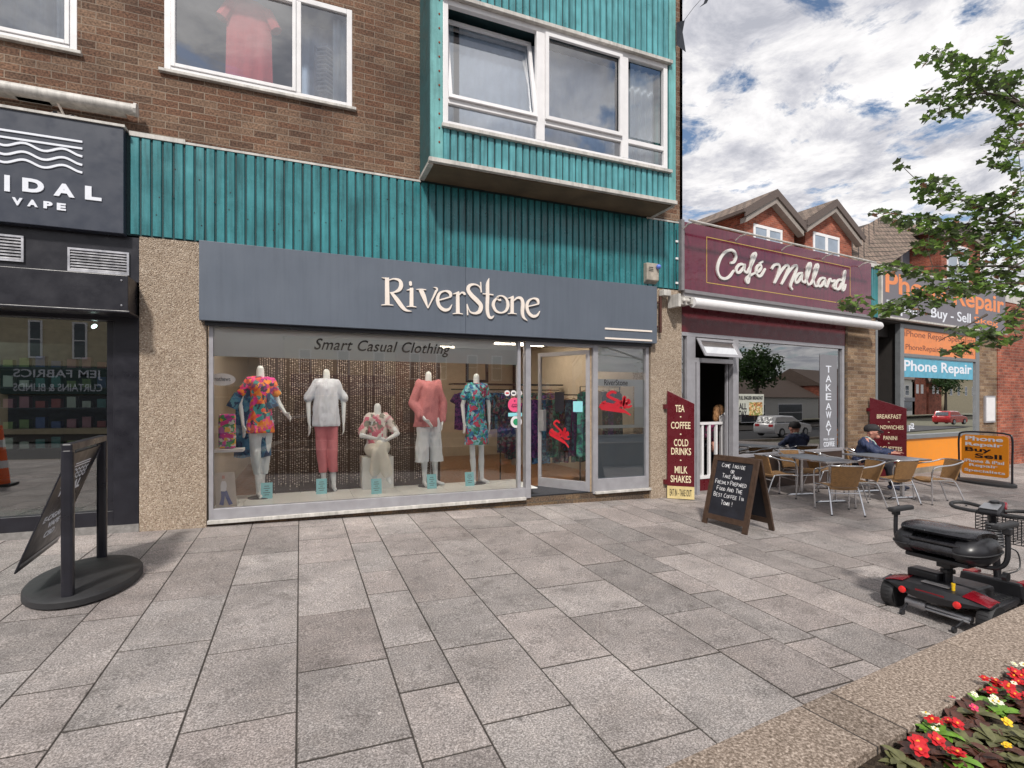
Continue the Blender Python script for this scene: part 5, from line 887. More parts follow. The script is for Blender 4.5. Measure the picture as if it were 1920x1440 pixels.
# 2 white shirt, pink trousers
t, sc, body = mannequin(2, 612, 920, 2.03, R(5), 'headless mannequin in white short sleeved shirt and cropped pink trousers', 0)
A = body + std_leg(-.08, -.06, .0, -.03, .02) + std_leg(.08, .08, -.02, .10, -.02) + arm(-.17, (-.25, .02, 1.10), (-.24, -.03, .86), (.02, -.12, -1), (.3, -1, 0)) + arm(.17, (.25, .02, 1.10), (.24, -.03, .86), (-.02, -.12, -1), (-.3, -1, 0))
organic('body', A, VX, m_mann, t, scale=sc, smooth=4)
organic('shirt', [(V3(-.12, 0, 1.345), V3(.12, 0, 1.345), .078, .078), (V3(0, 0, 1.28), V3(0, 0, .84), .16, .20, .78, (1, 0, 0)), (V3(-.14, 0, 1.365), V3(-.25, .01, 1.18), .056, .062), (V3(.14, 0, 1.365), V3(.25, .01, 1.18), .056, .062)], VX, m_sh, t, scale=sc, folds=.016, zmin=.82, smooth=6)
organic('trousers', [(V3(-.078, 0, .88), V3(-.07, 0, .49), .096, .07), (V3(-.07, 0, .49), V3(-.045, .02, .24), .07, .062), (V3(.078, 0, .88), V3(.085, -.015, .49), .096, .072), (V3(.085, -.015, .49), V3(.10, -.01, .24), .072, .066)], VX, m_pk, t, scale=sc, folds=.012, zmin=.235)
stand_disc(t)
# 3 seated
p = PZ(703, 925, FL); p.x += .10; p.y += .40; t = thing('mannequin', 'headless mannequin seated cross legged in rose floral blouse and cream trousers', 'mannequin', F0, (p.x, p.y, FL), R(0), 'headless mannequins in the shop window'); sc = 1.15; t.scale = (.92, .85, 1)
zt_ = .43; A = [(V3(-.08, .12, zt_ + .11), V3(.08, .12, zt_ + .11), .11, .11), (V3(0, .12, zt_ + .15), V3(0, .10, zt_ + .30), .12, .10, .8, (1, 0, 0)), (V3(0, .10, zt_ + .30), V3(0, .08, zt_ + .46), .105, .13, .72, (1, 0, 0)), (V3(-.11, .08, zt_ + .52), V3(.11, .08, zt_ + .52), .058, .058), (V3(0, .08, zt_ + .56), V3(0, .07, zt_ + .69), .056, .05),
  (V3(-.09, .10, zt_ + .10), V3(-.05, -.34, zt_ + .10), .085, .06), (V3(-.05, -.34, zt_ + .10), V3(-.10, -.30, .10), .055, .032), (V3(-.10, -.30, .05), V3(-.10, -.42, .03), .034, .025, .8),
  (V3(.09, .10, zt_ + .14), V3(-.0, -.34, zt_ + .17), .085, .06), (V3(.0, -.34, zt_ + .17), V3(.09, -.40, .20), .055, .032), (V3(.09, -.40, .18), V3(.11, -.50, .13), .034, .025, .8)]
A += [(V3(-.15, .08, zt_ + .52), V3(-.24, -.02, zt_ + .30), .037, .034), (V3(-.24, -.02, zt_ + .30), V3(-.06, -.30, zt_ + .27), .036, .024)] + hand_prims((-.06, -.30, zt_ + .27), (.8, -.3, -.1), (0, -.4, .9), .6)
A += [(V3(.15, .08, zt_ + .52), V3(.28, -.04, zt_ + .32), .037, .034), (V3(.28, -.04, zt_ + .32), V3(.08, -.31, zt_ + .25), .036, .024)] + hand_prims((.08, -.31, zt_ + .25), (-.6, -.5, -.3), (0, -.4, .9), .6)
organic('body', A, VX, m_mann, t, scale=sc, smooth=4)
organic('blouse', [(V3(-.12, .08, zt_ + .52), V3(.12, .08, zt_ + .52), .085, .085), (V3(0, .09, zt_ + .46), V3(0, .11, zt_ + .12), .14, .16, .8, (1, 0, 0)), (V3(-.14, .08, zt_ + .53), V3(-.225, .02, zt_ + .34), .058, .064), (V3(.14, .08, zt_ + .53), V3(.245, .02, zt_ + .36), .058, .064)], VX, p_rose, t, scale=sc, folds=.02, smooth=6)
organic('trousers', [(V3(-.09, .10, zt_ + .10), V3(-.05, -.34, zt_ + .10), .10, .08), (V3(-.05, -.34, zt_ + .09), V3(-.09, -.31, .28), .08, .075), (V3(.09, .10, zt_ + .14), V3(0, -.34, zt_ + .17), .10, .08), (V3(.0, -.34, zt_ + .16), V3(.07, -.39, .26), .08, .078)], VX, m_cf, t, scale=sc, folds=.012)
pl_ = thing('plinth_block', 'white block under the seated mannequin', 'plinth', F0, (p.x, p.y + .17, FL)); mb = MB(); mb.box(-.24, .24, -.18, .20, 0, .50); mb.build('block', m_plank, pl_, bevel=.005)
# 4 pink jumper wide white trousers
t, sc, body = mannequin(4, 803, 911, 2.02, R(8), 'headless mannequin in loose pink jumper and wide white cropped trousers', 0)
A = body + std_leg(-.08, -.06, .0, -.06, .0, (-.02, -.13)) + std_leg(.08, .10, -.02, .12, .0, (.08, -.13)) + arm(-.17, (-.24, .02, 1.10), (-.12, -.16, .90), (.6, -.3, -.5), (.3, -1, .3)) + arm(.17, (.24, .02, 1.10), (.20, -.08, .86), (-.25, -.2, -1), (-.3, -1, 0))
organic('body', A, VX, m_mann, t, scale=sc, smooth=4)
organic('jumper', [(V3(-.12, 0, 1.345), V3(.12, 0, 1.345), .078, .078), (V3(0, 0, 1.28), V3(-.02, 0, .86), .155, .19, .8, (1, 0, 0)), (V3(-.15, 0, 1.37), V3(-.245, .01, 1.12), .07, .065), (V3(-.245, .01, 1.12), V3(-.17, -.10, .95), .065, .06), (V3(.15, 0, 1.37), V3(.245, .01, 1.12), .07, .07), (V3(.245, .01, 1.12), V3(.22, -.06, .90), .07, .06), (V3(-.13, .02, .95), V3(-.17, .03, .78), .08, .07)], VX, m_lpk, t, scale=sc, folds=.018, zmin=.80, smooth=6)
organic('trousers', [(V3(-.085, 0, .88), V3(-.105, 0, .40), .105, .10), (V3(-.105, 0, .40), V3(-.11, 0, .30), .10, .105), (V3(.09, 0, .88), V3(.13, 0, .40), .105, .10), (V3(.13, 0, .40), V3(.14, 0, .30), .10, .105)], VX, m_wf, t, scale=sc, folds=.018, zmin=.33)
stand_disc(t)
# 5 blue dress
t, sc, body = mannequin(5, 893, 906, 2.0, R(3), 'headless mannequin in knee length blue and green patterned dress', 0)
A = body + std_leg(-.08, -.07, .0, -.04, .0, (-.03, -.12)) + std_leg(.08, .08, -.02, .09, -.02, (.06, -.12)) + arm(-.17, (-.23, .02, 1.10), (-.22, -.02, .86), (.02, -.12, -1), (.3, -1, 0)) + arm(.17, (.23, .02, 1.10), (.22, -.02, .86), (-.02, -.12, -1), (-.3, -1, 0))
organic('body', A, VX, m_mann, t, scale=sc, smooth=4)
organic('dress', [(V3(-.11, 0, 1.34), V3(.11, 0, 1.34), .078, .078), (V3(0, 0, 1.28), V3(0, 0, 1.05), .15, .145, .8, (1, 0, 0)), (V3(0, 0, 1.05), V3(0, 0, .58), .15, .205, .78, (1, 0, 0)), (V3(-.14, 0, 1.36), V3(-.215, .01, 1.22), .056, .062), (V3(.14, 0, 1.36), V3(.215, .01, 1.22), .056, .062)], VX, p_blue, t, scale=sc, folds=.02, zmin=.55, smooth=6)
stand_disc(t)
# price cards
for k, (u, v) in enumerate(((500, 923), (603, 914), (706, 914), (810, 904), (881, 899))):
    p = PZ(u, v + 12, FL); t = thing('price_card', 'pale blue price card by the ' + ('floral tunic', 'pink trousers', 'seated', 'pink jumper', 'blue dress')[k] + ' mannequin', 'card', F0, (p.x, p.y - .0, FL), group='price cards in the shop window'); mb = MB(); mb.hexa([(-.075, -.01, 0), (.075, -.01, 0), (.075, 0, 0), (-.075, 0, 0), (-.075, .03, .22), (.075, .03, .22), (.075, .04, .22), (-.075, .04, .22)]); c = mb.build('card', m_ltb, t)
    mb = MB()
    for j, wz in enumerate((.03, .04, .02, .045, .03)): mb.hexa([(-wz, -.012 + (.17 - j * .03) * .18, .17 - j * .03), (wz, -.012 + (.17 - j * .03) * .18, .17 - j * .03), (wz, -.010 + (.17 - j * .03) * .18, .17 - j * .03), (-wz, -.010 + (.17 - j * .03) * .18, .17 - j * .03), (-wz, -.0105 + (.18 - j * .03) * .18, .177 - j * .03), (wz, -.0105 + (.18 - j * .03) * .18, .177 - j * .03), (wz, -.009 + (.18 - j * .03) * .18, .177 - j * .03), (-wz, -.009 + (.18 - j * .03) * .18, .177 - j * .03)])
    mb.build('print', m_black, c)
# bead curtain
t = thing('bead_curtain', 'curtain of pale beaded strings hanging behind the mannequins', 'curtain', F1, (.8, 1.12, 2.6)); mb = MB(); rnd = random.Random(11)
for i in range(88):
    x = -.55 + i * .0315; 
    if rnd.random() < .12: continue
    z = 2.62; zb_ = .25 + rnd.random() * .12; s_ = rnd.random() * .04
    while z > zb_:
        r = rnd.choice([.007, .007, .010, .013]); c = Vector((x + rnd.uniform(-.002, .002), 1.12, z)); mb.add([c + Vector(q_) * r for q_ in ((1, 0, 0), (0, 1, 0), (-1, 0, 0), (0, -1, 0), (0, 0, 1), (0, 0, -1))], [(0, 1, 4), (1, 2, 4), (2, 3, 4), (3, 0, 4), (1, 0, 5), (2, 1, 5), (3, 2, 5), (0, 3, 5)]); z -= rnd.choice([.03, .035, .05])
    mb.box(x - .0012, x + .0012, 1.119, 1.121, zb_, 2.62)
mb.build('strings', mat('pearl_bead', (.50, .42, .36), .3), t)
mb = MB(); mb.box(-.6, 2.3, 1.6, 1.65, .09, 2.9); mb.build('backdrop', mat('dark_brown_backdrop', (.055, .03, .022), .7, var=.2), thing('display_backdrop', 'dark brown backdrop panel behind the bead curtain', 'panel', F1, (.8, 1.6, .09)))
# left corner of display
garms = []
def hang(name, label, c, w, h, m, axis='x', fl=1.15, seed=0, grp=None, fr=F1, slv=True, th=.05):
    t = thing(name, label, name.split('_')[-1], fr, c, group=grp); mb = MB(); garment(mb, c, w, h, fl, slv, seed=seed, axis=axis, th=th); mb.build('fabric', m, t, smooth=True)
    mb = MB(); o = Vector(c); dx = Vector((w * .42, 0, 0)) if axis == 'x' else Vector((0, w * .42, 0)); mb.tube([o - dx - Vector((0, 0, .03)), o + Vector((0, 0, .03)), o + dx - Vector((0, 0, .03))], .008, 6); mb.tube([o + Vector((0, 0, .03)), o + Vector((0, 0, .09)), o + Vector((.02, 0, .11))], .003, 5); mb.build('hanger', mat('wood_hanger', (.30, .17, .08), .5), t); return t
p_navy = pattern('navy_leaf_print', [(.03, .08, .18), (.05, .16, .28), (.02, .04, .10), (.08, .22, .30)], 18); p_dark = pattern('dark_floral', [(.02, .02, .03), (.10, .02, .04), (.02, .05, .05), (.12, .12, .12), (.03, .02, .06)], 22); p_purp = pattern('purple_print', [(.10, .03, .18), (.04, .02, .09), (.18, .05, .22), (.05, .04, .14)], 24)
p_grn = pattern('green_leaf_print', [(.02, .16, .12), (.02, .06, .08), (.04, .22, .16), (.02, .03, .05)], 20); m_beige = mat('beige_knit', (.34, .27, .21), .9, var=.1)
hang('hanging_blouse', 'navy leaf print blouse hanging in the left corner of the shop window', (-.62, .75, 1.75), .42, .95, p_navy, seed=2)
t = thing('flower_print_bag', 'bright pink and white flower print bag on the left window shelf', 'bag', F1, (-.93, .4, .95)); mb = MB(); mb.box(-1.0, -.80, .35, .45, .96, 1.42); mb.build('body', pattern('pink_flower_print', [(.6, .05, .25), (.55, .55, .5), (.05, .25, .08), (.7, .4, .05), (.35, .05, .3)], 22), t, bevel=.03); mb = MB(); mb.box(-1.04, -.70, .25, .55, .92, .955); mb.build('shelf', m_white, t)
t = thing('oval_sign', 'oval white sign with mathews lettering at the left of the window display', 'sign', F1, (-.87, .2, 1.9)); p, q = L1(397, 720, -.2), L1(434, 703, -.2); mb = MB(); mb.lathe([(.16, -.006), (.16, .006)], ((p[0] + q[0]) / 2, .2, (p[1] + q[1]) / 2), 24, ax='y', sy=.5); pl_ = mb.build('plate', m_whv, t); mb = MB(); text(mb, 'mathews', (p[0] + .02, q[0] - .01, (p[1] + q[1]) / 2 - .02, (p[1] + q[1]) / 2 + .035), lambda a, b, h: (a, .193 - h, b)); mb.build('plate_lettering', m_black, pl_)
t = thing('fashion_poster', 'small fashion photo card leaning in the bottom left of the window', 'poster', F1, (-.9, .25, .25)); mb = MB(); mb.hexa([(-1.0, .18, .22), (-.76, .18, .22), (-.76, .19, .22), (-1.0, .19, .22), (-1.03, .26, .66), (-.80, .26, .66), (-.80, .27, .66), (-1.03, .27, .66)]); c = mb.build('card', mat('sand_print', (.48, .42, .36), .5, var=.15), t)
fp = lambda a, b, h: (-1.0 - (b - .22) * .07 + a, .18 + (b - .22) * .18 - .003 - h, b)
mb = MB(); pen(mb, [(.10, .55), (.10, .50), (.09, .42)], [.04, .07, .06], fp, .001); mb.build('figure_top', m_white, c); mb = MB(); pen(mb, [(.09, .42), (.08, .33), (.06, .25)], [.05, .04, .05], fp, .001); pen(mb, [(.11, .42), (.14, .33), (.17, .25)], [.05, .04, .05], fp, .002); mb.build('figure_trousers', mat('blue_print', (.05, .07, .25), .6), c); mb = MB(); pen(mb, [(.10, .62), (.10, .58)], [.03, .035], fp, .0015); mb.build('figure_head', m_skin, c)
# rails of clothes behind the door
t = thing('clothes_rail', 'black clothes rail holding dresses behind the open shop door', 'rail', F1, (4.6, 1.6, .1)); mb = MB(); mb.tube([(3.5, 1.75, .09), (3.5, 1.75, 1.72), (5.5, 1.75, 1.72), (5.5, 1.75, .09)], .016, 8); mb.build('tube_frame', m_black, t)
seq = [(p_dark, 'dark floral'), (p_dark, 'dark floral'), (m_beige, 'beige knitted'), (p_purp, 'purple print'), (p_purp, 'purple print'), (p_navy, 'navy leaf print'), (p_dark, 'dark floral'), (p_grn, 'green leaf print'), (p_dark, 'dark floral'), (p_navy, 'navy leaf print'), (p_purp, 'purple print'), (p_grn, 'green leaf print'), (p_dark, 'dark floral')]
for i, (m__, nm) in enumerate(seq): hang('hanging_dress', '%s dress hanging %s from the left on the rail behind the door' % (nm, ORD[i]), (3.62 + i * .145, 1.75, 1.62), .34, 1.0 + .12 * (i % 3), m__, seed=i, grp='dresses on the rail behind the door', th=.07, slv=(i % 3 == 0))
t = thing('clothes_rail', 'upper wall rail of folded and hanging tops deep in the clothes shop', 'rail', F1, (4.4, 3.4, 1.9)); mb = MB(); mb.box(3.0, 5.6, 3.2, 3.6, 1.95, 1.98); mb.tube([(3.0, 3.4, 1.85), (5.6, 3.4, 1.85)], .012, 6); mb.build('shelf_and_bar', m_black, t)
for i in range(9): m__, nm = seq[(i * 5 + 3) % 13]; hang('hanging_top_garment', '%s top, %s from the left on the far wall rail' % (nm, ORD[i]), (3.3 + i * .26, 3.4, 1.78), .42, .8, m__, seed=20 + i, grp='tops on the far wall rail', slv=True)
t = thing('clothes_rail', 'short rail of dark dresses directly behind the side glass panel', 'rail', F1, (5.0, .7, .1)); mb = MB(); mb.tube([(4.62, .7, .09), (4.62, .7, 1.85), (5.45, .7, 1.85), (5.45, .7, .09)], .012, 8); mb.build('tube_frame', m_black, t)
for i in range(6): m__, nm = seq[(i * 4 + 7) % 13]; hang('hanging_dress', '%s dress hanging %s behind the side glass panel' % (nm, ORD[i]), (4.72 + i * .125, .7, 1.76), .32, 1.15, m__, seed=40 + i, grp='dresses behind the side glass panel', th=.06, slv=False)
t = thing('picture_frame', 'empty black picture frame high on the shop shelf', 'frame', F1, (3.6, 3.4, 2)); mb = MB()
for bx in ((3.3, 3.36, 2.0, 2.5), (3.75, 3.81, 2.0, 2.5), (3.36, 3.75, 2.0, 2.06), (3.36, 3.75, 2.44, 2.5)): mb.box(bx[0], bx[1], 3.3, 3.33, bx[2], bx[3])
mb.build('moulding', m_black, t)
t = thing('fire_extinguisher', 'red fire extinguisher behind the grey frosted panel', 'extinguisher', F1, (5.25, .35, .1)); mb = MB(); mb.lathe([(.08, .1), (.085, .12), (.085, .52), (.06, .6), (.03, .64), (.03, .68)], (5.25, .35, 0), 18); mb.build('body', m_red, t, smooth=True); mb = MB(); mb.box(5.21, 5.3, .25, .26, .3, .45); mb.build('label_panel', m_white, t)
# ------------------------------------------------------------------ bistro chairs and tables
m_rat = mat('tan_rattan', (.34, .19, .075), .65, var=.22, scale=25)
def weave(m):
    t_ = m.node_tree; b = bsdf(m); tcn = N('ShaderNodeTexCoord', t_); w1_ = N('ShaderNodeTexWave', t_); w1_.inputs['Scale'].default_value = 22; w1_.bands_direction = 'Y'; w2_ = N('ShaderNodeTexWave', t_); w2_.inputs['Scale'].default_value = 30; w2_.bands_direction = 'DIAGONAL'
    t_.links.new(tcn.outputs['Object'], w1_.inputs['Vector']); t_.links.new(tcn.outputs['Object'], w2_.inputs['Vector']); ml = N('ShaderNodeMath', t_, operation='MULTIPLY'); t_.links.new(w1_.outputs['Fac'], ml.inputs[0]); t_.links.new(w2_.outputs['Fac'], ml.inputs[1])
    bp = N('ShaderNodeBump', t_); bp.inputs['Strength'].default_value = .8; bp.inputs['Distance'].default_value = .006; t_.links.new(ml.outputs[0], bp.inputs['Height']); t_.links.new(bp.outputs[0], b.inputs['Normal'])
    r = ramp(t_, ml.outputs[0], [(0, (.62, .6, .58)), (.6, (1.15, 1.12, 1.1))]); src = b.inputs['Base Color'].links[0].from_socket; t_.links.new(mixmul(t_, src, r.outputs[0]), b.inputs['Base Color'])
weave(m_rat)
m_chr = mat('polished_aluminium', (.62, .62, .64), .22, .95, var=.06, rv=.06)
def make_chair(label):
    """heading +X (front), seat height .44"""
    t = thing('bistro_chair', label, 'chair', F0, (0, 0, 0), 0, 'rattan bistro chairs around the cafe tables')
    def surf(fn, nu, nv, th, name):
        mb = MB(); vs = []; 
        for s_ in (0, 1):
            for i in range(nu + 1):
                for j in range(nv + 1): p, n = fn(i / nu, j / nv); vs.append(p - n * th * s_)
        W_ = nv + 1; T = (nu + 1) * W_; fs = []
        for i in range(nu):
            for j in range(nv): a = i * W_ + j; fs += [(a, a + 1, a + W_ + 1, a + W_), (T + a, T + a + W_, T + a + W_ + 1, T + a + 1)]
        for i in range(nu): fs += [(i * W_, (i + 1) * W_, T + (i + 1) * W_, T + i * W_), (i * W_ + nv, T + i * W_ + nv, T + (i + 1) * W_ + nv, (i + 1) * W_ + nv)]
        for j in range(nv): fs += [(j, T + j, T + j + 1, j + 1), (nu * W_ + j, nu * W_ + j + 1, T + nu * W_ + j + 1, T + nu * W_ + j)]
        mb.add(vs, fs); return mb.build(name, m_rat, t, smooth=True)
    surf(lambda a, b: (V3(-.20 + .43 * a, (b - .5) * (.40 + .05 * a), .445 - .015 * math.sin(math.pi * b) - .03 * (1 - a) ** 2 + (-.03 * max(0, a - .85) / .15 if a > .85 else 0)), V3(0, 0, 1)), 8, 8, .028, 'seat')
    surf(lambda a, b: (V3(-.19 - .10 * a - .045 * math.cos((b - .5) * math.pi) , (b - .5) * (.38 + .07 * a), .44 + .32 * a - .012 * abs(b - .5)), V3(1, 0, .2).normalized()), 8, 10, .022, 'backrest')
    for sg in (-1, 1):
        mb = MB(); pts = catmull([(.20, .255 * sg, 0), (.215, .265 * sg, .40), (.20, .27 * sg, .60), (.12, .275 * sg, .665), (-.10, .275 * sg, .70), (-.27, .25 * sg, .755), (-.335, .15 * sg, .765), (-.35, 0, .765)], 6); mb.tube(pts, .0125, 8); mb.build('armrest', m_chr, t, smooth=True)
        mb = MB(); pts = catmull([(-.34, .235 * sg, 0), (-.20, .215 * sg, .36), (-.12, .205 * sg, .415), (.18, .215 * sg, .42)], 5); mb.tube(pts, .0125, 8); mb.build('leg', m_chr, t, smooth=True)
        mb = MB(); mb.tube([(.21, .255 * sg, .415), (.15, .21 * sg, .415)], .011, 6); mb.build('bracket', m_chr, t, smooth=True)
        for (x, y) in ((.20, .255), (-.34, .235)): mb = MB(); mb.cyl((x, y * sg, 0), (x, y * sg, .02), .016, 8); mb.build('foot', m_blackr, t)
    mb = MB(); mb.tube([(.205, -.255, .33), (.205, .255, .33)], .010, 8); mb.build('stretcher', m_chr, t, smooth=True)
    mb = MB(); mb.tube([(-.22, -.21, .33), (-.22, .21, .33)], .010, 8); mb.build('stretcher', m_chr, t, smooth=True)
    return t
def copy_tree(r, parent=None):
    c = r.copy(); COL.objects.link(c)
    if parent: c.parent = parent
    for ch in list(r.children): copy_tree(ch, c)
    return c
def put(o, x, y, rz): o.matrix_world = Matrix.Translation((x, y, GZ(x, y))) @ Matrix.Rotation(rz, 4, 'Z')
ch0 = make_chair('rattan bistro chair nearest the chalkboard, its side to the camera')
spots = [(8.02, 6.95, -18, None), (7.92, 5.72, 60, 'rattan bistro chair with its back to the camera at the near table corner'), (8.72, 5.95, 158, 'rattan bistro chair between the two tables with its arm loop towards the near table'),
         (9.72, 6.02, 80, 'rattan bistro chair with its back to the camera in front of the far table'), (10.42, 5.72, 150, 'rattan bistro chair at the right end nearest the orange shop panel'), (9.0, 7.28, -100, 'rattan bistro chair behind the near table beneath the cafe window'),
         (9.55, 7.15, -20, 'rattan bistro chair beside the seated man with silver arms crossing the window'), (10.86, 7.28, -58, 'rattan bistro chair in which the man in the black cap sits')]
for i, (x, y, a, lab) in enumerate(spots):
    c = ch0 if i == 0 else copy_tree(ch0); put(c, x, y, R(a))
    if lab: c['label'] = lab
m_ttop = mat('grey_table_top', (.15, .165, .19), .35, var=.08, scale=3)
def make_table(label):
    t = thing('cafe_table', label, 'table', F0, (0, 0, 0), 0, 'grey cafe tables'); mb = MB(); mb.box(-.33, .33, -.62, .62, .715, .738); mb.build('tabletop', m_ttop, t, bevel=.004); mb = MB()
    for bx in ((-.34, -.331, -.63, .63), (.331, .34, -.63, .63), (-.331, .331, -.63, -.621), (-.331, .331, .621, .63)): mb.box(*bx, .71, .736)
    mb.build('edge_trim', m_chr, t)
    for y in (-.36, .36):
        mb = MB(); mb.box(-.025, .025, y - .03, y + .03, .03, .715); mb.build('leg', m_chr, t, bevel=.006); mb = MB(); mb.hexa([(-.3, y - .025, .012), (.3, y - .025, .012), (.3, y + .025, .012), (-.3, y + .025, .012), (-.22, y - .02, .04), (.22, y - .02, .04), (.22, y + .02, .04), (-.22, y + .02, .04)]); mb.build('foot', m_chr, t, bevel=.004)
        for x in (-.28, .28): mb = MB(); mb.cyl((x, y, 0), (x, y, .014), .02, 8); mb.build('glide', m_blackr, t)
    return t
tb = make_table('grey cafe table nearer the chalkboard in front of the cafe window'); put(tb, 8.58, 6.62, R(-12)); tb2 = copy_tree(tb); tb2['label'] = 'grey cafe table at which the man in the black cap sits'; put(tb2, 10.28, 6.50, R(-10))
# ------------------------------------------------------------------ seated man and woman in the cafe
mx, my = 10.86, 7.24; t = thing('person', 'man in black cap and navy jacket slumped at the far cafe table', 'person', F0, (mx, my, GZ(mx, my)), R(-62)); t.scale = (1, 1, .95)
# heading +X local, lateral y; left arm towards the table
A = [(V3(-.08, -.1, .54), V3(-.08, .1, .54), .135, .135), (V3(-.06, 0, .60), V3(.02, 0, .85), .16, .17, .85, (0, 1, 0)), (V3(.02, -.16, .98), V3(.02, .16, .98), .10, .10), (V3(.03, 0, 1.0), V3(.10, -.0, 1.12), .065, .06),
     (V3(-.02, -.11, .53), V3(.40, -.13, .52), .095, .07), (V3(.40, -.13, .52), V3(.46, -.12, .12), .065, .045), (V3(-.02, .11, .53), V3(.38, .14, .52), .095, .07), (V3(.38, .14, .52), V3(.50, .16, .12), .065, .045),
     (V3(.10, 0, 1.13), V3(.14, 0, 1.20), .085, .105), (V3(.12, 0, 1.22), V3(.11, 0, 1.25), .108, .10), (V3(.17, 0, 1.13), V3(.20, 0, 1.10), .06, .045), (V3(.22, 0, 1.165), V3(.245, 0, 1.15), .018, .02), (V3(.10, .095, 1.18), V3(.10, .105, 1.16), .022, .015), (V3(.10, -.095, 1.18), V3(.10, -.105, 1.16), .022, .015),
     (V3(.02, -.19, .96), V3(.20, -.26, .80), .055, .045), (V3(.20, -.26, .80), V3(.44, -.12, .775), .045, .03), (V3(.02, .19, .96), V3(.18, .27, .80), .055, .045), (V3(.18, .27, .80), V3(.48, .14, .775), .045, .03)]
A += hand_prims((.44, -.12, .775), (.9, .35, -.02), (0, 1, .15), -.15) + hand_prims((.48, .14, .775), (.9, -.25, -.02), (0, -1, .15), .15)
organic('body', A, .009, m_skin, t, smooth=3)
m_jack = mat('navy_quilted_jacket', (.018, .028, .075), .7, var=.25, scale=14)
jk = organic('jacket', [(V3(-.08, -.09, .58), V3(-.08, .09, .58), .155, .155), (V3(-.07, 0, .62), V3(.02, 0, .86), .19, .195, .85, (0, 1, 0)), (V3(.01, -.15, .96), V3(.01, .15, .96), .125, .125), (V3(.02, -.20, .95), V3(.20, -.27, .80), .08, .07), (V3(.20, -.27, .80), V3(.40, -.145, .785), .065, .05), (V3(.02, .20, .95), V3(.18, .28, .80), .08, .07), (V3(.18, .28, .80), V3(.44, .165, .785), .065, .05)], .012, m_jack, t, folds=.022, ff=16, smooth=4)
organic('shirt_collar', [(V3(.03, -.05, 1.02), V3(.03, .05, 1.02), .085, .085), (V3(.10, 0, .98), V3(.14, 0, .93), .06, .05)], .012, mat('pale_green_shirt', (.35, .45, .42), .85), t, smooth=3)
organic('trousers', [(V3(-.10, -.09, .53), V3(-.10, .09, .53), .145, .145), (V3(-.02, -.11, .53), V3(.40, -.13, .52), .11, .088), (V3(.40, -.13, .51), V3(.46, -.12, .15), .085, .075), (V3(-.02, .11, .53), V3(.38, .14, .52), .11, .088), (V3(.38, .14, .51), V3(.50, .16, .15), .085, .075)], .012, mat('dark_trousers', (.02, .02, .028), .85, var=.2), t, folds=.012, smooth=4)
for y, x in ((-.12, .46), (.16, .50)): organic('shoe', [(V3(x - .04, y, .06), V3(x + .10, y, .045), .05, .045, .9), (V3(x + .1, y, .04), V3(x + .19, y, .032), .045, .035), (V3(x, y, .09), V3(x, y, .13), .05, .05)], .01, mat('navy_shoe', (.015, .02, .045), .6), t, zmin=.0, smooth=3)
organic('cap', [(V3(.075, 0, 1.265), V3(.135, 0, 1.265), .113, .112), (V3(.21, -.05, 1.245), V3(.21, .05, 1.245), .03, .03, .5), (V3(.24, -.055, 1.235), V3(.24, .055, 1.235), .022, .022, .6), (V3(.275, -.04, 1.222), V3(.275, .04, 1.222), .015, .015), (V3(.30, -.015, 1.215), V3(.30, .015, 1.215), .012, .012)], .007, mat('black_cap', (.018, .016, .018), .8), t, zmin=1.205, smooth=3)
mb = MB(); mb.prism([(.17, -.085), (.24, -.078), (.295, -.045), (.31, 0), (.295, .045), (.24, .078), (.17, .085)], 'z', 1.222, 1.234); mb.v = [Vector((v.x, v.y, v.z - (v.x - .17) * .28 - abs(v.y) * .12)) for v in mb.v]; mb.build('cap_peak', MATS['black_cap'], t)
mb = MB(); mb.ball((.214, 0, 1.285), .022, 8, .4, 1, 1); mb.build('cap_badge', m_white, t, smooth=True)
mb = MB()
for sg in (-1, 1): mb.ball((.213, .037 * sg, 1.178), .011, 8)
mb.build('eyes', mat('eye_dark', (.05, .03, .03), .3), t, smooth=True); mb = MB(); mb.beam((.222, -.025, 1.112), (.222, .025, 1.112), .01, .008); mb.build('mouth', mat('lip', (.30, .08, .07), .6), t)
mb = MB(); 
for sg in (-1, 1): mb.beam((.20, .06 * sg, 1.198), (.22, .015 * sg, 1.195), .012, .008)
mb.build('eyebrows', mat('grey_hair', (.25, .22, .2), .9), t)
p = (F2.M @ Vector((L2(1347, 770, -.55)[0], .55, 0))); t = thing('person', 'woman with blonde bob in dark patterned top, back to the cafe door', 'person', F0, (p.x, p.y, -.19), R(80))
hz_ = L2(1347, 770, -.55)[1] + .19
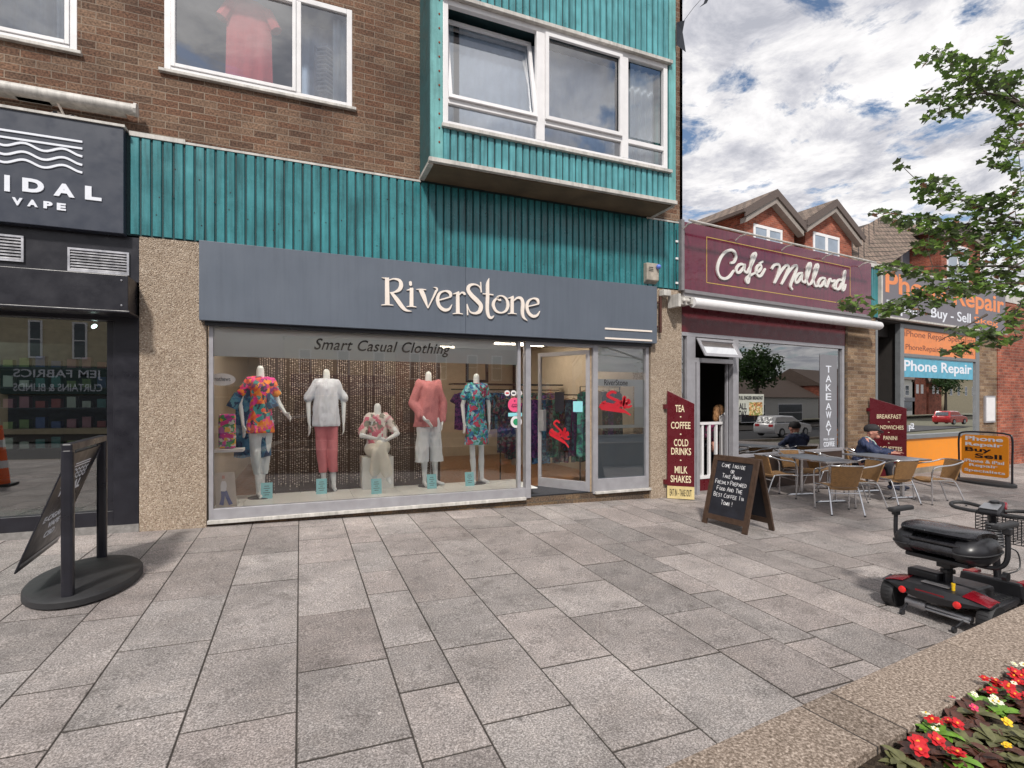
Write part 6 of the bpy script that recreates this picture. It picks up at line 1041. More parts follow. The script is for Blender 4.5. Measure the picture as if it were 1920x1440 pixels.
organic('body', [(V3(-.0, -.1, hz_ - .72), V3(0, .1, hz_ - .72), .13, .13), (V3(0, 0, hz_ - .65), V3(0, 0, hz_ - .38), .13, .15, .8, (0, 1, 0)), (V3(0, -.15, hz_ - .30), V3(0, .15, hz_ - .30), .075, .075), (V3(0, 0, hz_ - .28), V3(.01, 0, hz_ - .12), .05, .05), (V3(.01, 0, hz_ - .05), V3(.0, 0, hz_ + .02), .085, .1), (V3(.1, 0, hz_ - .05), V3(.11, 0, hz_ - .06), .02, .02), (V3(0, -.1, hz_ - .72), V3(.42, -.1, hz_ - .74), .09, .07), (V3(0, .1, hz_ - .72), V3(.42, .1, hz_ - .74), .09, .07), (V3(.42, -.1, hz_ - .74), V3(.44, -.1, .06), .06, .045), (V3(.42, .1, hz_ - .74), V3(.44, .1, .06), .06, .045), (V3(0, -.19, hz_ - .32), V3(.12, -.24, hz_ - .55), .05, .04), (V3(.12, -.24, hz_ - .55), V3(.36, -.12, hz_ - .52), .04, .03), (V3(0, .19, hz_ - .32), V3(.12, .24, hz_ - .55), .05, .04), (V3(.12, .24, hz_ - .55), V3(.36, .12, hz_ - .52), .04, .03)] + hand_prims((.36, -.12, hz_ - .52), (1, .2, 0), (0, 1, 0), -.2) + hand_prims((.36, .12, hz_ - .52), (1, -.2, 0), (0, -1, 0), .2), .012, m_skin, t, smooth=3)
organic('hair', [(V3(-.02, 0, hz_ + .01), V3(-.03, 0, hz_ - .10), .115, .12), (V3(-.02, -.05, hz_ - .05), V3(-.02, -.06, hz_ - .16), .08, .07), (V3(-.02, .05, hz_ - .05), V3(-.02, .06, hz_ - .16), .08, .07)], .01, mat('blonde_hair', (.42, .22, .10), .6, var=.3, scale=40), t, folds=.01, ff=40, smooth=2)
organic('top', [(V3(0, 0, hz_ - .70), V3(0, 0, hz_ - .38), .16, .175, .8, (0, 1, 0)), (V3(0, -.15, hz_ - .31), V3(0, .15, hz_ - .31), .09, .09), (V3(0, -.19, hz_ - .32), V3(.10, -.24, hz_ - .52), .07, .06), (V3(0, .19, hz_ - .32), V3(.10, .24, hz_ - .52), .07, .06)], .012, pattern('plum_print', [(.06, .01, .03), (.25, .02, .10), (.02, .02, .03)], 26), t, folds=.012, smooth=4)
organic('trousers', [(V3(0, -.1, hz_ - .72), V3(.42, -.1, hz_ - .74), .105, .085), (V3(0, .1, hz_ - .72), V3(.42, .1, hz_ - .74), .105, .085), (V3(.42, -.1, hz_ - .74), V3(.44, -.1, .1), .08, .065), (V3(.42, .1, hz_ - .74), V3(.44, .1, .1), .08, .065)], .014, MATS['dark_trousers'], t, smooth=3)
t2_ = thing('cafe_stool', 'dark stool under the blonde woman inside the cafe', 'stool', F0, (p.x, p.y, -.19)); mb = MB(); mb.lathe([(.19, hz_ - .88), (.19, hz_ - .84)], n=20); mb.build('seat', m_black, t2_)
for k in range(4): a = k * math.pi / 2 + .8; mb = MB(); mb.cyl((.12 * math.cos(a), .12 * math.sin(a), hz_ - .88), (.18 * math.cos(a), .18 * math.sin(a), 0), .014, 8); mb.build('leg', m_black, t2_)
# ------------------------------------------------------------------ chalkboard
m_wood = mat('dark_stained_wood', (.055, .030, .018), .5, var=.35, scale=18, bump=.15, bs=60); m_edge = mat('worn_wood_edge', (.13, .065, .03), .6, var=.4, scale=20)
FLp, FRp = PG(1315, 979), PG(1399, 1004); BRp = PG(1458, 997); ctr = (FLp + FRp) / 2; ex = (FRp - FLp); wd = ex.length; ex.normalize(); back = Vector((-ex.y, ex.x, 0));
if (BRp - FRp).dot(back) < 0: back = -back
spread = .56; o = ctr + back * spread / 2; ang = math.atan2(ex.y, ex.x); t = thing('chalkboard', 'dark wooden A frame chalkboard with handwritten white chalk message', 'chalkboard', F0, (o.x, o.y, GZ(o.x, o.y)), ang)
# local: x along the face (left to right), y towards the back
sgn = 1 if (Matrix.Rotation(-ang, 3, 'Z') @ back).y > 0 else -1
Hb = .96
def fpt(a, b, h, side=-1):  # a across, b up the leaf, h out of the leaf
    sl2 = (spread / 2 - .03) ; f = b / math.hypot(Hb, sl2); up = Vector((0, -side * sl2, Hb)) / math.hypot(Hb, sl2); n = Vector((0, side * Hb, -(-side * sl2) * side * side)) ; n = Vector((0, side * Hb, sl2)).normalized()
    p = Vector((a, side * spread / 2, 0)) + up * b + n * h; return Vector((p.x, p.y * sgn, p.z))
LH = math.hypot(Hb, spread / 2 - .03)
for side, nm in ((-1, 'front_leaf'), (1, 'back_leaf')):
    mb = MB(); fw = .075
    def lb(a0, a1, b0, b1, h0, h1): mb.hexa([fpt(a0, b0, h0, side), fpt(a1, b0, h0, side), fpt(a1, b0, h1, side), fpt(a0, b0, h1, side), fpt(a0, b1, h0, side), fpt(a1, b1, h0, side), fpt(a1, b1, h1, side), fpt(a0, b1, h1, side)])
    lb(-wd / 2, -wd / 2 + fw, 0, LH, -.03, 0); lb(wd / 2 - fw, wd / 2, 0, LH, -.03, 0); lb(-wd / 2 + fw, wd / 2 - fw, LH - fw, LH - .001, -.029, -.001); lb(-wd / 2 + fw, wd / 2 - fw, .09, .09 + fw, -.029, -.001)
    fr_o = mb.build(nm, m_wood, t, bevel=.003)
    mb = MB(); lb(-wd / 2 + fw, wd / 2 - fw, .09 + fw, LH - fw, -.02, -.012); mb.build('slate_panel', mat('chalkboard_black', (.012, .013, .020), .55, var=.35, scale=5), fr_o)
# single-stroke chalk capitals
SF = {'A': [[(0, 0), (.5, 1), (1, 0)], [(.2, .4), (.8, .4)]], 'B': [[(0, 0), (0, 1), (.6, .95), (.6, .6), (0, .52), (.8, .45), (.8, .1), (0, 0)]], 'C': [[(.9, .85), (.5, 1), (.05, .6), (.1, .15), (.5, 0), (.95, .15)]], 'D': [[(0, 0), (0, 1), (.7, .8), (.85, .4), (.6, .08), (0, 0)]], 'E': [[(.85, 1), (0, 1), (0, 0), (.85, 0)], [(0, .5), (.7, .5)]],
 'F': [[(.85, 1), (0, 1), (0, 0)], [(0, .5), (.7, .5)]], 'H': [[(0, 0), (0, 1)], [(.8, 0), (.8, 1)], [(0, .5), (.8, .5)]], 'I': [[(.3, 0), (.3, 1)]], 'K': [[(0, 0), (0, 1)], [(.8, 1), (0, .45), (.85, 0)]], 'L': [[(0, 1), (0, 0), (.75, 0)]], 'M': [[(0, 0), (.05, 1), (.5, .3), (.95, 1), (1, 0)]], 'N': [[(0, 0), (0, 1), (.85, 0), (.85, 1)]],
 'O': [[(.5, 1), (.08, .7), (.08, .3), (.5, 0), (.9, .3), (.9, .7), (.5, 1)]], 'P': [[(0, 0), (0, 1), (.7, .95), (.75, .6), (0, .48)]], 'R': [[(0, 0), (0, 1), (.7, .95), (.7, .6), (0, .5), (.8, 0)]], 'S': [[(.8, .85), (.4, 1), (.1, .75), (.7, .4), (.7, .1), (.3, 0), (0, .15)]], 'T': [[(0, 1), (1, 1)], [(.5, 1), (.5, 0)]], 'W': [[(0, 1), (.25, 0), (.5, .7), (.75, 0), (1, 1)]], 'Y': [[(0, 1), (.45, .5)], [(.9, 1), (.35, 0)]], '!': [[(.3, 1), (.3, .3)], [(.3, .08), (.3, 0)]]}
rnd = random.Random(4); mb = MB(); lines = [('Come Inside', .84), ('or', .765), ('Take Away', .69), ('Freshly Prepared', .60), ('Food And The', .51), ('Best Coffee In', .42), ('Town !', .32)]
avail = wd - .15 - .06
for s_, yb in lines:
    big, sml = .058, .043; cw = lambda c: (.020 if c == ' ' else (.036 if c.isupper() else .028)); tot = sum(cw(c) for c in s_); k = min(1.25, avail / tot * .97); x = -tot * k / 2 - .01; yb_ = .10 + (yb - .1) * LH
    for c in s_:
        w_ = cw(c) * k; h_ = (big if c.isupper() or c == '!' else sml) * rnd.uniform(.92, 1.08)
        for j, stk in enumerate(SF.get(c.upper(), [])):
            pen(mb, [(x + px_ * w_ * .78 + rnd.uniform(-.001, .001), yb_ + py_ * h_ + rnd.uniform(-.0015, .0015)) for px_, py_ in stk], [.0052] * len(stk), lambda a, b, h: fpt(a, b, -.0118 + h, -1), .0008, 3, lift=j * .0002)
        x += w_
mb.build('chalk_lettering', mat('white_chalk', (.78, .78, .80), .9), bpy.data.objects['front_leaf'] if 'front_leaf' in bpy.data.objects else t)
# ------------------------------------------------------------------ swing sign (left)
g0, g1 = V3(-1.69, 5.10, 0), V3(-1.80, 6.24, 0); cx_, cy_ = (g0.x + g1.x) / 2, (g0.y + g1.y) / 2; ang = math.atan2(g1.y - g0.y, g1.x - g0.x); Ls = (g1 - g0).length
t = thing('pavement_sign', 'black swinging pavement sign with wave logo blown to the left', 'sign', F0, (cx_, cy_, GZ(cx_, cy_)), ang); h2 = Ls / 2
mb = MB(); n = 40; prof = []
for (f, z) in ((1.0, 0), (1.0, .045), (.97, .062), (.55, .085), (.05, .092)):
    prof.append([(math.cos(a) * (h2 + .10) * f * (1 - .0) , math.sin(a) * .40 * f, z) for a in [2 * math.pi * i / n for i in range(n)]])
vs = [Vector((p[0], p[1], p[2])) for r_ in prof for p in r_]
mb.add(vs, [(i * n + j, i * n + (j + 1) % n, (i + 1) * n + (j + 1) % n, (i + 1) * n + j) for i in range(len(prof) - 1) for j in range(n)] + [tuple(range(n))[::-1], tuple(range((len(prof) - 1) * n, len(prof) * n))]); mb.build('base', m_blackr, t, smooth=True)
for x in (-h2, h2): mb = MB(); mb.box(x - .035, x + .035, -.04, .04, .0, 1.22); mb.build('post', m_black, t, bevel=.02)
mb = MB(); mb.box(-h2 - .035, h2 + .035, -.035, .035, 1.20, 1.26); mb.build('top_bar', m_black, t, bevel=.012)
for x in (-h2 + .13, h2 - .13): mb = MB(); mb.tube([(x - .05, 0, 1.205), (x - .05, 0, 1.17), (x + .05, 0, 1.17), (x + .05, 0, 1.205)], .007, 6); mb.build('hanger_clip', m_black, t)
nx = V3(0, 1, 0); dx_ = .33; A0 = V3(-h2 + .05, .0, 1.17); dn = V3(0, dx_, -.90); nrm = V3(0, -.90, -dx_).normalized(); Wp = 2 * h2 - .10
P2 = lambda a, b, h: A0 + V3(1, 0, 0) * a + dn * (1 - b) + nrm * (h + .006)     # a metres along, b 0..1 up
mb = MB(); mb.hexa([P2(0, 0, -.012), P2(Wp, 0, -.012), P2(Wp, 0, 0), P2(0, 0, 0), P2(0, 1, -.012), P2(Wp, 1, -.012), P2(Wp, 1, 0), P2(0, 1, 0)]); sp_ = mb.build('swing_panel', m_black, t, bevel=.002)
mb = MB(); 
for bb in (.88, .855): pen(mb, [(.33 * Wp, bb), (.80 * Wp, bb)], [.010, .010], lambda a, b, h: P2(a, b, h), .002)
for bb in (.815, .775, .735): pen(mb, [(.30 * Wp + .5 * Wp * j / 26, bb + .012 * math.cos(j / 26 * 2 * math.pi * 5)) for j in range(27)], [.010] * 27, lambda a, b, h: P2(a, b, h), .002, 2)
text(mb, 'TIDAL', (.16 * Wp, .80 * Wp, .60, .70), P2, .03, thick=.002); text(mb, 'VAPE', (.34 * Wp, .66 * Wp, .54, .58), P2, .02, thick=.002); text(mb, 'E-CIGARETTE', (.12 * Wp, .88 * Wp, .38, .435), P2, .02, thick=.002); text(mb, 'VAPE', (.32 * Wp, .62 * Wp, .295, .35), P2, .02, thick=.002); text(mb, 'CBD', (.34 * Wp, .60 * Wp, .20, .26), P2, .02, thick=.002)
mb.build('panel_lettering', m_pale, sp_); mb = MB(); mb.hexa([P2(0.02, .05, .001), P2(Wp - .02, .05, .001), P2(Wp - .02, .05, .004), P2(0.02, .05, .004), P2(0.02, .075, .001), P2(Wp - .02, .075, .001), P2(Wp - .02, .075, .004), P2(0.02, .075, .004)]); mb.build('panel_strip', m_alu, sp_)
# ------------------------------------------------------------------ orange swing sign (right)
r0, r1 = V3(14.14, 7.28, 0), V3(14.10, 6.28, 0); cx_, cy_ = 14.12, 6.78; t = thing('pavement_sign', 'orange phone repair pavement sign on curved black base in front of brick wall', 'sign', F0, (cx_, cy_, GZ(cx_, cy_)), R(-97)); h2 = .52
mb = MB(); n = 32; mb.lathe([(1, 0), (1, .05), (.92, .075), (.3, .09)], n=n, sx=h2 + .07, sy=.30); mb.build('base', m_blackr, t, smooth=True)
mb = MB(); mb.tube(catmull([(-h2, 0, .05), (-h2, 0, .5), (-h2, 0, 1.02), (-h2 + .1, 0, 1.13), (0, 0, 1.15), (h2 - .1, 0, 1.13), (h2, 0, 1.02), (h2, 0, .5), (h2, 0, .05)], 6), .02, 8); mb.build('hoop_frame', m_black, t, smooth=True)
mb = MB(); w_ = h2 - .06; rr = .07; pts = []
for (cx1, cz1, a0) in ((w_ - rr, .18 + rr, -90), (w_ - rr, 1.08 - rr, 0), (-w_ + rr, 1.08 - rr, 90), (-w_ + rr, .18 + rr, 180)): pts += [(cx1 + rr * math.cos(R(a0 + k * 22.5)), cz1 + rr * math.sin(R(a0 + k * 22.5))) for k in range(5)]
mb.prism(pts, 'y', -.012, .012); op = mb.build('panel', m_orange, t); pl = lambda a, b, h: (a, -.0125 - h, b)
mb = MB(); text(mb, 'Phone', (-.38, .36, .95, 1.05), pl, .025, thick=.003); text(mb, 'Repair', (-.38, .36, .81, .91), pl, .025, thick=.003); text(mb, 'iPhone & iPad', (-.40, .38, .46, .53), pl, .02, thick=.003); text(mb, 'Repair', (-.30, .26, .35, .43), pl, .02, thick=.003); text(mb, 'Specialists', (-.40, .40, .23, .31), pl, .02, thick=.003); mb.build('white_lettering', m_pale, op)
mb = MB(); text(mb, 'Buy', (-.38, .14, .68, .80), pl, .02, thick=.003); text(mb, 'Sell', (-.18, .34, .57, .67), pl, .02, thick=.003); mb.build('black_lettering', m_black, op)
# ------------------------------------------------------------------ mobility scooter
sx_, sy_ = 4.66, 2.60; t = thing('mobility_scooter', 'black and red mobility scooter with folded seat parked beyond the granite planter', 'scooter', F0, (sx_, sy_, GZ(sx_ + .5, sy_)), R(3))
m_body = mat('satin_black_plastic', (.018, .018, .021), .38, var=.2, rv=.1); m_redp = mat('metallic_red_panel', (.24, .007, .016), .22, .3, var=.1, coat=.5); m_leath = mat('black_leatherette', (.022, .022, .026), .24, var=.25, scale=20, bump=.12, bs=70); m_silv = mat('cast_silver', (.40, .40, .42), .4, .8)
for x, y, r, w, nm in ((.14, .335, .125, .095, 'wheel'), (.14, -.335, .125, .095, 'wheel'), (1.06, .19, .095, .06, 'wheel'), (1.06, -.19, .095, .06, 'wheel')):
    mb = MB(); mb.lathe([(r * .62, -w / 2), (r * .93, -w / 2), (r, -w * .32), (r, w * .32), (r * .93, w / 2), (r * .62, w / 2)], (x, y, r), 26, ax='y'); wh = mb.build('wheel', m_blackr, t, smooth=True)
    mb = MB(); mb.lathe([(r * .6, -w * .40), (r * .3, -w * .5), (.02, -w * .5)], (x, y, r), 18, ax='y'); mb.lathe([(r * .6, w * .40), (r * .3, w * .5), (.02, w * .5)], (x, y, r), 18, ax='y'); mb.build('rim', m_body, wh, smooth=True)
    mb = MB()
    for k in range(26): a = k * 2 * math.pi / 26; mb.beam((x + r * math.cos(a), y - w * .3, r + r * math.sin(a)), (x + r * math.cos(a), y + w * .3, r + r * math.sin(a)), .006, .006)
    mb.build('tread', m_blackr, wh)
# rear shroud: lofted wing
def loft(mb, secs):  # secs: list of (y, [(x,z)...])
    k = len(secs[0][1]); vs = [Vector((p[0], y, p[1])) for y, pr in secs for p in pr]; n = len(secs)
    mb.add(vs, [(i * k + j, i * k + (j + 1) % k, (i + 1) * k + (j + 1) % k, (i + 1) * k + j) for i in range(n - 1) for j in range(k)] + [tuple(range(k)), tuple(range((n - 1) * k, n * k))[::-1]])
mb = MB(); secs = []
for f in [i / 12 * 2 - 1 for i in range(13)]:
    y = f * .375; c = 1 - abs(f) ** 3 * .8; xb = .0 + .05 * abs(f) ** 2; zt2 = .285 - .055 * abs(f) ** 3 + .0; zb2 = .17 + .075 * abs(f) ** 2
    secs.append((y, [(xb, zb2), (xb - .012, (zb2 + zt2) / 2), (xb + .02, zt2), (xb + .18, zt2 + .02 * c), (xb + .26 * c + .06, zt2 - .0), (xb + .24 * c + .06, zb2 + .02)]))
loft(mb, secs); mb.build('rear_shroud', m_body, t, smooth=True, bevel=.004)
for sg in (1, -1):
    mb = MB(); secs = []
    for f in (.55, .7, .85, .97): y = f * .375 * sg; xb = .05 * f ** 2; zt2 = .285 - .055 * f ** 3; secs.append((y, [(xb + .01, zt2 + .004), (xb + .19 - (.55 - f) * -.1, zt2 + .022), (xb + .16, zt2 + .026), (xb + .02, zt2 + .010)]))
    loft(mb, secs); mb.build('red_side_panel', m_redp, t, smooth=True)
mb = MB(); mb.box(-.004, .006, -.10, .10, .235, .25); mb.build('red_trim', m_redp, t)
mb = MB(); mb.box(.06, .12, -.10, .09, .30, .306); mb.build('silver_badge', m_silv, t)
for y in (.19, -.19): mb = MB(); mb.lathe([(.028, -.022), (.026, -.03), (.012, -.034)], (.01, y, .215), 18, ax='x'); mb.build('tail_light', mat('red_lens', (.75, .02, .02), .15, coat=.5), t, smooth=True)
mb = MB(); mb.cyl((.10, .21, .10), (.10, .10, .10), .04, 16); mb.cyl((.10, .10, .10), (.10, .06, .10), .046, 16); mb.cyl((.10, .06, .10), (.10, -.24, .10), .026, 12); mb.cyl((.07, .06, .085), (.07, -.24, .085), .012, 8); mb.build('transaxle', m_silv, t, smooth=True)
for sg in (1, -1): mb = MB(); mb.tube([(.10, .2 * sg, .10), (.02, .19 * sg, .06), (-.03, .18 * sg, .035)], .01, 8); mb.lathe([(.025, -.01), (.025, .01)], (-.03, .18 * sg, .028), 12, ax='y'); mb.build('anti_tip_wheel', m_body, t)
mb = MB(); mb.cyl((.09, -.12, .28), (.09, -.12, .33), .012, 10); mb.cyl((.09, -.12, .33), (.09, -.12, .345), .014, 10); mb.build('freewheel_lever', mat('yellow_plastic', (.75, .48, .02), .35), t, smooth=True)
mb = MB(); mb.box(.24, .50, -.22, .22, .13, .30); mb.build('battery_box', m_body, t, bevel=.03); mb = MB(); mb.box(.18, .32, .03, .26, .285, .36); mb.build('charger_box', m_body, t, bevel=.02)
mb = MB(); mb.hexa([(.46, -.24, .07), (.98, -.20, .07), (.98, .20, .07), (.46, .24, .07), (.46, -.24, .12), (.98, -.20, .12), (.98, .20, .12), (.46, .24, .12)]); mb.build('floor_deck', m_body, t, bevel=.012)
mb = MB()
for i in range(7):
    for j in range(5): mb.cyl((.54 + i * .055, -.16 + j * .08, .12), (.54 + i * .055, -.16 + j * .08, .126), .02, 6)
mb.build('deck_tread', m_blackr, t)
mb = MB(); mb.hexa([(.94, -.24, .10), (1.22, -.17, .10), (1.22, .17, .10), (.94, .24, .10), (.94, -.22, .24), (1.18, -.13, .20), (1.18, .13, .20), (.94, .22, .24)]); mb.build('front_shroud', m_body, t, bevel=.02); mb = MB(); mb.box(1.0, 1.16, -.23, -.15, .20, .235); mb.box(1.0, 1.16, .15, .23, .20, .235); mb.build('front_red_panel', m_redp, t, bevel=.01)
mb = MB(); mb.cyl((.27, 0, .27), (.27, 0, .47), .032, 14); mb.box(.20, .34, -.05, .05, .42, .47); mb.cyl((.27, 0, .37), (.27, 0, .40), .05, 14); mb.build('seat_post', m_body, t, bevel=.004)
mb = MB(); mb.box(.08, .46, -.22, .22, .485, .52); mb.build('seat_base', m_body, t, bevel=.01)
# folded seat: cushion roll with rounded end caps, back folded down on top
mb = MB(); secs = []
for y, k in ((-.26, .55), (-.24, .8), (-.19, .97), (-.1, 1), (.1, 1), (.19, .97), (.24, .8), (.26, .55)):
    secs.append((y, [(.25 + .25 * k * math.cos(a), .605 + .085 * k * math.sin(a)) for a in [2 * math.pi * i / 18 for i in range(18)]]))
loft(mb, secs); mb.build('seat_cushion', m_leath, t, smooth=True)
mb = MB(); secs = []
for y, k in ((-.26, .7), (-.23, .95), (-.1, 1), (.1, 1), (.23, .95), (.26, .7)):
    secs.append((y, [(.27 + .24 * k * math.cos(a) , .73 + .05 * k * math.sin(a) - .06 * (math.cos(a) * .5 + .5) * .5) for a in [2 * math.pi * i / 18 for i in range(18)]]))
loft(mb, secs); mb.build('folded_backrest', m_leath, t, smooth=True)
mb = MB(); mb.tube([(.02, -.20, .655), (.02, .20, .655)], .012, 8); mb.tube([(.012, -.20, .60), (.012, .20, .60)], .014, 8); mb.build('seat_seam', m_leath, t, smooth=True)
for sg in (1, -1):
    mb = MB(); secs = []
    for y, k in ((.15, .96), (.19, 1.0), (.235, .98), (.275, .86), (.305, .62), (.318, .3)): secs.append((y * sg, [(.24 + .245 * k * math.cos(a), .61 + .118 * k * math.sin(a)) for a in [2 * math.pi * i / 18 for i in range(18)]]))
    loft(mb, secs); ec = mb.build('seat_end_cap', m_body, t, smooth=True); mb = MB(); mb.tube(catmull([(.24 + .25 * k_ * math.cos(a_), y_ * sg, .60) for a_, y_, k_ in ((math.pi, .16, 1), (math.pi, .20, 1.02), (math.pi, .255, .93), (math.pi, .30, .70), (math.pi, .322, .3), (0, .322, .3), (0, .30, .70), (0, .255, .93), (0, .20, 1.02))], 4), .006, 6); mb.build('cap_rim', m_blackr, ec, smooth=True)
    mb = MB(); mb.tube(catmull([(.26, .06 * sg, .50), (.26, .26 * sg, .49), (.26, .345 * sg, .515), (.26, .385 * sg, .60), (.26, .385 * sg, .80)], 6), .017, 10); ar = mb.build('armrest', m_body, t, smooth=True)
    mb = MB(); mb.box(.14, .44, .36 * sg - .03, .36 * sg + .03, .81, .85); mb.build('arm_pad', m_blackr, ar, bevel=.012)
    mb = MB(); mb.box(.235, .285, .385 * sg - .025, .385 * sg + .025, .77, .82); mb.build('arm_joint', m_body, ar, bevel=.006)
mb = MB(); mb.lathe([(.035, -.015), (.035, .015)], (.30, -.36, .44), 12, ax='y'); mb.tube(catmull([(.30, -.36, .46), (.40, -.40, .50), (.42, -.38, .62), (.33, -.33, .66)], 6), .005, 6); mb.build('adjust_knob', m_body, t)
# tiller
mb = MB(); mb.tube([(1.08, 0, .18), (1.02, 0, .55), (.98, 0, .78)], .028, 10); mb.build('tiller_column', m_body, t, smooth=True)
mb = MB()
for k in range(9): f = k / 8; mb.lathe([(.052, -.011), (.062, 0), (.052, .011)], (1.045 - f * .05, 0, .50 + f * .20), 16)
mb.build('bellows', mat('grey_bellows', (.09, .09, .095), .45), t, smooth=True)
mb = MB(); mb.hexa([(.90, -.09, .78), (1.07, -.07, .80), (1.07, .07, .80), (.90, .09, .78), (.90, -.08, .83), (1.08, -.055, .90), (1.08, .055, .90), (.90, .08, .83)]); cn = mb.build('console', m_body, t, bevel=.02); mb = MB(); mb.hexa([(1.03, -.082, .79), (1.095, -.066, .80), (1.095, .066, .80), (1.03, .082, .79), (1.03, -.078, .86), (1.10, -.06, .895), (1.10, .06, .895), (1.03, .078, .86)]); mb.build('console_rim', m_redp, cn, bevel=.012)
mb = MB(); mb.hexa([(.905, -.065, .835), (1.0, -.06, .872), (1.0, .06, .872), (.905, .065, .835), (.903, -.065, .840), (.998, -.06, .878), (.998, .06, .878), (.903, .065, .840)]); mb.build('silver_face', m_silv, cn); mb = MB(); mb.cyl((1.02, 0, .882), (1.018, 0, .90), .032, 18); mb.build('speed_dial', m_body, cn)
for sg in (1, -1):
    mb = MB(); mb.tube(catmull([(1.02, .07 * sg, .82), (1.06, .14 * sg, .83), (1.06, .25 * sg, .84), (1.0, .31 * sg, .83), (.93, .26 * sg, .81), (.92, .14 * sg, .80), (.94, .07 * sg, .80)], 6), .016, 8); mb.build('handlebar', m_blackr, t, smooth=True)
mb = MB(); x0, x1 = 1.14, 1.36
for z in [.52 + i * .028 for i in range(9)]:
    mb.tube([(x0, -.19, z), (x1, -.19, z), (x1, .19, z), (x0, .19, z)], .004, 5, closed=True)
for i in range(8): y = -.19 + i * .054; mb.tube([(x0, y, .745), (x0, y, .52), (x1, y, .52), (x1, y, .745)], .004, 5)
mb.build('front_basket', m_body, t)
# ------------------------------------------------------------------ granite planter
nF = V3(-s2, c2, 0); eF = V3(c2, s2, 0); zc = .40
o1 = PZ(1240, 1440, zc); i1 = PZ(1577, 1440, zc); q1 = PZ(1903, 1140, zc); q2 = PZ(1920, 1240, zc)
# average perpendicular offsets in frame two direction
ang2 = math.atan2((q1 - o1).y, (q1 - o1).x); eF = V3(math.cos(ang2), math.sin(ang2), 0); nF = V3(-eF.y, eF.x, 0); on = o1.dot(nF); inn = (i1.dot(nF) + q2.dot(nF)) / 2
PL = thing('planter', 'raised planter with brown granite coping slabs and dark soil', 'planter', F0, (0, 0, 0)); s0 = o1.dot(eF)
def pf(s_, n_, z): p = eF * s_ + nF * n_; return V3(p.x, p.y, z)
def pbox(mb, sa, sb, na, nb, za, zb): mb.hexa([pf(sa, na, za), pf(sb, na, za), pf(sb, nb, za), pf(sa, nb, za), pf(sa, na, zb), pf(sb, na, zb), pf(sb, nb, zb), pf(sa, nb, zb)])
js = [s0 - 1.9, s0 - .9, PZ(1497, 1320, zc).dot(eF), PZ(1554, 1296, zc).dot(eF), PZ(1766, 1202, zc).dot(eF)]; 
while js[-1] < 9: js.append(js[-1] + random.choice([.45, .75, .6]))
for i in range(len(js) - 1):
    mb = MB(); pbox(mb, js[i] + .004, js[i + 1] - .004, inn, on, zc - .06, zc + random.uniform(-.001, .001)); o = mb.build('coping_slab', m_cop, PL, bevel=.004); ca = o.data.color_attributes.new('tint', 'FLOAT_COLOR', 'POINT'); f = random.uniform(.85, 1.15)
    for k in range(len(ca.data)): ca.data[k].color = (f, f * .98, f * .96, 1)
for j_ in js[1:-1]: mb = MB(); pbox(mb, j_ - .004, j_ + .004, inn + .001, on - .001, zc - .06, zc - .003); mb.build('mortar_joint', m_joint, PL)
mb = MB(); pbox(mb, js[0], js[-1], inn + .02, on - .02, -.3, zc - .061); mb.build('granite_wall', m_conc, PL)
mb = MB(); pbox(mb, js[0], js[-1], inn - 3.2, inn - 2.95, -.3, zc); pbox(mb, js[0] - .25, js[0], inn - 3.2, on, -.3, zc); mb.build('rear_kerb', m_conc, PL)
sm = MB(); nn_ = 60; vs = []
for i in range(nn_ + 1):
    for j in range(nn_ + 1):
        s_ = s0 - 1.0 + i / nn_ * 6; n_ = inn - j / nn_ * 2.9; p = pf(s_, n_, 0); p.z = zc - .028 + .014 * noise.noise(p * 9) + .012 * noise.noise(p * 30); vs.append(p)
sm.add(vs, [(i * (nn_ + 1) + j, i * (nn_ + 1) + j + 1, (i + 1) * (nn_ + 1) + j + 1, (i + 1) * (nn_ + 1) + j) for i in range(nn_) for j in range(nn_)]); sm.build('soil', speckle('dark_soil', [(.35, (.018, .012, .008)), (.55, (.06, .042, .028)), (.7, (.13, .10, .07))], 60, .95, 1.0, .02), PL, smooth=True)
# bedding plants
m_lf = mat('fresh_green_leaf', (.13, .26, .03), .45, var=.3, scale=25, coat=.1); m_brz = mat('bronze_leaf', (.075, .028, .018), .4, var=.45, scale=22); m_olv = mat('olive_leaf', (.11, .11, .045), .5, var=.4, scale=22)
m_pr = mat('red_petal', (.48, .006, .012), .5, var=.15, scale=30); m_pw = mat('white_petal', (.72, .72, .55), .5, var=.08); m_py = mat('yellow_petal', (.78, .50, .02), .5); m_or = mat('orange_eye', (.80, .30, .02), .5); m_pp = mat('pink_petal', (.60, .04, .12), .5)
def leaf(mb, c, d, L_, w_, droop, rnd, cup=.25):
    d = Vector((d[0], d[1], 0)).normalized(); s_ = Vector((-d.y, d.x, 0)); vs = []; n = 5; rise = rnd.uniform(.2, .7)
    for i in range(n + 1):
        f = i / n; ww = w_ * math.sin(math.pi * min(1, f * .93 + .07)) ** .7; base = c + d * L_ * f + V3(0, 0, L_ * (rise * f - droop * f * f))
        vs += [base - s_ * ww + V3(0, 0, ww * cup), base, base + s_ * ww + V3(0, 0, ww * cup)]
    mb.add(vs, [(i * 3 + j, i * 3 + j + 1, i * 3 + j + 4, i * 3 + j + 3) for i in range(n) for j in range(2)])
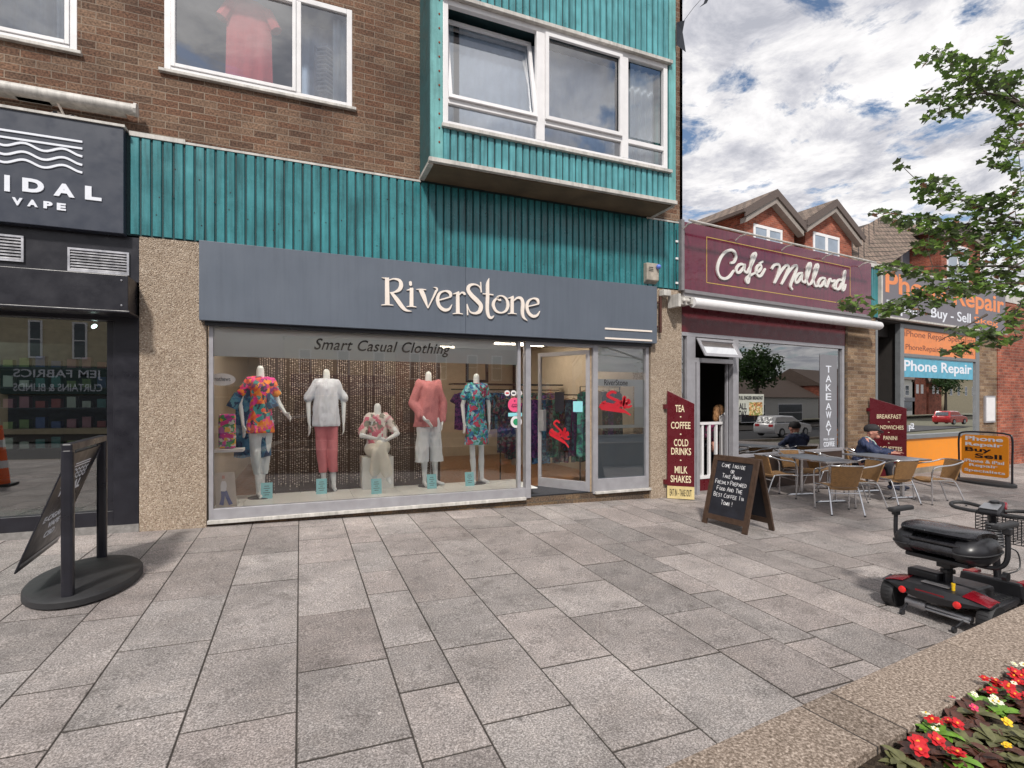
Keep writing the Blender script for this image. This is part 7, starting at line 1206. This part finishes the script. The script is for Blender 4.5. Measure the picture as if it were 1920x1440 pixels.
def flower(parent, c, r, mp, mc, rnd, np_=5, double=False):
    mb = MB(); tilt = V3(rnd.uniform(-.4, .1), rnd.uniform(-.6, .1), 1).normalized(); x = tilt.orthogonal().normalized(); y = tilt.cross(x)
    for ring in range(2 if double else 1):
        for k in range(np_):
            a = k * 2 * math.pi / np_ + ring * .6 + rnd.uniform(-.1, .1); d = x * math.cos(a) + y * math.sin(a); s_ = tilt.cross(d); rr = r * (1 - .3 * ring); z = .1 + .35 * ring
            mb.add([c + tilt * ring * .005, c + d * rr * .55 - s_ * rr * .42 + tilt * rr * z, c + d * rr - s_ * rr * .2 + tilt * rr * z * 1.1, c + d * rr + s_ * rr * .2 + tilt * rr * z * 1.1, c + d * rr * .55 + s_ * rr * .42 + tilt * rr * z], [(0, 1, 2, 3, 4)])
    fo = mb.build('flower', mp, parent)
    mb = MB(); mb.ball(c + tilt * .004, r * .22, 8); mb.build('flower_centre', mc, fo, smooth=True)
fl = [(1760, 1376, 'rg', 'red primula with a yellow eye and lime leaves nearest the coping'), (1740, 1372, 'wg', 'white flowered primula at the coping edge of the bed'), (1715, 1418, 'rb', 'dark leaved red begonia at the lowest left of the bed'), (1830, 1296, 'rd', 'double red flower just inside the coping'), (1860, 1295, 'wg', 'white primula with green leaves left of the brightest red blooms'), (1895, 1280, 'rb', 'bright red begonia with orange eyes at the right edge'), (1915, 1268, 'wg', 'white primula at the upper right corner of the bed'),
      (1850, 1330, 'wg', 'white primula in the middle of the bed'), (1785, 1330, 'pb', 'pink begonia with one upturned leaf by the coping'), (1890, 1380, 'yo', 'small yellow flowered plant right of centre'), (1775, 1425, 'rb', 'red begonia with bronze leaves at the bottom edge'), (1905, 1432, 'yo', 'yellow pansy at the bottom right corner'), (1845, 1372, 'nb', 'bronze leaved plant without flowers in the centre'), (1820, 1400, 'no', 'olive leaved plant without flowers below the centre'), (1880, 1340, 'ng', 'lime green leafy plant right of the white primula'), (1910, 1350, 'nb', 'purple bronze leafy plant at the right edge'), (1860, 1425, 'nb', 'brown leaved plant at the bottom between red and yellow flowers'), (1800, 1360, 'nb', 'bronze plant beside the red primula'), (1930, 1310, 'rb', 'red begonia beyond the right edge'), (1935, 1400, 'no', 'olive plant beyond the right edge'),
      (1735, 1395, 'nb', 'bronze leaved plant right at the coping left of the red primula'), (1690, 1432, 'no', 'low olive plant at the lowest left corner of the bed'), (1800, 1318, 'nb', 'bronze plant at the coping beside the double red flower'), (1875, 1310, 'ng', 'green leafy plant below the white primula by the coping'), (1830, 1345, 'no', 'olive plant in the middle left of the bed'), (1800, 1428, 'ng', 'lime leaved plant at the bottom centre'), (1865, 1395, 'no', 'olive plant left of the yellow flowers'), (1840, 1425, 'nb', 'dark bronze plant along the bottom edge'), (1895, 1320, 'rb', 'small dark red begonia right of the lime green plant'), (1815, 1372, 'nb', 'dark bronze leafy plant near the centre'), (1885, 1410, 'nb', 'bronze leaved plant left of the yellow pansy')]
for i, (u, v, k, lab) in enumerate(fl):
    rnd = random.Random(100 + i); p = PZ(u, v, zc - .02); 
    if p.dot(nF) > inn - .045: p -= nF * (p.dot(nF) - inn + .045)
    p.z = zc - .028; t = thing('bedding_plant', lab, 'flower', F0, tuple(p), group='bedding plants in the planter'); lm = {'g': m_lf, 'b': m_brz, 'd': m_brz, 'o': m_olv}[k[1]]
    mb = MB()
    for j in range(16 if k[1] == 'g' else 20): a = rnd.uniform(0, 6.28); leaf(mb, V3(rnd.uniform(-.01, .01), rnd.uniform(-.01, .01), rnd.uniform(0, .02)), (math.cos(a), math.sin(a)), rnd.uniform(.04, .075), rnd.uniform(.012, .022), rnd.uniform(.2, .7), rnd)
    mb.build('leaves', lm, t, smooth=True)
    if k[0] != 'n':
        mp, mc = {'r': (m_pr, m_or), 'w': (m_pw, m_py), 'y': (m_py, m_or), 'p': (m_pp, m_or), 'o': (m_or, m_py)}[k[0]]
        for j in range({'r': 4, 'w': 4, 'y': 1, 'p': 2, 'o': 3}[k[0]]): flower(t, V3(rnd.uniform(-.04, .04), rnd.uniform(-.04, .04), rnd.uniform(.045, .065)), rnd.uniform(.013, .022) * (1.25 if k[0] == 'r' else .85), mp, mc, rnd, 5 if k[0] != 'w' else 6, double=(k[1] == 'd' or j % 2 == 0))
# weed by the step
p = PG(183, 998); t = thing('weed', 'small green weed growing at the checker plate step', 'plant', F0, tuple(p)); mb = MB(); rnd = random.Random(2)
for j in range(14): a = rnd.uniform(0, 6.28); leaf(mb, V3(0, 0, 0), (math.cos(a), math.sin(a)), rnd.uniform(.05, .09), .009, rnd.uniform(0, .3), rnd)
mb.build('leaves', m_lf, t)
# ------------------------------------------------------------------ tree reaching in from the right
m_leaf = bpy.data.materials.new('maple_leaf'); m_leaf.use_nodes = True; tt = m_leaf.node_tree; b_ = bsdf(m_leaf); at = N('ShaderNodeAttribute', tt, attribute_name='tint'); tt.links.new(at.outputs['Color'], b_.inputs['Base Color']); b_.inputs['Roughness'].default_value = .42
tl = N('ShaderNodeBsdfTranslucent', tt); tt.links.new(mixmul(tt, at.outputs['Color'], at.outputs['Color'], 0), tl.inputs[0]); mxs = N('ShaderNodeMixShader', tt); mxs.inputs[0].default_value = .42; tt.links.new(b_.outputs[0], mxs.inputs[1]); tt.links.new(tl.outputs[0], mxs.inputs[2]); tt.links.new(mxs.outputs[0], tt.nodes['Material Output'].inputs[0])
m_bark = mat('grey_brown_bark', (.07, .055, .045), .85, var=.35, scale=12, bump=.5, bs=30)
LP = [(0, 0), (.16, .06), (.46, .10), (.38, .34), (.56, .58), (.28, .66), (.0, 1.0)]; LP = LP + [(-x, y) for x, y in LP[-2:0:-1]]
clumps = [ # u, v, ru, rv, density, depth
 (1880, 95, 22, 22, 14, 5.6), (1855, 118, 20, 20, 16, 5.6), (1765, 100, 26, 14, 20, 5.7), (1790, 118, 30, 18, 30, 5.7), (1740, 115, 14, 12, 8, 5.7), (1830, 130, 30, 22, 34, 5.7), (1810, 150, 35, 22, 45, 5.8), (1855, 150, 22, 18, 20, 5.8), (1770, 180, 42, 16, 34, 5.7), (1725, 188, 24, 9, 12, 5.6), (1760, 215, 34, 13, 20, 5.7), (1800, 195, 26, 18, 25, 5.7),
 (1850, 178, 40, 22, 60, 5.9), (1895, 165, 30, 30, 45, 5.9), (1900, 200, 30, 22, 46, 6.0), (1890, 145, 22, 12, 14, 5.9), (1905, 225, 20, 18, 22, 5.9), (1885, 240, 16, 16, 14, 5.8), (1905, 262, 22, 20, 26, 5.8), (1865, 268, 22, 12, 14, 5.7), (1885, 285, 26, 14, 24, 5.7), (1862, 305, 24, 10, 14, 5.7), (1895, 310, 20, 12, 14, 5.7),
 (1690, 311, 10, 8, 7, 5.6), (1730, 343, 22, 12, 20, 5.6), (1765, 345, 24, 16, 26, 5.6), (1745, 365, 32, 12, 26, 5.7), (1790, 375, 30, 18, 38, 5.7), (1825, 385, 30, 20, 44, 5.8), (1865, 385, 32, 25, 52, 5.8), (1900, 370, 26, 26, 40, 5.8), (1915, 335, 14, 16, 12, 5.8), (1655, 398, 22, 9, 14, 5.5), (1690, 410, 30, 14, 36, 5.6), (1725, 420, 32, 18, 46, 5.6), (1765, 425, 36, 22, 55, 5.7), (1810, 430, 40, 26, 66, 5.8), (1860, 435, 38, 28, 66, 5.8), (1905, 430, 28, 34, 56, 5.8), (1740, 455, 26, 10, 16, 5.6),
 (1675, 503, 26, 12, 26, 5.3), (1705, 508, 24, 12, 24, 5.4), (1735, 463, 26, 12, 22, 5.5), (1790, 465, 34, 18, 44, 5.6), (1850, 475, 40, 22, 60, 5.7), (1905, 480, 28, 26, 48, 5.7), (1745, 515, 28, 10, 24, 5.4), (1790, 510, 34, 14, 38, 5.5), (1840, 510, 36, 16, 44, 5.6), (1890, 515, 30, 20, 46, 5.6),
 (1588, 572, 20, 12, 22, 5.0), (1608, 566, 16, 12, 16, 5.0), (1660, 580, 26, 12, 28, 5.1), (1690, 575, 24, 14, 28, 5.1), (1715, 560, 26, 12, 28, 5.2), (1745, 545, 28, 12, 32, 5.2), (1780, 545, 30, 16, 36, 5.3), (1760, 570, 22, 10, 16, 5.2), (1815, 540, 30, 14, 36, 5.4), (1855, 535, 30, 14, 36, 5.5), (1895, 540, 26, 16, 32, 5.5), (1725, 585, 18, 8, 10, 5.2),
 (1782, 660, 18, 7, 12, 5.0), (1810, 650, 22, 9, 16, 5.0), (1800, 622, 24, 10, 16, 5.1), (1840, 620, 26, 12, 22, 5.1), (1865, 635, 24, 14, 26, 5.1), (1895, 600, 24, 16, 28, 5.2), (1912, 575, 16, 14, 16, 5.3), (1905, 630, 14, 10, 8, 5.2)]
tp_ = PW(2330, 620, 6.6); tb_ = V3(tp_.x, tp_.y, GZ(tp_.x, tp_.y)); T_ = thing('tree', 'broad leaved maple tree reaching over the pavement from the right', 'tree', F0, tuple(tb_))
mb = MB(); trunk = [V3(0, 0, 0), V3(.02, .03, 1.2), V3(-.03, .05, 2.6), V3(.05, 0, 4.2), V3(0, 0, 6.2)]; mb.tube(catmull(trunk, 5), [.17 - .13 * i / 20 for i in range(21)], 12); mb.build('trunk', m_bark, T_, smooth=True)
br_paths = [[(2300, 420, 6.5), (2080, 300, 6.1), (1930, 205, 5.9), (1850, 175, 5.8), (1780, 185, 5.7), (1705, 188, 5.6)], [(1930, 205, 5.9), (1870, 150, 5.8), (1885, 80, 5.6)], [(1850, 175, 5.8), (1800, 130, 5.7), (1738, 98, 5.7)], [(2300, 380, 6.5), (2060, 300, 6.0), (1925, 275, 5.8), (1850, 300, 5.7)],
 [(2310, 560, 6.5), (2100, 470, 6.1), (1930, 420, 5.8), (1800, 420, 5.7), (1650, 395, 5.5)], [(1900, 410, 5.8), (1790, 370, 5.7), (1730, 345, 5.6), (1688, 308, 5.6)], [(2310, 640, 6.5), (2100, 560, 6.0), (1940, 505, 5.7), (1800, 500, 5.5), (1660, 500, 5.3)], [(2100, 560, 6.0), (1930, 530, 5.5), (1780, 550, 5.3), (1660, 580, 5.1), (1570, 572, 5.0)], [(1930, 530, 5.5), (1915, 570, 5.3), (1860, 635, 5.1), (1770, 662, 5.0)], [(1850, 590, 5.2), (1760, 640, 5.1)], [(1900, 500, 5.7), (1960, 470, 5.8)]]
mb = MB(); twigpts = []
for bp_ in br_paths:
    pts = catmull([PW(*q_) - tb_ for q_ in bp_], 6); twigpts += pts[len(pts) // 4:]; n = len(pts); r0 = .05 if bp_[0][0] > 2200 else .014; mb.tube(pts, [max(.0035, r0 * (1 - i / n) ** 1.5) for i in range(n)], 6)
rnd = random.Random(21); lv, lf, lc = [], [], []
def add_leaf(c, L_, bias=None):
    yaw = rnd.uniform(0, 6.28); d = V3(math.cos(yaw), math.sin(yaw), rnd.uniform(-.7, .1)).normalized(); n = V3(rnd.uniform(-.5, .5), rnd.uniform(-.5, .5), 1).normalized(); s_ = d.cross(n).normalized(); n = s_.cross(d); b = len(lv); w_ = rnd.uniform(.85, 1.1)
    for (x, y) in LP: lv.append(c + s_ * x * L_ * w_ + d * y * L_ + n * (abs(x) * .35 * L_ - y * y * .12 * L_))
    m_ = len(LP); lf.append((b, b + 1, b + 2, b + 3, b + 4, b + 5, b + 6)); lf.append((b, b + 6) + tuple(range(b + 7, b + m_)))
    r_ = rnd.random(); base = (.095, .125, .060) if r_ < .4 else (.11, .19, .045) if r_ < .70 else (.19, .30, .06) if r_ < .97 else (.26, .13, .08); k_ = rnd.uniform(.8, 1.2); lc.extend([(base[0] * k_, base[1] * k_, base[2] * k_, 1)] * m_)
for (u, v, ru, rv, dn_, w_) in clumps:
    c = PW(u, v, w_) - tb_; near = min(twigpts, key=lambda q_: (q_ - c).length); mb.tube(catmull([near, (near + c) / 2 + V3(0, 0, .02), c], 4), .0035, 4)
    for k in range(int(dn_ * 1.4)):
        a = rnd.uniform(0, 6.28); rr = math.sqrt(rnd.random()) * 1.08; uu, vv = u + math.cos(a) * ru * rr, v + math.sin(a) * rv * rr; q_ = PW(uu, vv, w_ + rnd.uniform(-.28, .28)) - tb_; add_leaf(q_, rnd.uniform(.045, .095))
        if k % 5 == 0: mb.tube([c, q_], .002, 3)
for k in range(1500):   # rest of the crown beyond the frame
    a = rnd.uniform(0, 6.28); rr = rnd.uniform(.4, 1.9); q_ = V3(math.cos(a) * rr, math.sin(a) * rr, rnd.uniform(2.6, 6.4)); P_ = q_ + tb_; dd = P_ - CAMP; w_ = dd.x * st + dd.y * ct; uu = 960 + F * (dd.x * ct - dd.y * st) / max(w_, .1)
    if uu > 1960 or w_ < .5: add_leaf(q_, rnd.uniform(.07, .11))
mb.build('branches', m_bark, T_, smooth=True)
me = bpy.data.meshes.new('crown'); me.from_pydata(lv, [], lf); ca = me.color_attributes.new('tint', 'FLOAT_COLOR', 'POINT'); ca.data.foreach_set('color', [x for c in lc for x in c]); me.materials.append(m_leaf); o = bpy.data.objects.new('crown', me); COL.objects.link(o); o.parent = T_
# ------------------------------------------------------------------ the other side of the street (seen in the shop glass)
def refl(u, v, fr, Yt):
    """point on the plane y=Yt seen at pixel (u,v) through the mirror of a shop window"""
    if fr is F1: P0 = PY(u, v, D); n = V3(0, -1, 0)
    else: s_, z_ = L2(u, v, 0); P0 = F2.M @ Vector((s_, 0, z_)); n = V3(s2, -c2, 0)
    r = (P0 - CAMP).normalized(); r = r - 2 * r.dot(n) * n; return P0 + r * ((Yt - P0.y) / r.y)
YO = -20.0
def street_house(label, x0, x1, h, wm, wins, fascia=None, ftext=None, roof=True, fc=None, tc_=None, shopz=2.0, depth=8, gables=0, cat='building', name='street_building', y=YO):
    t = thing(name, label, cat, F0, ((x0 + x1) / 2, y, -.5)); o = V3((x0 + x1) / 2, y, -.5); mb = MB(); mb.box(x0 - o.x, x1 - o.x, -depth, 0, 0, h + .5); mb.build('wall', wm, t)
    for (a, b, z0, z1) in wins:
        mb = MB(); a -= o.x; b -= o.x; mb.box(a, b, 0, .06, z0 + .5, z1 + .5); w = mb.build('window', m_white, t); mb = MB(); zm = (z0 + z1) / 2; mb.box(a + .09, b - .09, .061, .065, z0 + .59, zm + .47); mb.box(a + .09, b - .09, .061, .065, zm + .53, z1 + .41); mb.build('pane', MATS['dark_pane'], w)
    if roof:
        mb = MB(); mb.prism([(-depth - .3, h + .5), (.35, h + .5), (-depth / 2, h + 2.9)], 'x', x0 - o.x - .1, x1 - o.x + .1); mb.build('roof', m_tile, t)
    if fascia:
        a, b, z0, z1 = fascia; mb = MB(); mb.box(a - o.x, b - o.x, .001, .35, z0 + .5, z1 + .5); f = mb.build('fascia', fc, t); mb = MB(); mb.box(a - o.x + .2, b - o.x - .2, .001, .05, .7, z0 + .45); mb.build('shop_glazing', MATS['dark_pane'], t)
        mb = MB()
        for (s_, q0, q1, r0_, r1_) in ftext: text(mb, s_, (-(q1 - o.x), -(q0 - o.x), r0_ + .5, r1_ + .5), lambda aa, bb_, hh: (-aa, .351 + hh, bb_), .01, thick=.02)
        mb.build('fascia_lettering', tc_, f)
    return t
mat('dark_pane', (.05, .06, .075), .12, var=.3)
m_crn = mat('cream_render', (.50, .43, .29), .85, var=.15, scale=3); m_pal = mat('pale_render', (.55, .54, .50), .85, var=.08)
wx = lambda u, v=640: refl(u, v, F1, YO).x
street_house('cream rendered house above a dark green fabric shop across the street', wx(-60), wx(240), 6.9, m_crn, [(wx(52), wx(79), 3.9, 5.9), (wx(135), wx(163), 3.9, 5.9), (wx(212), wx(240), 3.9, 5.9), (wx(-40), wx(-12), 3.9, 5.9)], (wx(5), wx(238), 2.0, 3.5), [('JEM FABRICS', wx(30), wx(195), 2.75, 3.3), ('CURTAINS & BLINDS', wx(30), wx(195), 2.15, 2.55)], fc=mat('bottle_green_fascia', (.03, .065, .06), .5), tc_=m_pale)
street_house('low white rendered building between the fabric shop and the opticians', wx(240) + .1, wx(530), 4.3, m_pal, [(wx(300), wx(330), 2.6, 4.0)], (wx(250), wx(500), 1.9, 2.5), [('BAKERY', wx(330), wx(400), 2.0, 2.4)], fc=mat('brown_fascia', (.08, .05, .035), .5), tc_=m_pale)
street_house('cream building with purple opticians fascia across the street', wx(530) + .1, wx(742), 5.6, m_crn, [(wx(632), wx(656), 3.3, 4.9), (wx(700), wx(722), 3.3, 4.9), (wx(560), wx(584), 3.3, 4.9)], (wx(545), wx(740), 2.0, 3.3), [('hearingcare.', wx(545), wx(612), 2.4, 2.85), ('opticians', wx(672), wx(735), 2.45, 2.85)], fc=mat('purple_fascia', (.045, .03, .11), .5), tc_=m_pale)
street_house('long red brick block with white upstairs windows and dark shops below', wx(742) + .1, wx(1010), 5.3, m_redb, [(wx(u), wx(u + 20), 3.1, 4.9) for u in (768, 818, 876, 922, 975)], (wx(750), wx(1000), 1.9, 2.5), [('SHOWROOM', wx(860), wx(960), 2.0, 2.42)], fc=mat('dark_brown_fascia', (.045, .02, .015), .5), tc_=mat('blue_letter', (.08, .2, .6), .5))
r2 = lambda u, v: refl(u, v, F2, YO)
xa, xb = r2(1386, 760).x, r2(1600, 760).x; lo, hi = min(xa, xb), max(xa, xb)
zz_ = lambda v: r2(1470, v).z
street_house('cream cottage with dark tiled roof and white small paned windows across the street', lo, hi - (hi - lo) * .35, zz_(745), m_pal, [(r2(1460, 770).x, r2(1505, 770).x, zz_(790), zz_(757)), (r2(1390, 770).x, r2(1436, 770).x, zz_(790), zz_(757))])
street_house('tall red brick gable house across the street beyond the cottage', hi - (hi - lo) * .33, hi + 5, zz_(720), m_redb, [(hi - 3, hi - 1, 3, 4.4), (hi + 1, hi + 3, 3, 4.4)])
street_house('pale villa with white bay across the street at the far right', hi + 8, hi + 22, 5.2, m_pal, [(hi + 9 + 3 * k, hi + 10.5 + 3 * k, 2.6, 4.3) for k in range(4)], (hi + 9, hi + 21, 1.7, 2.3), [('ANTIQUES', hi + 12, hi + 17, 1.8, 2.2)], fc=MATS['grey_banner'], tc_=m_pale)
for k in range(2):
    tx = hi + 24 + k * 7; tt_ = thing('gabled_house', ('nearer', 'farther')[k] + ' brick gabled house of the matching pair across the street', 'house', F0, (tx, YO, -.5)); mb = MB(); mb.prism([(-3, 0), (3, 0), (3, 5.5), (0, 9), (-3, 5.5)], 'y', -8, 0); mb.build('wall', m_redb, tt_); mb = MB(); mb.hexa([(-3.3, -8, 5.3), (0, -8, 9), (0, .3, 9), (-3.3, .3, 5.3), (-3.3, -8, 5.5), (0, -8, 9.25), (0, .3, 9.25), (-3.3, .3, 5.5)]); mb.hexa([(3.3, -8, 5.3), (0, -8, 9), (0, .3, 9), (3.3, .3, 5.3), (3.3, -8, 5.5), (0, -8, 9.25), (0, .3, 9.25), (3.3, .3, 5.5)]); mb.build('roof', m_tile, tt_)
    for x in (-1.5, .5): mb = MB(); mb.box(x, x + 1, 0, .06, 3.5, 5); mb.build('window', m_white, tt_)
def bushy(name, label, x, y, h, r, n, seed):
    t = thing(name, label, 'tree', F0, (x, y, -.3)); rnd = random.Random(seed); mb = MB(); mb.tube([(0, 0, 0), (.1, 0, h * .4), (0, .1, h * .8)], [.25, .18, .06], 8); mb.build('trunk', m_bark, t); lv_, lf_, lc_ = [], [], []
    for k in range(n):
        th = rnd.uniform(0, 6.28); ph = math.acos(rnd.uniform(-1, 1)); rr = r * (.55 + .5 * noise.noise(V3(math.cos(th) * 2, math.sin(th) * 2, ph * 2 + seed))) * rnd.uniform(.5, 1.25); c = V3(rr * math.sin(ph) * math.cos(th), rr * math.sin(ph) * math.sin(th), h * .68 + rr * math.cos(ph) * .9); d = V3(rnd.uniform(-1, 1), rnd.uniform(-1, 1), rnd.uniform(-1, 1)).normalized() * .16; e_ = d.orthogonal().normalized() * .1; b = len(lv_); lv_ += [c - d, c + e_, c + d, c - e_]; lf_.append((b, b + 1, b + 2, b + 3)); kk_ = rnd.uniform(.6, 1.3); lc_ += [(.04 * kk_, .085 * kk_, .02 * kk_, 1)] * 4
    me = bpy.data.meshes.new('crown'); me.from_pydata(lv_, [], lf_); ca = me.color_attributes.new('tint', 'FLOAT_COLOR', 'POINT'); ca.data.foreach_set('color', [x_ for c in lc_ for x_ in c]); me.materials.append(m_leaf); o = bpy.data.objects.new('crown', me); COL.objects.link(o); o.parent = t
pt = refl(1420, 700, F2, -17); bushy('tree', 'dark leafy tree across the street by the cream cottage', pt.x, -17, 8, 3.4, 3500, 4)
pt = refl(430, 660, F1, -24); bushy('tree', 'round green tree behind the low white building across the street', pt.x, -29, 9, 3.2, 2500, 9)
def car(label, x, y, rz, m, L_=4.3):
    t = thing('parked_car', label, 'car', F0, (x, y, GZ(min(x, 30), -7) - .10), rz, 'cars parked along the road'); h = L_ / 2
    mb = MB(); secs = []
    for yy, k in ((-.86, .0), (-.80, 1), (.80, 1), (.86, .0)):
        secs.append((yy, [(-h, .35 + .1 * (1 - k)), (-h, .85), (-h + .1, .98 - .05 * (1 - k)), (h * .42, 1.0 - .04 * (1 - k)), (h - .15, .82), (h, .60), (h, .35), (h - .1, .22), (-h + .1, .22)]))
    loft(mb, secs); b_ = mb.build('body', m, t, smooth=True, bevel=.03); mb = MB(); secs = []
    for yy, k in ((-.76, 0), (-.62, 1), (.62, 1), (.76, 0)): secs.append((yy, [(-h + .06 + .1 * (1 - k), .95), (-h + .35, 1.40 + .08 * k), (-h + 1.1, 1.44 + .08 * k), (h * .08, 1.38 + .08 * k), (h * .48, .97)]))
    loft(mb, secs); mb.build('roof', m, b_, smooth=True, bevel=.02)
    for sg in (-1, 1):
        mb = MB(); q_ = lambda xx, zz2: Vector((xx, sg * (.765 - (zz2 - .95) * .22), zz2)); 
        for (xa_, xb_, xc_, xd_) in ((-h + .35, -h + 1.25, -h + 1.25, -h + .62), (-h + 1.33, -.05, -.10, -h + 1.33), (.03, h * .40, h * .12, -.02)): mb.add([q_(xa_, 1.0), q_(xb_, 1.0), q_(xc_, 1.38), q_(xd_, 1.38)], [(0, 1, 2, 3)])
        mb.v = [v + V3(0, sg * .02, 0) for v in mb.v]; mb.build('side_window', MATS['dark_pane'], t)
        for xx in (-h + .8, h - .8): mb = MB(); mb.lathe([(.2, -.1), (.31, -.1), (.32, 0), (.31, .1), (.2, .1)], (xx, sg * .80, .31), 20, ax='y'); w = mb.build('wheel', m_blackr, t, smooth=True); mb = MB(); mb.lathe([(.2, -.08), (.19, .09)], (xx, sg * .82, .31), 14, ax='y'); mb.build('rim', m_silv, w)
        mb = MB(); mb.box(-h - .012, -h + .05, sg * .55 - .17, sg * .55 + .17, .72, .9); mb.build('tail_light', m_red, t); mb = MB(); mb.box(h - .1, h + .01, sg * .6 - .15, sg * .6 + .15, .6, .72); mb.build('headlight', m_white, t)
    mb = MB(); mb.add([(-h + .08, -.62, 1.0), (-h + .08, .62, 1.0), (-h + .30, .55, 1.38), (-h + .30, -.55, 1.38)], [(0, 1, 2, 3)]); mb.v = [v - V3(.03, 0, 0) for v in mb.v]; mb.build('rear_window', MATS['dark_pane'], t); mb = MB(); mb.add([(h * .49, -.62, 1.0), (h * .49, .62, 1.0), (h * .12, .55, 1.40), (h * .12, -.55, 1.40)], [(0, 1, 2, 3)]); mb.v = [v + V3(.03, 0, 0.02) for v in mb.v]; mb.build('windscreen', MATS['dark_pane'], t)
    return t
pc = refl(1470, 815, F2, -7.2); car('white estate car parked opposite the cafe', pc.x, -7.2, R(6), mat('white_car_paint', (.62, .62, .63), .2, coat=.5, var=.03))
pc = refl(950, 815, F1, -7.4); car('blue hatchback parked opposite the clothes shop', pc.x + 1, -7.4, R(180), mat('blue_car_paint', (.03, .12, .45), .2, coat=.5, var=.03), 4.0)
pc = refl(560, 830, F1, -7.4); car('black saloon parked opposite the shop window', pc.x, -7.4, R(180), mat('black_car_paint', (.02, .02, .022), .2, coat=.5), 4.4)
pc = refl(1750, 790, F2, -9); car('red hatchback parked opposite the phone shop', pc.x, -7.4, R(6), mat('red_car_paint', (.4, .03, .03), .2, coat=.5), 4.0)

street_house('long pale terrace across the street beyond the gabled pair', hi + 36, hi + 62, 6.0, m_crn, [(hi + 38 + 4 * k, hi + 39.2 + 4 * k, 2.8, 4.5) for k in range(6)])
street_house('brown brick terrace across the street left of the fabric shop', wx(-60) - 26, wx(-60) - .2, 6.2, m_brick2, [(wx(-60) - 24 + 4 * k, wx(-60) - 22.8 + 4 * k, 2.8, 4.5) for k in range(6)])
bushy('tree', 'spreading green tree across the street beyond the villa', hi + 29, -18, 8, 3.2, 2500, 14)

t = thing('traffic_cone', 'tall orange and white hazard cone mirrored at the left edge of the vape shop glass', 'cone', F0, (-5.35, 2.0, GZ(-5.35, 2.0))); mb = MB(); mb.box(-.22, .22, -.22, .22, 0, .05); mb.build('base', m_blackr, t, bevel=.01)
mb = MB(); mb.lathe([(.16, .05), (.05, 1.15), (.03, 1.17)], n=20); cb_ = mb.build('cone_body', mat('hi_vis_orange', (.85, .12, .01), .45), t, smooth=True)
for z_ in (.35, .75): mb = MB(); mb.lathe([(.163 - (z_ - .05) * .1, z_), (.163 - (z_ + .09) * .1, z_ + .14)], n=20); mb.build('reflective_band', m_white, cb_, smooth=True)
